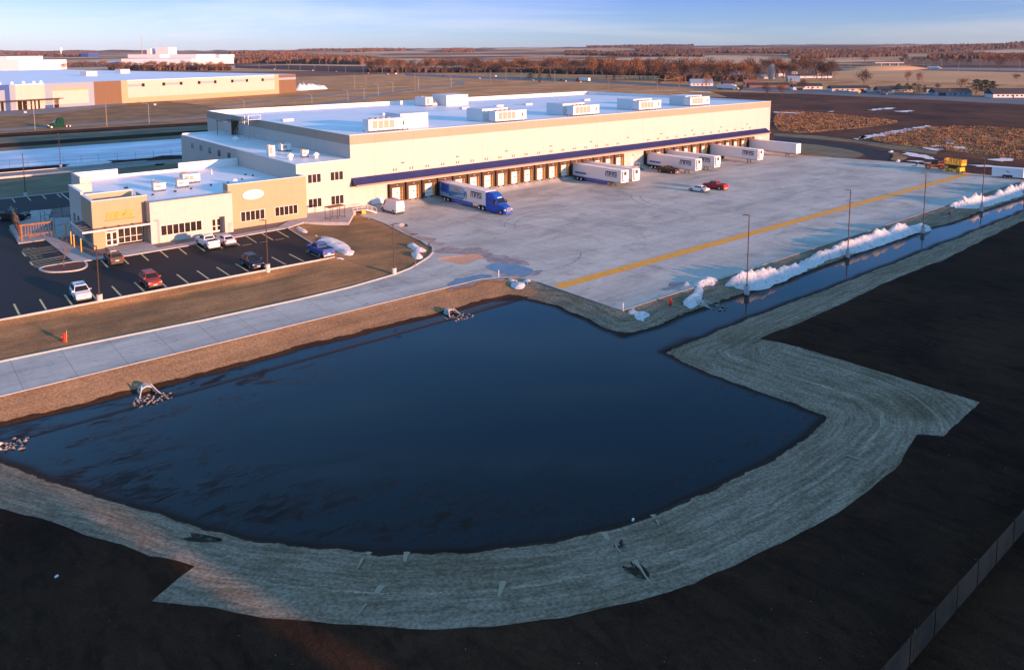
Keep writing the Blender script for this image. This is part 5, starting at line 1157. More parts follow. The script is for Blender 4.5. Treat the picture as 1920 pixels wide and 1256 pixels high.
# bus-like small vehicles beyond
# ------------------------------------------------------------------ light poles, hydrants, posts
def lightpole(label, px, py, zz, h, arm, group, two=False, base=.9):
    x, y = G(px, py, zz); e = empty('light_pole', label, 'light pole', (x, y, zz - .05), 0, group)
    mb = MB(); mb.cyl((0, 0, -1.0), (0, 0, base), .34, n=14); mb.build('base', ['base'], e)
    mb = MB(); mb.cyl((0, 0, base), (0, 0, h), .085, .07, 6); mb.cyl((0, 0, base), (0, 0, base + .06), .2, n=8); mb.build('pole', ['rust'], e)
    mb = MB(); ax_ = math.cos(arm), math.sin(arm)
    mb.bar((0, 0, h - .1), (ax_[0] * .5, ax_[1] * .5, h - .06), .08); a = mb.build('arm', ['rust'], e)
    mb = MB(); mb.loft([[(-.14, -.16, 0), (-.14, .16, 0), (-.14, .16, .09), (-.14, -.16, .09)], [(.55, -.14, .0), (.55, .14, .0), (.55, .14, .05), (.55, -.14, .05)]])
    l = mb.build('lamp_head', ['rust'], e); l.location = (ax_[0] * .4, ax_[1] * .4, h - .07); l.rotation_euler.z = arm
    return e
lightpole('bronze light pole by the white suv at the left of the parking lot', 187, 564, 1.05, 7.1, PI * .75, 'light poles along the lawn')
lightpole('bronze light pole by the navy suv in the middle of the parking lot', 502, 506, 1.05, 7.3, PI * .8, 'light poles along the lawn')
lightpole('bronze light pole on the lawn beside the access road curve', 739, 513, .1, 7.4, -.5, 'light poles along the lawn')
Ls = 'light poles standing in the ditch along the yard'
for (px, py, lab) in ((1400, 551, 'first light pole from the left, rising from the large snow pile'), (1589, 482, 'second light pole from the left in the ditch row'), (1730, 437, 'third light pole from the left, at the end of the large snow pile'), (1840, 396, 'fourth light pole from the left, in front of the second snow pile'), (1921, 366, 'light pole at the right edge of the photo')):
    lightpole(lab, px, py, -.95, 11.0, PI * .78, Ls, base=1.25)
lightpole('light pole on the strip north of the rear parking row', 48, 368, 1.0, 9.2, PI / 2, 'light poles behind the office')
lightpole('light pole beside the drive by the frozen pond, its top lit orange', 114, 315, .5, 9.4, PI / 2, 'light poles behind the office')
def hydrant(label, px, py, z0=None):
    x, y, zz = GH(px, py); e = empty('fire_hydrant', label, 'hydrant', (x, y, zz), 0, 'red fire hydrants')
    mb = MB(); mb.cyl((0, 0, 0), (0, 0, .12), .22, n=10); mb.cyl((0, 0, .1), (0, 0, .75), .15, n=10); mb.cyl((0, 0, .72), (0, 0, .8), .2, n=10); mb.cyl((0, 0, .8), (0, 0, .98), .16, .05, 10); mb.build('barrel', ['red'], e)
    mb = MB(); mb.cyl((-.28, 0, .55), (.28, 0, .55), .08, n=8); mb.cyl((0, -.3, .5), (0, 0, .5), .1, n=8); mb.build('outlet', ['red'], e)
hydrant('red hydrant on the lawn at the left beside a leaning stake', 121, 640); hydrant('red hydrant on the bank at the near corner of the yard', 1257, 573); hydrant('red hydrant on the bank between the two big snow piles', 1780, 398)
def post(name, label, px, py, h, w, m_, z0=None, lean=(0, 0), group=None):
    x, y, zz = GH(px, py); mb = MB(); mb.bar((0, 0, -.1), (lean[0], lean[1], h), w); o = mb.build(name, [m_], loc=(x, y, zz)); return tag(o, label, 'post', group)
post('marker_stake', 'thin leaning stake beside the left hydrant', 125, 641, 1.2, .035, 'shelter_edge', lean=(.1, .25)); post('marker_stake', 'short stake on the grass island by the curb', 779, 501, 1.0, .06, 'wood')
post('marker_post', 'thin white post at the inner corner of the yard', 935, 519, 1.0, .07, 'coping'); post('marker_post', 'thin white post at the near corner of the yard', 1168, 583, 1.0, .07, 'coping')
mb = MB(); mb.cyl((0, 0, 0), (0, 0, .7), .3, .05, 8); mb.box(-.3, .3, -.3, .3, -.02, .04); x, y = G(694, 397); tag(mb.build('traffic_drum', ['red'], loc=(x, y, 0)), 'small red drum at the foot of the dock stair', 'traffic drum')
for k, (x, y, h) in enumerate(((23.35, 144.6, 2.2), (22.95, 138.1, 2.3), (22.9, 135.5, 2.0), (22.7, 129.1, 2.6))):
    e = empty('path_light', 'slim orange lit bollard, %s from the front of the gravel corner' % ('fourth', 'third', 'second', 'first')[k], 'bollard', (x + .35, y, 1.1), 0, 'slim bollards beside the entrance path')
    mb = MB(); mb.cyl((0, 0, 0), (0, 0, h), .09, n=8); mb.build('post', ['shelter_edge'], e); mb = MB(); mb.cyl((0, 0, h), (0, 0, h + .08), .11, n=8); mb.build('cap', ['frame'], e)
# timber patio shelter
def fr(name, label, cat, x, y, zz, rz=0): return empty(name, label, cat, (x, y, zz), rz)
e = fr('patio_shelter', 'rust coloured timber pergola on the patio corner', 'pergola', 18.2, 145.2, 1.2, R_(-3))
for xx, yy in ((-.7, 0), (3.6, 0), (-.7, 5), (-.5, 10), (-.3, 15), (-.1, 19)):
    mb = MB(); mb.box(xx - .12, xx + .12, yy - .12, yy + .12, 0, 2.5); mb.build('post', ['wood'], e)
mb = MB(); mb.box(-.95, 3.8, -.15, .15, 2.5, 2.75); mb.box(-.95, -.6, .15, 19.2, 2.5, 2.7); mb.build('beam', ['wood'], e)
mb = MB()
for k in range(10): mb.box(-.2 + .38 * k, -.08 + .38 * k, -.06, .06, .9, 2.5)
for k in range(40): mb.box(-.8, -.68, .5 + .46 * k, .62 + .46 * k, .15, 2.5)
mb.box(-.6, 3.5, -.08, .08, .8, .92); mb.build('slat_screen', ['wood'], e)
mb = MB(); mb.box(.3, 2.6, .8, 1.4, .42, .5); mb.box(.4, .5, .9, 1.3, 0, .42); mb.box(2.4, 2.5, .9, 1.3, 0, .42); tag(mb.build('bench', ['wood'], loc=(18.3, 145.3, 1.2)), 'low timber bench under the patio pergola', 'bench')
# cart frame shelter by the lawn
e = fr('steel_frame_shelter', 'brown open steel frame with a flat roof at the edge of the walk', 'frame shelter', 62.9, 126.2, 1.2, R_(8))
for k in range(3):
    for yy in (0, 1.6): mb = MB(); mb.bar((1.6 * k, yy, 0), (1.6 * k, yy, 2.25), .08); mb.build('post', ['rust'], e)
mb = MB(); mb.box(-.1, 3.3, -.1, 1.7, 2.25, 2.38); mb.build('roof_panel', ['wood'], e)
mb = MB()
for yy in (0, 1.6): mb.bar((0, yy, .25), (3.2, yy, .25), .06)
mb.bar((0, 0, .25), (0, 1.6, .25), .06); mb.bar((3.2, 0, .25), (3.2, 1.6, .25), .06); mb.bar((1.6, 0, 1.1), (3.2, 0, 1.1), .05); mb.bar((0, 0, 1.1), (1.6, 0, 1.1), .05); mb.build('rail', ['rust'], e)
# dock stair
e = fr('dock_stair', 'steel stair and railed landing at the left end of the docks', 'stair', 71.0, 131.2, 0)
mb = MB(); mb.box(-.8, 2.2, 0, 3.3, .98, 1.12); mb.box(-.8, -.2, 0, 3.3, 0, .98, 1); mb.box(1.2, 2.1, .1, 1.0, .2, .98, 2); mb.build('landing', ['walk', 'foundation', 'shelter_edge'], e)
mb = MB()
for k in range(7): mb.box(2.2 + .3 * k, 2.5 + .3 * k, 0, 1.5, .95 - .155 * k, 1.0 - .155 * k)
mb.build('tread', ['walk'], e); mb = MB()
for yy in (0, 1.5):
    mb.loft([[(2.1, yy - .03, .85), (2.1, yy + .03, .85), (2.1, yy + .03, 1.1), (2.1, yy - .03, 1.1)], [(4.4, yy - .03, -.02), (4.4, yy + .03, -.02), (4.4, yy + .03, .2), (4.4, yy - .03, .2)]])
mb.build('stringer', ['steel'], e); mb = MB()
for yy in (0, 1.5):
    mb.bar((2.2, yy, 2.1), (4.4, yy, 1.0), .06)
    for k in range(3): mb.bar((2.2 + 1.1 * k, yy, 1.05 - .5 * k), (2.2 + 1.1 * k, yy, 2.1 - .55 * k), .05)
for z_ in (1.6, 2.1): mb.bar((-.8, 0, z_), (2.2, 0, z_), .06)
for k in range(4): mb.bar((-.8 + k, 0, 1.1), (-.8 + k, 0, 2.1), .05)
mb.build('railing', ['steel'], e)
e = fr('dock_stair', 'small stair to the door between the two groups of docks', 'stair', 154.6, 132.6, 0)
mb = MB(); mb.box(-.2, 2.0, .2, 2.0, 1.0, 1.1); mb.box(0, 1.8, .4, 1.9, 0, 1.0, 1); mb.build('landing', ['walk', 'shelter_edge'], e)
mb = MB(); mb.loft([[(2.0, .3, .9), (2.0, 1.8, .9), (2.0, 1.8, 1.1), (2.0, .3, 1.1)], [(4.2, .3, -.02), (4.2, 1.8, -.02), (4.2, 1.8, .15), (4.2, .3, .15)]]); mb.build('flight', ['steel'], e)
mb = MB(); mb.bar((2.0, .3, 2.1), (4.2, .3, 1.1), .06); mb.bar((-.2, .25, 2.1), (2.0, .25, 2.1), .06); [mb.bar((a_, .28, 0), (a_, .28, 2.1), .05) for a_ in (-.2, .9, 2.0)]; mb.build('railing', ['steel'], e)
# pipe outlets with riprap
def culvert(px, py, ang, label, s_=1.0, rocks=60, wz=WATER):
    x, y = G(px, py, wz); e = empty('culvert_outlet', label, 'culvert', (x, y, wz - .15), ang, 'concrete culvert outlets')
    mb = MB(); n = 14
    ring = lambda x_, r_: [(x_, -r_ * math.cos(PI * k / n), r_ * 1.15 * math.sin(PI * k / n)) for k in range(n + 1)]
    def shell(x_, ro, ri): return [(x_ * s_, p[1] * s_, p[2] * s_) for p in ring(x_, ro) + ring(x_, ri)[::-1]]
    mb.loft([shell(-.9, .86, .74), shell(.12, .86, .74)])
    for sg in (-1, 1):        # wing walls fall away and open toward the water
        secs = []
        for k in range(7):
            u = k / 6; yy = sg * (.74 + .62 * u); top = (.99 * (1 - u) ** 1.6 + .10) * s_; lean = sg * -.30 * (1 - u)
            secs.append([((.1 + 1.9 * u) * s_, yy * s_, -.3), ((.1 + 1.9 * u) * s_, (yy + sg * .12) * s_, -.3), ((.1 + 1.9 * u) * s_, (yy + sg * .12 + lean) * s_, top), ((.1 + 1.9 * u) * s_, (yy + lean) * s_, top)])
        mb.loft(secs)
    mb.build('flared_end', ['base'], e)
    mb = MB(); mb.prism([(-.3 * s_, -.74 * s_), (-.2 * s_, -.74 * s_), (-.2 * s_, .74 * s_), (-.3 * s_, .74 * s_)], -.2, .74 * s_); mb.build('pipe_mouth', ['black'], e)
    rb = MB(); rnd = random.Random(px)
    for k in range(rocks):
        a, b = rnd.uniform(1.2, 4.0) * s_, rnd.uniform(-2.1, 2.1) * s_; r_ = rnd.uniform(.07, .19)
        c = Vector((x + math.cos(ang) * a - math.sin(ang) * b, y + math.sin(ang) * a + math.cos(ang) * b, wz + rnd.uniform(-.06, .14)))
        i = len(rb.v); ps = [Vector((rnd.uniform(.7, 1.2) * p[0], rnd.uniform(.7, 1.2) * p[1], rnd.uniform(.5, .9) * p[2])) * r_ for p in ((1, 0, 0), (-1, 0, 0), (0, 1, 0), (0, -1, 0), (0, 0, 1), (0, 0, -1))]
        rb.v += [tuple(c + p) for p in ps]
        for f in ((0, 2, 4), (2, 1, 4), (1, 3, 4), (3, 0, 4), (2, 0, 5), (1, 2, 5), (3, 1, 5), (0, 3, 5)): rb.f.append(tuple(i + q for q in f)); rb.m.append(0)
    tag(rb.build('riprap', ['rock']), 'loose pale stones in the water ' + ('below the left culvert' if px == 275 else 'below a culvert'), 'stones', kind='stuff')
culvert(275, 735, -PI / 2, 'white arched culvert outlet on the left bank of the pond', .82)
culvert(845, 588, -PI / 2, 'pale culvert outlet near the inner corner of the pond', .75, 45)
culvert(1318, 572, -PI * .35, 'culvert outlet tucked in the bank of the ditch', .8, 50)
culvert(-8, 840, -PI * .1, 'pale stones and pipe end at the left edge of the pond', .55, 30)
# ------------------------------------------------------------------ snow piles
def snowpile(label, outline, hmax, zz=None, crest=.5, seed=1, group='snow piles', dirty=False, step=.42):
    P_ = chaikin(outline, it=1); P_ = jit(resample(P_, .8), .28 if len(outline) < 12 else .4); A_ = np.array(P_); x0, y0 = A_.min(0); x1, y1 = A_.max(0)
    g = [(x0 + (x1 - x0) * i / max(2, int((x1 - x0) / step)), y0 + (y1 - y0) * j / max(2, int((y1 - y0) / step))) for i in range(max(2, int((x1 - x0) / step)) + 1) for j in range(max(2, int((y1 - y0) / step)) + 1)]
    g = np.array(g); ok = inpoly(g, P_) ; g = g[ok]
    if len(g): g = g[segdist(g, P_) > .12]
    vv = [Vector(p) for p in g.tolist()]; b0 = len(vv); RP = resample(P_, step); vv += [Vector(p) for p in RP]
    cv_, _, cf_, _, _, _ = delaunay_2d_cdt(vv, [(b0 + k, b0 + (k + 1) % len(RP)) for k in range(len(RP))], [], 1, 1e-4)
    A2 = np.array([(v.x, v.y) for v in cv_]); dd = segdist(A2, RP); dm = max(dd.max(), .3)
    me = bpy.data.meshes.new('snow_pile'); vs2 = []
    for (x, y), d_ in zip(A2, dd):
        k = min(1, d_ / (dm * .8)) ** .8
        n_ = mnoise.noise((x * .22, y * .3, seed)) * .7 + mnoise.noise((x * .7, y * .7, seed + 5)) * .42 + mnoise.noise((x * 2.2, y * 2.2, seed + 9)) * .25
        gz = height(x, y) if zz is None else zz
        vs2.append((x, y, gz - .04 + (hmax * k * (1 + n_) if d_ > .02 else -.03)))
    me.from_pydata(vs2, [], [tuple(f) for f in cf_]); me.materials.append(M['snow']); me.polygons.foreach_set('use_smooth', [True] * len(me.polygons)); me.update()
    o = bpy.data.objects.new('snow_pile', me); COL.objects.link(o); return tag(o, label, 'snow pile', group)
snowpile('very long snow pile along the near part of the ditch', GL([(1345, 533), (1352, 527), (1385, 514), (1440, 506), (1480, 492), (1530, 473), (1590, 452), (1640, 434), (1700, 417), (1745, 418)], .3) + GL([(1752, 430), (1722, 434), (1700, 442), (1655, 458), (1612, 472), (1588, 476), (1560, 485), (1520, 503), (1470, 525), (1430, 541), (1400, 543), (1375, 541), (1350, 540)], -.75), 1.75, seed=2, step=.4)
snowpile('second long snow pile toward the right edge of the photo', GL([(1772, 386), (1800, 379), (1835, 375), (1870, 363), (1960, 337)], .2) + GL([(1960, 350), (1915, 366), (1880, 378), (1845, 389), (1800, 394)], -.7), 2.0, seed=4, step=.45)
snowpile('small snow patch on the bank at the near yard corner', GL([(1176, 586), (1196, 580), (1217, 582), (1220, 592), (1205, 597), (1188, 593)], -.3), .4, seed=5)
snowpile('elongated snow lump on the ditch bank beside the hydrant', GL([(1279, 567), (1290, 550), (1300, 542), (1322, 541), (1318, 553), (1308, 568), (1294, 574)], -.3), .5, seed=6)
snowpile('flat snow strip on the yard edge left of the long pile', GL([(1295, 534), (1310, 527), (1335, 524), (1350, 526), (1340, 534), (1310, 538)], 0), .5, seed=7)
snowpile('tiny snow lump on the yard edge', GL([(1279, 532), (1290, 530), (1293, 534), (1283, 536)], 0), .3, seed=17)
snowpile('ragged snow patch at the inner corner of the pond bank', GL([(949, 527), (958, 524), (968, 530), (998, 527), (992, 534), (970, 541), (962, 536)], -.3), .45, seed=8)
snowpile('large snow bank behind the blue pickup', GL([(603, 437), (632, 441), (650, 451), (664, 464), (667, 473), (645, 476), (632, 472), (612, 458), (598, 448), (583, 462), (580, 455), (594, 446)], 1), .45, seed=9)
snowpile('narrow snow streak at the corner of the parking lot', GL([(552, 427), (560, 424), (572, 429), (580, 434), (572, 436), (556, 430)], 1), .3, seed=10)
snowpile('small snow dab between the streak and the large bank', GL([(587, 437), (594, 436), (598, 440), (590, 441)], 1), .25, seed=11)
snowpile('small snow patch in front of the blue pickup', GL([(629, 484), (645, 482), (648, 485), (634, 487)], .9), .2, seed=12)
snowpile('upper snow patch on the grass by the curb curve', GL([(760, 458), (770, 455), (792, 460), (806, 467), (790, 470), (778, 468)], .4), .5, seed=13)
snowpile('lower snow patch on the grass by the curb curve', GL([(767, 474), (778, 470), (792, 476), (795, 482), (780, 484)], .3), .6, seed=14)
snowpile('small white snow pocket on the mound beyond the yard', GL([(1663, 285), (1674, 283), (1676, 287), (1668, 287)], 0), .4, seed=15)
snowpile('snow pocket at the edge of the yard by the mound', GL([(1678, 302), (1686, 300), (1690, 304), (1680, 304.5)], 0), .4, seed=16)
snowpile('dirty snow ridge beside the drive at the frozen pond', GL([(120, 309), (150, 307), (180, 303), (200, 301), (215, 303), (190, 309), (160, 312), (130, 312)], .3), .9, seed=18, step=1)
for k, (a, b, c) in enumerate(((575, 169, 5), (592, 168, 7), (566, 170, 4))):
    x, y = G(a, b); ol = [(x + c * 1.6 * math.cos(t_ * .7), y + c * math.sin(t_ * .7)) for t_ in range(9)]
    snowpile('white salt like pile, %s beside the brown corner of the neighbour warehouse' % ('middle', 'right', 'left')[k], ol, 4.5, .1, seed=20 + k, step=2, group='white piles by the neighbour warehouse')
# ------------------------------------------------------------------ fences
def fence(name, label, pts_, h, pitch, mpost, mpanel, zf=0.0, rails=True, opaque=True, w=.06):
    x0, y0 = pts_[0]; e = empty(name, label, 'fence', (x0, y0, 0)); L_ = Vector((x0, y0, 0)); RPt = resample(pts_, pitch, False)
    def zg(x, y): return height(x, y) if zf is None else zf
    pm = MB(); pm.bar((0, 0, -.2), (0, 0, h + .08), w); pme = pm.mesh('post', [mpost])
    for (x, y) in RPt[:100]:
        o = bpy.data.objects.new('post', pme); COL.objects.link(o); o.parent = e; o.location = Vector((x, y, zg(x, y))) - L_
    mb = MB()
    for k in range(len(RPt) - 1):
        a, b = RPt[k], RPt[k + 1]; za, zb = zg(*a), zg(*b)
        if opaque: 
            mid = ((a[0] + b[0]) / 2, (a[1] + b[1]) / 2); d = Vector((b[0] - a[0], b[1] - a[1])).normalized(); nn = Vector((-d.y, d.x)) * .012
            mb.loft([[(a[0] + nn.x - x0, a[1] + nn.y - y0, za), (a[0] + nn.x - x0, a[1] + nn.y - y0, za + h), (a[0] - nn.x - x0, a[1] - nn.y - y0, za + h), (a[0] - nn.x - x0, a[1] - nn.y - y0, za)],
                     [(b[0] + nn.x - x0, b[1] + nn.y - y0, zb), (b[0] + nn.x - x0, b[1] + nn.y - y0, zb + h), (b[0] - nn.x - x0, b[1] - nn.y - y0, zb + h), (b[0] - nn.x - x0, b[1] - nn.y - y0, zb)]])
        else:
            for zz in (.05, h * .5, h): mb.bar((a[0] - x0, a[1] - y0, za + zz), (b[0] - x0, b[1] - y0, zb + zz), .04)
    mb.build('fabric' if opaque else 'rail', [mpanel], e); return e
M['siltcloth'] = mat('brown_fence_cloth', (.13, .062, .033), .85, col2=(.06, .03, .018), scale=.35, thr=(.4, .6))
fence('boundary_fence', 'brown cloth covered fence crossing the lower right corner', [(30, 14.6), (110, 14.1)], 1.65, 3.05, 'black', 'siltcloth', zf=.12, w=.07)
mb = MB(); mb.bar((0, 0, 0), (0, 0, 1.9), .05); x, y = G(1708, 1242, 0); tag(mb.build('marker_stake', ['wood'], loc=(x, y - .1, .1)), 'orange stake standing against the cloth fence', 'post')
fence('chain_fence', 'thin dark chain link fence along the frozen pond', [(-40, 252.0), (20, 252.0), (50, 246.6), (75, 246)], 1.9, 4.2, 'plastic', 'plastic', zf=.1, opaque=False)
fence('chain_fence', 'black chain link fence beside the patio', [(26, 161), (22.2, 158.8), (22.7, 148.3), (25.3, 149.3)], 2.6, 3.4, 'black', 'black', zf=1.1, opaque=False)
fence('field_fence', 'thin fence along the north road', [(20, 350), (80, 347), (118, 339), (150, 343)], 1.4, 8, 'plastic', 'plastic', zf=.2, opaque=False)
# ------------------------------------------------------------------ trees
def twigs_mesh(seed, h=12.0, n=620, spread=.42, mname='twig', crown_lo=.22, w=.10):
    r = random.Random(seed); mb = MB(); lobes = [(r.uniform(-.5, .5) * spread * h, r.uniform(-.5, .5) * spread * h, r.uniform(.5, .85) * h, r.uniform(.16, .28) * h) for _ in range(7)]
    lobes.append((0, 0, .6 * h, .3 * h))
    for k in range(n):
        lx, ly, lz, lr = lobes[r.randrange(len(lobes))]
        d = Vector((r.gauss(0, 1), r.gauss(0, 1), r.gauss(0, 1))).normalized(); q = r.random() ** .4
        c = Vector((lx, ly, lz)) + d * lr * q * Vector((1, 1, 1.05)).length / 1.73
        if c.z < crown_lo * h or c.z > h * 1.02: continue
        o = (c - Vector((0, 0, .25 * h))).normalized() + Vector((r.uniform(-.35, .35), r.uniform(-.35, .35), r.uniform(0, .5)))
        o.normalize(); L = r.uniform(.05, .12) * h; s = o.cross(Vector((r.uniform(-1, 1), r.uniform(-1, 1), r.uniform(-1, 1)))).normalized() * w * r.uniform(.6, 1.3)
        i = len(mb.v); mb.v += [tuple(c - s), tuple(c + s), tuple(c + o * L)]; mb.f.append((i, i + 1, i + 2)); mb.m.append(0)
        if r.random() < .6:
            o2 = (o + Vector((r.uniform(-.8, .8), r.uniform(-.8, .8), r.uniform(-.4, .6)))).normalized(); i = len(mb.v)
            mb.v += [tuple(c - s * .8), tuple(c + s * .8), tuple(c + o2 * L * .8)]; mb.f.append((i, i + 1, i + 2)); mb.m.append(0)
    return mb.mesh('crown', [mname])
def trunk_mesh(seed, h=12.0, spread=.42):
    r = random.Random(seed); mb = MB(); mb.cyl((0, 0, -.3), (0, 0, h * .32), .24, .17, 6)
    def branch(p, d, L, rad, dep):
        q = p + d * L; mb.cyl(p, q, rad, rad * .62, 4 if dep else 5, caps=False)
        if dep >= 3: return
        for k in range(3 if dep < 2 else 2):
            nd_ = (d + Vector((r.uniform(-.8, .8), r.uniform(-.8, .8), r.uniform(-.1, .5)))).normalized(); branch(q, nd_, L * r.uniform(.6, .85), rad * .6, dep + 1)
    for k in range(4): branch(Vector((0, 0, h * (.2 + .04 * k))), Vector((r.uniform(-.7, .7), r.uniform(-.7, .7), 1)).normalized(), h * .22, .15, 1)
    return mb.mesh('trunk', ['bark'])
TW = {}
for kind, mm in (('brown', 'twig'), ('ochre', 'twig2'), ('grey', 'twig3')):
    TW[kind] = [(trunk_mesh(s * 7 + 1), twigs_mesh(s * 13 + 5 + len(kind), mname=mm)) for s in range(3)]
TW['small'] = [(trunk_mesh(91, 12, .3), twigs_mesh(92, 12, 150, .3, 'twig', .3, .05))]
def pine_mesh(seed, h=12.0, col=False):
    r = random.Random(seed); mb = MB()
    for k in range(1500):
        t_ = r.random() ** .8; z_ = (.04 if col else .22) * h + t_ * h * (.96 if col else .74)
        R0 = (.22 if col else .36) * h * (math.sin(min(1, (1 - t_) * 1.6 + .12) * PI / 2)) * (1 if col else (.75 + .35 * math.sin(t_ * 22 + r.random())))
        a = r.uniform(0, 2 * PI); q = R0 * r.random() ** .35; c = Vector((q * math.cos(a), q * math.sin(a), z_)); s_ = .30 if col else .42
        p = [c + Vector((r.uniform(-s_, s_), r.uniform(-s_, s_), r.uniform(-s_, s_) * .7)) for _ in range(3)]
        i = len(mb.v); mb.v += [tuple(x_) for x_ in p]; mb.f.append((i, i + 1, i + 2)); mb.m.append(0)
    return mb.mesh('crown', ['needle'])
mbt = MB(); mbt.cyl((0, 0, -.2), (0, 0, 9), .25, .08, 6); PT = mbt.mesh('trunk', ['bark'])
TW['pine'] = [(PT, pine_mesh(3)), (PT, pine_mesh(4))]; TW['column'] = [(PT, pine_mesh(5, col=True)), (PT, pine_mesh(6, col=True))]
TN = {'brown': 'bare_tree', 'ochre': 'bare_tree', 'grey': 'bare_tree', 'small': 'young_tree', 'pine': 'pine_tree', 'column': 'arborvitae'}
def tree(kind, x, y, zz, h, label, group=None, wf=1.0):
    tm, cm_ = random.choice(TW[kind]); e = empty(TN[kind], label, 'tree', (x, y, zz), random.uniform(0, 6.28), group)
    e.scale = (h / 12 * wf, h / 12 * wf, h / 12)
    for nm, me in (('trunk', tm), ('crown', cm_)):
        o = bpy.data.objects.new(nm, me); COL.objects.link(o); o.parent = e
    return e
def tree_px(kind, px, pyb, pyt, label, group=None, wf=1.0):
    x, y = G(px, pyb, 0); x, y = G(px, pyb, tz(x, y)); d = (Vector((x, y)).dot(Vector((F_.x, F_.y)))); return tree(kind, x, y, tz(x, y), (pyb - pyt) * d / 1441.0, label, group, wf)
rnd = random.Random(11)
def belt(n, x0, x1, yb0, yb1, hpx, kinds, label, group):
    for k in range(n):
        t_ = (k + rnd.uniform(-.4, .4)) / n; px = x0 + (x1 - x0) * t_; pb = rnd.uniform(yb0(px), yb1(px))
        tree_px(rnd.choice(kinds), px, pb, pb - rnd.uniform(*hpx), label, group, rnd.uniform(1.0, 1.35))
belt(58, 692, 1010, lambda p: 131, lambda p: 137.5, (17, 25), ['brown', 'brown', 'ochre', 'grey'], 'bare brown tree in the long tree belt above the big roof', 'trees of the long belt above the roof')
belt(46, 1000, 1245, lambda p: 134, lambda p: 143, (21, 31), ['brown', 'ochre', 'brown', 'grey'], 'bare brown tree in the belt right of the white box trailer', 'trees of the belt right of the white box trailer')
belt(34, 1130, 1420, lambda p: 147, lambda p: 155, (30, 43), ['ochre', 'brown', 'ochre', 'grey'], 'tall ochre brown bare tree in the grove along the highway', 'trees of the grove along the highway')
belt(22, 1400, 1570, lambda p: 136, lambda p: 152, (24, 38), ['brown', 'brown', 'ochre', 'grey'], 'bare tree standing among the farm houses right of centre', 'trees among the farm houses')
belt(34, 205, 432, lambda p: 131, lambda p: 133.5, (13, 18), ['ochre', 'brown', 'brown'], 'bare tree in the clump behind the neighbour warehouse', 'trees behind the neighbour warehouse')
belt(14, 95, 205, lambda p: 126, lambda p: 131, (10, 15), ['ochre', 'brown'], 'bare tree at the left above the neighbour warehouse roof', 'trees above the left end of the neighbour warehouse roof')
belt(20, 1840, 1935, lambda p: 118, lambda p: 124, (14, 21), ['brown', 'ochre'], 'bare tree in the clump at the far right beyond the interstate', 'trees at the far right beyond the interstate')
belt(16, 1690, 1830, lambda p: 120, lambda p: 123, (11, 17), ['brown', 'grey'], 'bare tree in the line behind the far right interstate', 'trees behind the far right interstate')
for px, pb, pt, kd, lab, wf in ((1620, 163, 130, 'grey', 'rounded dark bare tree behind the long dark roofed house', 1.4), (1702, 156, 133, 'ochre', 'sparse tall bare tree left of the bright field', .9), (1722, 160, 136, 'ochre', 'sparse bare tree just right of another in the dry field', .8), (1802, 168, 146, 'ochre', 'fan shaped bare tree in the dry field at the right', 1.5),
                            (1505, 172, 148, 'grey', 'low dark bare tree right of the white gabled house', 1.5), (1466, 183, 158, 'brown', 'scraggy roadside tree on the near side of the highway, right one', 1.0), (1437, 182, 156, 'brown', 'scraggy roadside tree on the near side of the highway, middle one', 1.0), (1387, 180, 158, 'brown', 'scraggy roadside tree beside the white tractor trailer', .9),
                            (1325, 168, 139, 'ochre', 'orange leaning tree between the grove and the blue roofed house', .8), (1274, 168, 140, 'ochre', 'orange tree by the twin armed utility pole', .9), (1758, 170, 156, 'grey', 'small round bare tree behind the evergreens', 1.3), (1905, 153, 138, 'brown', 'round bare tree at the far right edge', 1.3), (1622, 118, 104, 'grey', 'dark round tree on the interstate embankment', 1.6), (1874, 132, 110, 'grey', 'dark bare tree by the far right interstate', 1.0)):
    tree_px(kd, px, pb, pt, lab, None, wf)
for px, pb, pt, kd, lab, wf in ((1306, 160, 141, 'pine', 'dark pine left of the blue roofed house', 1.0), (1344, 160, 134, 'column', 'tall dark evergreen right of the blue roofed house', .9), (1482, 168, 147, 'column', 'dark evergreen left of the white gabled house', .9), (1684, 179, 157, 'column', 'leftmost of the clipped dark evergreens by the highway', 1.7), (1700, 176, 156, 'column', 'second clipped dark evergreen from the left', 1.5),
                            (1714, 180, 156, 'column', 'broad clipped dark evergreen in the middle of the clump', 1.9), (1724, 174, 158, 'column', 'narrow clipped dark evergreen right of the broad one', 1.4), (1733, 174, 160, 'column', 'rightmost small clipped dark evergreen', 1.4), (1830, 178, 148, 'pine', 'left dark spreading pine by the ranch house at the right', 1.5), (1846, 181, 149, 'pine', 'middle dark spreading pine at the right', 1.5), (1860, 180, 151, 'pine', 'right dark spreading pine left of the last ranch house', 1.0),
                            (994, 150, 138, 'pine', 'dark wide evergreen left of the round one on the highway', 1.9), (1012, 150, 139, 'column', 'dark evergreen in the middle of the highway clump', 1.7), (1029, 151, 140, 'column', 'round dark evergreen right in the highway clump', 2.2), (1235, 161, 145, 'pine', 'dark evergreen at the foot of the ochre grove', 1.2)):
    tree_px(kd, px, pb, pt, lab, None, wf)
x, y = 19.8, 124.2
tree('small', x, y, 1.1, 4.3, 'young leafless tree with red twigs on the mulched parking island', None, .9)
for px, py, lab in ((262, 209, 'young bare tree on the lawn of the neighbour warehouse'), ):
    gx, gy = G(px, py); tree('small', gx, gy, .1, 6, lab)
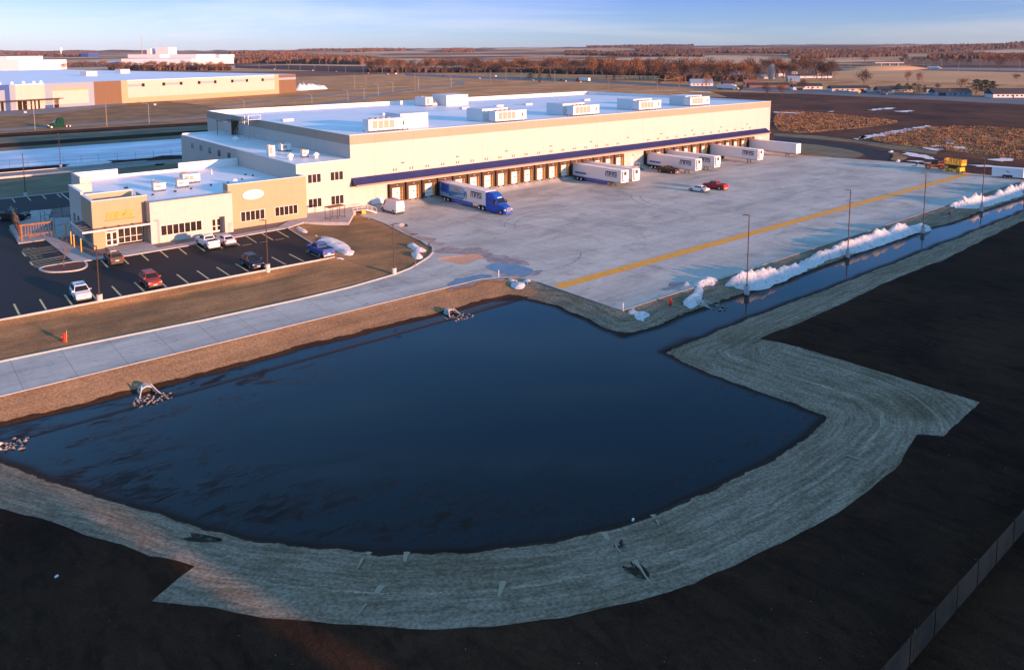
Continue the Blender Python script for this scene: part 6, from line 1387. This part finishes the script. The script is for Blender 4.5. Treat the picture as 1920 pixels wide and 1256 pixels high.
# far woods that read as one mass
def woods(name, label, spans, dens, h0, h1, mname, seed):
    r = random.Random(seed); mb = MB()
    for (x0, y0, x1, y1, dep) in spans:
        n = int(abs(x1 - x0) * dens)
        for k in range(n):
            t_ = r.random(); px = x0 + (x1 - x0) * t_; py = y0 + (y1 - y0) * t_ + r.uniform(-dep, dep) * .5
            if py < 96.2 : py = 96.2
            x, y = G(px, py, 0); d = math.hypot(x, y)
            if d > 9000: x *= 9000 / d; y *= 9000 / d; d = 9000
            zz = tz(x, y); hh = r.uniform(h0, h1) * (.7 + .6 * mnoise.noise((x / 160, y / 160, 2)) + .3); w_ = min(r.uniform(.25, .7) * hh, 7) + d * .0003
            c = Vector((x, y, zz)); a = r.uniform(-.6, .6); s_ = Vector((Rt.x * math.cos(a) - Rt.y * math.sin(a), Rt.x * math.sin(a) + Rt.y * math.cos(a), 0))
            i = len(mb.v); mb.v += [tuple(c - s_ * w_ * .5), tuple(c + s_ * w_ * .5), tuple(c + s_ * w_ * .7 + Up * hh * .6), tuple(c + s_ * w_ * .15 + Up * hh), tuple(c - s_ * w_ * .6 + Up * hh * .65)]
            mb.f.append((i, i + 1, i + 2, i + 3, i + 4)); mb.m.append(0)
    o = mb.build(name, [mname]); return tag(o, label, 'woods', kind='stuff')
woods('far_woods', 'dark brown woods in long bands right of centre below the horizon', [(1060, 108, 1320, 110, 3), (1190, 104, 1640, 109, 3), (1100, 102, 1300, 101, 2), (1480, 112, 1700, 110, 3), (1620, 108, 1935, 104, 3), (1740, 113, 1935, 113, 3)], 9, 8, 15, 'twig3', 3)
woods('far_woods', 'reddish brown woods left of centre below the horizon', [(500, 119, 680, 121, 2.5), (560, 103, 760, 104, 2), (650, 105, 720, 104, 2), (830, 105, 890, 105, 2), (0, 104, 180, 109, 3), (60, 101, 180, 103, 2), (430, 107, 560, 106, 2), (560, 116, 700, 117, 1.5), (440, 119, 520, 118, 1.5)], 9, 8, 15, 'twig', 5)
woods('horizon_woods', 'thin bluish tree line along the horizon', [(0, 99, 560, 98, 1.5), (380, 98, 900, 97.5, 1.5), (880, 97.5, 1300, 97, 1.5), (1180, 98, 1260, 98, 1.5), (1300, 97, 1935, 96.5, 1.0), (1560, 97, 1600, 97, 1.5)], 7, 9, 20, 'twig3', 8)
woods('brush', 'low brown brush filling the foot of the tree belts beyond the highway', [(690, 134, 1010, 135, 4), (1000, 136, 1245, 141, 5), (1240, 150, 1420, 152, 6)], 9, 3.5, 7.5, 'twig3', 12)
woods('brush', 'low brown brush in strips left of centre beyond the highway', [(560, 116, 760, 119, 4), (205, 131, 432, 132, 2), (440, 109, 640, 112, 3), (880, 128, 1000, 129, 5)], 7, 4, 8, 'twig', 13)
# tall dry grass that stands in the fields beyond the yard
def tufts(name, label, polys, n, h0, h1, mname, seed):
    r = random.Random(seed); mb = MB()
    for pl in polys:
        A_ = np.array(pl); lo, hi = A_.min(0), A_.max(0); q = np.random.RandomState(seed).uniform(lo, hi, (n * 2, 2)); q = q[inpoly(q, pl)][:n]
        for x, y in q:
            hh = r.uniform(h0, h1) * (1 + .6 * mnoise.noise((x * .12, y * .12, 3)))
            if hh < h0 * .75: continue
            a = r.uniform(0, PI); dx, dy = math.cos(a) * r.uniform(.06, .25), math.sin(a) * r.uniform(.06, .25); l = r.uniform(-.3, .3); i = len(mb.v)
            mb.v += [(x - dx, y - dy, .1), (x + dx, y + dy, .1), (x + dx * .9 + l, y + dy * .9, hh), (x + l, y, hh * 1.25), (x - dx * .9 + l, y - dy * .9, hh * .9)]; mb.f.append((i, i + 1, i + 2, i + 3, i + 4)); mb.m.append(0)
    return tag(mb.build(name, [mname]), label, 'tall grass', kind='stuff')
M['straws'] = mat('dry_grass_stems', (.34, .19, .10), .95, spec=.05, col2=(.13, .08, .055), scale=.25, thr=(.42, .58))
tufts('tall_grass', 'tall orange brown dry grass standing in the fields beyond the yard', [TALL1, TALL2], 15000, .2, .5, 'straws', 4)
# ------------------------------------------------------------------ houses and farm buildings by the highway
def house(px0, px1, pyb, pyt, label, wallm, roofm, dep=9, rise=1.7, garage=None, windows=4, name='ranch_house', cat='house', group=None, ang=None):
    a = Vector(G(px0, pyb)); b = Vector(G(px1, pyb)); L = (b - a).length; d = ((a + b) / 2).length; tot = (pyb - pyt) * d / 1441; hh = 2.6 if rise < 3 else max(2.6, tot - rise); rise = max(rise, min(tot - hh, dep * .42))
    e = simple_building(name, label, cat, a.x, a.y, L, dep, hh, math.atan2(b.y - a.y, b.x - a.x) if ang is None else ang, wallm, roofm, gable=rise, group=group)
    for k in range(windows):
        w0 = L * (.08 + .84 * (k + .2) / windows)
        if garage and garage[0] - 1 < w0 < garage[1]: continue
        f = patch(e, 'window', w0, w0 + 1.5, 1.0, 2.1, 'frame'); mb = MB(); mb.box(w0 + .12, w0 + 1.38, -.075, -.062, 1.1, 2.0); mb.build('pane', ['glass'], f)
    if garage: patch(e, 'garage_door', garage[0], garage[1], 0, 2.2, 'black')
    patch(e, 'door', L * .5, L * .5 + 1.0, 0, 2.1, 'brick'); return e
house(1295, 1337, 162, 149, 'white ranch house with blue grey metal roof left of the white tractor trailer', 'wpaint', 'tinroof', windows=5)
house(1487, 1506, 169.5, 159, 'small white garage house with dark door, left part of a pair', 'wpaint', 'shingle', 8, 1.9, (3, 7.5), 1)
house(1500, 1542, 168, 158, 'long white house with dark roof and bright gable end', 'wpaint', 'shingle', 9, 2.2, None, 4)
house(1560, 1632, 172.5, 162, 'long low house with dark hipped roof behind the yellow sign', 'cream', 'shingle', 11, 1.8, (20, 24), 6)
house(1647, 1672, 176, 164, 'grey house with a dark roof left of the evergreens', 'bluegrey', 'shingle', 9, 2.4, None, 2)
house(1672, 1712, 174, 163.5, 'house with pale gable half hidden behind the evergreens', 'beige', 'shingle', 9, 2.4, None, 2)
house(1737, 1752, 174, 167, 'small grey shed right of the evergreens', 'bluegrey', 'shingle', 5, 1.2, None, 0, 'garden_shed', 'shed')
house(1754, 1822, 180.5, 168, 'ranch house with dark roof and pale garage left of the pines', 'bluegrey', 'shingle', 10, 1.7, (2, 7), 6)
house(1862, 1935, 184, 169, 'white ranch house with long dark roof at the right edge', 'wpaint', 'shingle', 10, 1.8, None, 7)
house(1405, 1480, 165.5, 156, 'long brown roofed barn with white openings behind the roadside trees', 'brick', 'shingle', 10, 1.5, None, 7, 'low_barn', 'barn')
house(1397, 1418, 161, 150.5, 'orange brick house with pale gable behind the highway trees', 'brick', 'brick', 9, 2.4, None, 2)
house(1356, 1378, 162, 151.5, 'brown gabled house right of the tall evergreen', 'brick', 'shingle', 9, 2.4, None, 2)
house(1380, 1440, 148.5, 141, 'long white farm shed under the bare trees', 'wpaint', 'tinroof', 10, 1.5, None, 8, 'farm_shed', 'barn')
house(1378, 1390, 146, 132, 'pale blue gabled barn above the farm sheds', 'wpaint', 'tinroof', 10, 5, None, 1, 'gabled_barn', 'barn')
house(1460, 1472, 146, 130, 'white and orange lit gabled barn beside the silo', 'wpaint', 'brick', 10, 5.5, None, 1, 'gabled_barn', 'barn')
house(1485, 1495, 139, 129, 'small white gabled farmhouse right of the barn', 'wpaint', 'shingle', 8, 4, None, 2, 'farmhouse')
house(1533, 1543, 143, 134, 'small white gabled farmhouse near the street lamp mast', 'wpaint', 'brick', 8, 4, None, 2, 'farmhouse')
house(1478, 1500, 154, 143, 'teal grey shed behind the white gabled house', 'bluegrey', 'tinroof', 8, 1.5, None, 0, 'farm_shed', 'barn')
house(1500, 1560, 147, 142.5, 'row of low pale farm sheds beyond the houses', 'wpaint', 'shingle', 12, 1.2, None, 3, 'farm_shed', 'barn')
house(1845, 1870, 112, 108, 'pale blue shed roof among the far right trees', 'wpaint', 'tinroof', 20, 5, None, 0, 'farm_shed', 'barn')
house(1870, 1935, 113, 108.5, 'long pale blue roofed sheds at the far right', 'wpaint', 'tinroof', 20, 5, None, 0, 'farm_shed', 'barn')
house(1550, 1580, 94.5 + 3, 95, 'tiny blue white shed on the right horizon', 'wpaint', 'deepblue', 40, 5, None, 0, 'farm_shed', 'barn')
for px, pb, pt, r_, mm_, lab in ((1447, 149, 122, 3.0, 'beige', 'tall tan silo lit orange beside the barn'), (1463, 104, 92, 5, 'coping', 'thin white silo far behind the barns'), (1490, 103.5, 98, 14, 'coping', 'round white tank far behind the barns')):
    x, y = G(px, pb); d = math.hypot(x, y); hh = (pb - pt) * d / 1441; mb = MB(); mb.cyl((0, 0, 0), (0, 0, hh * .88), r_, n=14); mb.cyl((0, 0, hh * .88), (0, 0, hh), r_, r_ * .25, 14); tag(mb.build('silo', [mm_], loc=(x, y, 0)), lab, 'silo')
for px, py, kd, pm, lab in ((1590, 173, 'pickup', 'white_paint', 'white pickup in the drive of the long dark roofed house'), (1620, 175, 'suv', 'navy_paint', 'black suv left of the grey house'), (1650, 176.5, 'pickup', 'navy_paint', 'dark pickup in front of the grey house'), (1762, 180, 'sedan', 'mid_blue', 'car with pale tarp in the drive of the ranch house left of the pines'), (1815, 180, 'suv', 'white_paint', 'white suv by the ranch house garage left of the pines')):
    x, y = G(px, py); car(kd, pm, 'parked_car', lab, 'car', x, y, .1, HD + PI / 2, 'cars parked at the highway houses')
# ------------------------------------------------------------------ utility poles, road lamps, signs
def upole(px, pb, pt, label, arms=1, group='wooden utility poles'):
    x, y = G(px, pb); d = Vector((x, y)).dot(Vector((F_.x, F_.y))); h = (pb - pt) * d / 1441; e = empty('utility_pole', label, 'utility pole', (x, y, 0), HEAD, group)
    mb = MB(); mb.cyl((0, 0, 0), (0, 0, h), .16 + d * .0001, .10 + d * .0001, 6); mb.build('pole', ['polewood'], e)
    for k in range(arms): mb = MB(); mb.bar((0, -1.3, h - .5 - .9 * k), (0, 1.3, h - .5 - .9 * k), .14); mb.build('crossarm', ['polewood'], e)
    return (x, y, h)
up_ = [upole(p[0], p[1], p[2], p[3], p[4]) for p in ((948.5, 152, 127, 'guyed wooden utility pole left of the highway evergreens', 2), (1010, 148, 125, 'wooden utility pole behind the highway evergreens', 1), (1064.5, 146, 127, 'wooden utility pole above the roof corner near the wires end', 1), (1040, 158, 133, 'wooden utility pole in front of the round evergreen', 1), (920, 160, 132, 'wooden utility pole in the dry field left of centre', 1), (1141, 172, 147, 'wooden utility pole beyond the middle of the far roof edge', 1), (1232, 175, 147, 'wooden utility pole left of the twin armed pole', 1), (1272.5, 173, 145, 'twin armed wooden utility pole by the orange tree', 2), (1394, 163, 143, 'wooden utility pole among the farm trees', 1), (1532, 165, 134, 'pale utility pole in front of the white gabled house', 1), (1780, 181, 158, 'utility pole by the ranch house left of the pines', 1), (894, 142, 128, 'slim wooden pole left of the guyed pole', 1), (977, 150, 132, 'slim wooden pole left of the wide evergreen', 1))]
def wire(a, b, label, sag=1.5):
    mb = MB(); n = 8; p = [Vector(a).lerp(Vector(b), k / n) - Vector((0, 0, sag * 4 * (k / n) * (1 - k / n))) for k in range(n + 1)]
    for k in range(n): mb.bar(p[k], p[k + 1], .12)
    tag(mb.build('overhead_wire', ['wire']), label, 'wire', 'overhead wires')
wire(up_[0], up_[1], 'overhead wire from the guyed pole to the next pole'); wire(up_[1], up_[2], 'overhead wire ending at the pole above the roof corner'); wire(up_[0], up_[11], 'overhead wire running left from the guyed pole')
wire(up_[6], up_[7], 'overhead wire to the twin armed pole'); wire(up_[5], up_[6], 'overhead wire beyond the far roof edge')
def lamp(px, pb, pt, label, group, side=1, mt='steel'):
    x, y = G(px, pb); d = Vector((x, y)).dot(Vector((F_.x, F_.y))); h = (pb - pt) * d / 1441; e = empty('street_lamp', label, 'street lamp', (x, y, 0), HEAD, group); w_ = .06 + d * .00006
    mb = MB(); mb.cyl((0, 0, 0), (0, 0, h - .8), w_ * 1.2, w_, 6); mb.bar((0, 0, h - .85), (0, .7 * side, h - .2), w_ * 1.4); mb.build('pole', [mt], e); mb = MB(); mb.bar((0, .7 * side, h - .2), (0, 2.6 * side, h), w_ * 1.4); mb.build('arm', [mt], e)
    mb = MB(); mb.box(-.2, .2, 2.5 * side - .4, 2.5 * side + .4, h - .12, h + .06); mb.build('lamp_head', [mt], e)
for k, (a, b, c) in enumerate(((66, 245, 196), (280, 233, 193), (585, 195, 177), (652.5, 191, 169), (683, 187, 163), (709.5, 180, 157), (737, 174, 154), (785, 170, 145), (846, 165, 143), (458, 203, 186))):
    lamp(a, b, c, ('grey curved arm street lamp on the north road left of the green tractor', 'grey curved arm street lamp on the north road right of the green tractor', 'street lamp beside the bend of the far side road', 'street lamp nearest the far left roof edge on the road curve', 'tall street lamp next along the road curve', 'third street lamp along the road curve', 'fourth street lamp along the road curve', 'street lamp left of the rooftop penthouse on the horizon side', 'street lamp right of the rooftop penthouse', 'street lamp on the spur road by the neighbour warehouse')[k], 'curved arm street lamps')
for k, (a, b, c, lab) in enumerate(((200.5, 238, 186, 'wooden pole with crossarms standing on the north road verge'), (778, 172, 139, 'tall slim pole in the dry field'), (665, 168, 140, 'tall pole by the road curve, left one'), (686, 166, 141, 'tall pole by the road curve, right one'))):
    upole(a, b, c, lab, 2 if k == 0 else 0)
for k in range(26):
    px = 1270 + 13 * k + rnd.uniform(-4, 4); pb = 116 + rnd.uniform(-2, 3) + k * .12
    lamp(px, pb, pb - 11, 'thin lamp mast along the distant interstate interchange', 'lamp masts along the distant interchange', rnd.choice((-1, 1)), 'wire')
for a, b, c in ((1590, 126, 108), (1594, 133, 113), (1602, 120, 107), (1649, 131, 111), (1696, 128, 110), (1706, 129, 106), (1731, 127, 112), (1743, 137, 113), (1765, 128, 110), (1797, 136, 113), (1838, 127, 110), (1911, 134, 112), (440, 128, 116), (486, 129, 117), (517, 131, 118), (541, 132, 119), (563, 133, 120), (590, 134, 121), (616, 135, 121), (648, 137, 123), (681, 138, 124), (717, 140, 124), (755, 141, 123), (797, 143, 124)):
    lamp(a, b, c, 'tall slim lamp mast beside the right interstate' if a > 1000 else 'tall slim lamp mast beside the distant highway at the left', 'lamp masts beside the right interstate' if a > 1000 else 'lamp masts beside the distant highway', 1, 'wire')
def sign(px, pb, pt, label, m_, w_=1.2, diamond=True):
    x, y = G(px, pb); d = math.hypot(x, y); h = (pb - pt) * d / 1441; e = empty('road_sign', label, 'road sign', (x, y, 0), HEAD - PI / 2); mb = MB(); mb.bar((0, 0, 0), (0, 0, h), .12); mb.build('post', ['steel'], e); mb = MB()
    s_ = w_; c = h - s_ * .5
    pts = [(0, c - s_), (s_, c), (0, c + s_), (-s_, c)] if diamond else [(-s_, c - s_ * .6), (s_, c - s_ * .6), (s_, c + s_ * .6), (-s_, c + s_ * .6)]
    mb.v = [(p[0], -.14, p[1]) for p in pts] + [(p[0], -.09, p[1]) for p in pts]; mb.f = [(0, 1, 2, 3), (7, 6, 5, 4)] + [(k, 4 + k, 4 + (k + 1) % 4, (k + 1) % 4) for k in range(4)]; mb.m = [0] * 6; mb.build('panel', [m_], e)
sign(1611, 176.5, 170.5, 'bright yellow warning sign in front of the long dark roofed house', 'lift_yellow', 1.4); sign(1089, 157, 153, 'yellow warning sign by the highway below the white box trailer', 'lift_yellow', 1.0); sign(1140, 152, 146, 'small red signal head on the highway right of the box trailer', 'red', .7)
sign(743, 141, 137.5, 'round white sign beside the distant highway', 'coping', 1.3, False); sign(930, 146, 142, 'white sign left of the guyed utility pole', 'coping', 1.1, False); sign(904, 113, 109, 'small blue sign in the bright far field', 'deepblue', 4, False)
sign(48, 214, 210, 'round pink sign on the lawn of the neighbour warehouse', 'coping', .7, False); sign(291, 199, 195.5, 'white sign by the neighbour warehouse lawn', 'coping', .7, False); sign(1123, 108, 103, 'bright billboard on the far interstate', 'coping', 8, False)
# interstate overpass and roads far right
def band(px_up, px_lo, zz, name, m_): return struct(sheet(name, GL(px_up, 0) + GL(px_lo[::-1], 0), zz, m_))
band([(1560, 128), (1700, 127), (1935, 129)], [(1560, 130), (1700, 130), (1935, 134)], .12, 'interstate', 'oldroad')
band([(1270, 118.6), (1500, 119.5)], [(1270, 119.8), (1500, 121)], .12, 'interstate', 'oldroad')
M['tanfield'] = mat('pale_tan_field', (.66, .40, .20), .95, spec=.05, col2=(.50, .27, .13), scale=.006, stretch=(.3, 1, 1), detail=7)
M['plough'] = mat('ploughed_field', (.12, .065, .048), .95, spec=.05, col2=(.085, .045, .035), scale=.008, stretch=(.3, 1, 1), detail=7)
band([(860, 107.5), (1060, 108.5), (1300, 111), (1540, 113)], [(860, 112), (1060, 115), (1300, 118.2), (1540, 118)], .1, 'tan_field', 'tanfield')
band([(840, 100.5), (1080, 101)], [(800, 107), (1060, 107.6)], .11, 'ploughed_field', 'plough')
band([(430, 113.5), (560, 112.5), (700, 111), (820, 109)], [(430, 116.5), (560, 117.5), (700, 118), (820, 113)], .1, 'tan_field', 'tanfield')
band([(440, 122), (560, 123), (700, 125)], [(440, 128), (560, 132), (700, 137)], .1, 'ploughed_field', 'plough')
band([(1560, 134), (1700, 132), (1935, 137)], [(1560, 158), (1740, 164), (1935, 167)], .13, 'tan_field', 'tanfield')
band([(1560, 112), (1700, 114), (1935, 117)], [(1560, 124), (1700, 125.5), (1935, 127)], .11, 'ploughed_field', 'plough')
band([(1300, 99.5), (1935, 98.5)], [(1330, 103), (1935, 101.5)], lambda x, y: tz(x, y) + 1.0, 'ploughed_field', 'plough') if False else None
e = empty('overpass', 'concrete road bridge over the interstate on the right', 'bridge', (*G(1680, 127), 0), HD + 1.2)
x0, y0 = G(1645, 127); x1, y1 = G(1690, 127); L = math.hypot(x1 - x0, y1 - y0)
e.location = (x0, y0, 0); e.rotation_euler.z = math.atan2(y1 - y0, x1 - x0)
mb = MB(); mb.box(-4, L + 4, 0, 12, 7.5, 9.4); mb.build('deck', ['beige'], e)
for k in range(3): mb = MB(); mb.box(L * (.15 + .35 * k), L * (.15 + .35 * k) + 1.6, 1, 11, 0, 7.5); mb.build('pier', ['foundation'], e)
# embankment of the interchange
def mound(name, pts_px, hpx, m_):
    pl = chaikin(GL(pts_px, 0)); A_ = np.array(pl); c = A_.mean(0); mb = MB(); n = len(pl); d = np.linalg.norm(c)
    hh = hpx * d / 1441; rings = [(1, 0), (.8, .45), (.55, .9), (.3, 1.0)]
    for s_, k_ in rings: mb.v += [(c[0] + (p[0] - c[0]) * s_, c[1] + (p[1] - c[1]) * s_, hh * k_) for p in pl]
    for r_ in range(len(rings) - 1):
        for k in range(n): mb.f.append((r_ * n + k, r_ * n + (k + 1) % n, (r_ + 1) * n + (k + 1) % n, (r_ + 1) * n + k)); mb.m.append(0)
    mb.f.append(tuple(range((len(rings) - 1) * n, len(rings) * n))); mb.m.append(0); struct(mb.build(name, m_, smooth=True))
mound('embankment', [(1565, 131), (1640, 128), (1760, 128), (1700, 133), (1600, 134)], 6, 'tanfield')
# ------------------------------------------------------------------ small things in the foreground
def blob(name, label, px, py, zz, s_, m_, cat):
    x, y = G(px, py, zz); mb = MB(); mb.box(-s_, s_, -s_ * .6, s_ * .6, 0, s_ * .8); o = mb.build(name, [m_], loc=(x, y, zz), rz=.5); tag(o, label, cat)
blob('litter', 'small white scrap of litter on the near bank of the pond', 1187, 975, WATER + .1, .12, 'coping', 'litter'); blob('litter', 'white scrap of litter on the black soil at the lower left', 106, 1081, .15, .1, 'coping', 'litter')
def flap(px0, py0, px1, py1, label, w0=.03, w1=.22, zf=None):
    "folded edge of straw blanket lying on the bank"
    a = GH(px0, py0); b = GH(px1, py1); mb = MB(); n = 10; d = (Vector(b) - Vector(a)); nn = Vector((-d.y, d.x, 0)).normalized(); secs = []
    for k in range(n + 1):
        t_ = k / n; p = Vector(a).lerp(Vector(b), t_) + nn * .12 * mnoise.noise((t_ * 3, px0, 0)); zz = height(p.x, p.y); w_ = w0 + (w1 - w0) * (1 - t_) ** 1.2
        secs.append([tuple(p - nn * w_ + Up * (zz - p.z + .02)), tuple(p + Up * (zz - p.z + .06)), tuple(p + nn * w_ + Up * (zz - p.z + .03))])
    mb.loft(secs); tag(mb.build('blanket_fold', ['strawfold']), label, 'fabric fold', 'folds in the straw blanket')
M['strawfold'] = mat('pale_straw_fold', (.38, .31, .21), .95, spec=.1)
flap(692, 1035, 668, 1068, 'fold at the water edge, leftmost of the upper row'); flap(763, 1035, 753, 1062, 'second short fold at the water edge'); flap(716, 1098, 672, 1150, 'long slanting fold low on the bank at left')
flap(943, 1090, 932, 1135, 'wedge shaped fold below the centre stripe'); flap(1132, 998, 1165, 1036, 'fold running from the water edge right of centre'); flap(1190, 1050, 1224, 1098, 'long dark edged fold low on the right of the curve'); flap(1225, 965, 1236, 985, 'short pale fold by the litter'); flap(1570, 856, 1665, 877, 'long thin seam across the blanket on the right', .04, .07)
M['baresoil'] = mat('exposed_bank_soil', (.035, .026, .018), .95, spec=.1, col2=(.12, .10, .07), scale=2, thr=(.5, .65))
def barepatch(q, label):
    p2 = chaikin(jit(GL(q, -.3), .35)); A_ = np.array(p2); vv = [(x_, y_, height(x_, y_) + .035) for x_, y_ in p2]; c = A_.mean(0); mb = MB(); mb.v = vv + [(c[0], c[1], height(*c) + .05)]
    n = len(vv); mb.f = [(k, (k + 1) % n, n) for k in range(n)]; mb.m = [0] * n; struct(mb.build('bare_patch', ['baresoil']))
for q in ([(1165, 1058), (1195, 1052), (1222, 1085), (1205, 1092), (1185, 1080)], [(1135, 1000), (1165, 1003), (1172, 1025), (1150, 1020)], [(335, 1000), (360, 985), (400, 990), (428, 1000), (400, 1010), (360, 1015)]): barepatch(q, '')
# tyre marks on the concrete and pale stones on the soil
M['skid'] = mat('tyre_mark', (.16, .155, .15), .8, col2=(.38, .375, .365), scale=1.1, thr=(.4, .6))
def skid(cx, cy, r_, a0, a1, w_=.24, z_=.0045):
    mb = MB(); n = 26
    for k in range(n):
        a = a0 + (a1 - a0) * k / n; b = a0 + (a1 - a0) * (k + 1) / n; q = []
        for an, rr in ((a, r_), (b, r_), (b, r_ + w_), (a, r_ + w_)): q.append((cx + rr * math.cos(an), cy + rr * math.sin(an), z_))
        mb.quad(*q)
    struct(mb.build('tyre_mark', 'skid'))
for cx, cy, r_, a0, a1 in ((84, 108, 6.5, .3, 2.0), (84, 108, 8.4, .4, 1.9), (100, 96, 14, 1.2, 2.6), (100, 96, 15.9, 1.2, 2.5), (140, 96, 17, 2.2, 3.3), (140, 96, 19, 2.2, 3.3), (122, 112, 9, 3.6, 5.2), (175, 108, 12, 3.9, 5.0), (175, 108, 14, 3.9, 5.0), (76, 92, 12, 4.4, 5.6), (160, 66, 22, 1.3, 2.0), (200, 98, 13, 2.6, 3.9), (95, 82, 11, .2, 1.3), (95, 82, 12.9, .2, 1.3)):
    skid(cx, cy, r_, a0, a1)
rb = MB(); rnd2 = random.Random(5)
for k in range(170):
    x, y = G(rnd2.uniform(-20, 1940), rnd2.uniform(640, 1270), .1)
    if not inpoly(np.array([[x, y]]), [(-200, -200), (340, -200), (340, 58), (-200, 100)])[0] or inpoly(np.array([[x, y]]), STRAW)[0] or inpoly(np.array([[x, y]]), SHORE)[0]: continue
    s_ = rnd2.uniform(.02, .05); i = len(rb.v); c = Vector((x, y, height(x, y)))
    rb.v += [tuple(c + Vector(p) * s_) for p in ((1, 0, 0), (-.5, .9, 0), (-.6, -.8, 0), (0, .1, 1))]; rb.f += [(i, i + 1, i + 3), (i + 1, i + 2, i + 3), (i + 2, i, i + 3)]; rb.m += [0] * 3
tag(rb.build('field_stones', ['rock']), 'tiny pale stones and clods scattered over the black soil', 'stones', kind='stuff')
# ------------------------------------------------------------------ light
SUN_EL, SUN_AZ = R_(7.2), math.atan2(.28, -1.0)      # azimuth measured clockwise from +Y
sd_ = Vector((math.sin(SUN_AZ) * math.cos(SUN_EL), math.cos(SUN_AZ) * math.cos(SUN_EL), math.sin(SUN_EL)))
ld = bpy.data.lights.new('sun', 'SUN'); ld.energy = 4.3; ld.angle = R_(0.9); ld.color = (1.0, .475, .275)
lo = bpy.data.objects.new('sun', ld); COL.objects.link(lo); lo.rotation_euler = sd_.to_track_quat('Z', 'Y').to_euler(); lo.location = (0, -50, 60)
w = bpy.data.worlds.new('World'); SC.world = w; w.use_nodes = True; t = w.node_tree; bg = t.nodes['Background']
sky = t.nodes.new('ShaderNodeTexSky'); sky.sky_type = 'NISHITA'; sky.sun_disc = False; sky.sun_elevation = SUN_EL; sky.sun_rotation = SUN_AZ; sky.altitude = 300; sky.air_density = 1.0; sky.dust_density = .6; sky.ozone_density = 1.6
tc = t.nodes.new('ShaderNodeTexCoord'); mp = t.nodes.new('ShaderNodeMapping'); mp.inputs['Scale'].default_value = (1, 1, 13); t.links.new(tc.outputs['Generated'], mp.inputs['Vector'])
n1 = nd(t, 'ShaderNodeTexNoise', Scale=1.6, Detail=7, Roughness=.58, Distortion=.5); t.links.new(mp.outputs[0], n1.inputs['Vector'])
r1 = nd(t, 'ShaderNodeMapRange'); r1.inputs['From Min'].default_value = .44; r1.inputs['From Max'].default_value = .66; t.links.new(n1.outputs['Fac'], r1.inputs['Value'])
# thin cloud brightens the sky it covers
cl = nd(t, 'ShaderNodeMix', _data_type='RGBA'); gain = nd(t, 'ShaderNodeMix', _data_type='RGBA', _blend_type='MULTIPLY'); gain.inputs[0].default_value = 1; gain.inputs[7].default_value = (1.95, 1.38, 1.12, 1)
sx = nd(t, 'ShaderNodeSeparateXYZ'); t.links.new(tc.outputs['Generated'], sx.inputs[0])
cr = nd(t, 'ShaderNodeValToRGB'); e_ = cr.color_ramp.elements; t.links.new(sx.outputs[2], cr.inputs[0])
e_[0].position = 0.0; e_[0].color = (.38, .60, 1.65, 1); e_[1].position = .07; e_[1].color = (.20, .30, .88, 1)
for ps, c in ((.02, (.31, .49, 1.35)), (.04, (.26, .40, 1.1)), (.15, (.30, .54, 1.15)), (.3, (.33, .64, 1.10)), (.5, (.47, .84, 1.16)), (1.0, (.8, 1.1, 1.25))): q = e_.new(ps); q.color = lin(c)
tint = nd(t, 'ShaderNodeMix', _data_type='RGBA', _blend_type='MULTIPLY'); tint.inputs[0].default_value = 1; t.links.new(sky.outputs[0], tint.inputs[6]); t.links.new(cr.outputs[0], tint.inputs[7])
side = mathn(t, 'ADD', mathn(t, 'MULTIPLY', sx.outputs[0], -.76), mathn(t, 'MULTIPLY', sx.outputs[1], .64))
lf = nd(t, 'ShaderNodeMapRange'); lf.inputs['From Min'].default_value = -.15; lf.inputs['From Max'].default_value = .6; t.links.new(side, lf.inputs['Value'])
t.links.new(tint.outputs[2], gain.inputs[6]); t.links.new(tint.outputs[2], cl.inputs[6]); t.links.new(gain.outputs[2], cl.inputs[7]); t.links.new(mathn(t, 'MAXIMUM', mathn(t, 'MULTIPLY', r1.outputs[0], .75), mathn(t, 'MULTIPLY', lf.outputs[0], .55)), cl.inputs[0]); t.links.new(cl.outputs[2], bg.inputs['Color'])
bg.inputs['Strength'].default_value = 0.15
HAZE = True
if HAZE:
    mb = MB(); mb.box(-2300, 11800, -2300, 11800, -5, 160); o = mb.mesh('haze', ['coping']); o.materials.clear()
    hm = bpy.data.materials.new('haze_air'); hm.use_nodes = True; ht = hm.node_tree; ht.nodes.clear(); out = ht.nodes.new('ShaderNodeOutputMaterial'); pv = ht.nodes.new('ShaderNodeVolumePrincipled')
    pv.inputs['Color'].default_value = (.55, .72, 1, 1); pv.inputs['Density'].default_value = .00002; pv.inputs['Anisotropy'].default_value = 0.0; ht.links.new(pv.outputs[0], out.inputs['Volume']); o.materials.append(hm)
    o = bpy.data.objects.new('haze', o); COL.objects.link(o); o['kind'] = 'stuff'; tag(o, 'thin bluish air over the distant fields', 'haze')
SC.view_settings.view_transform = 'Standard'; SC.view_settings.look = 'None'; SC.view_settings.gamma = 1; SC.view_settings.exposure = 1.35
SC.cycles.max_bounces = 5; SC.cycles.diffuse_bounces = 3; SC.cycles.glossy_bounces = 3; SC.cycles.volume_bounces = 0; SC.cycles.sample_clamp_indirect = 6
SC.cycles.use_denoising = True
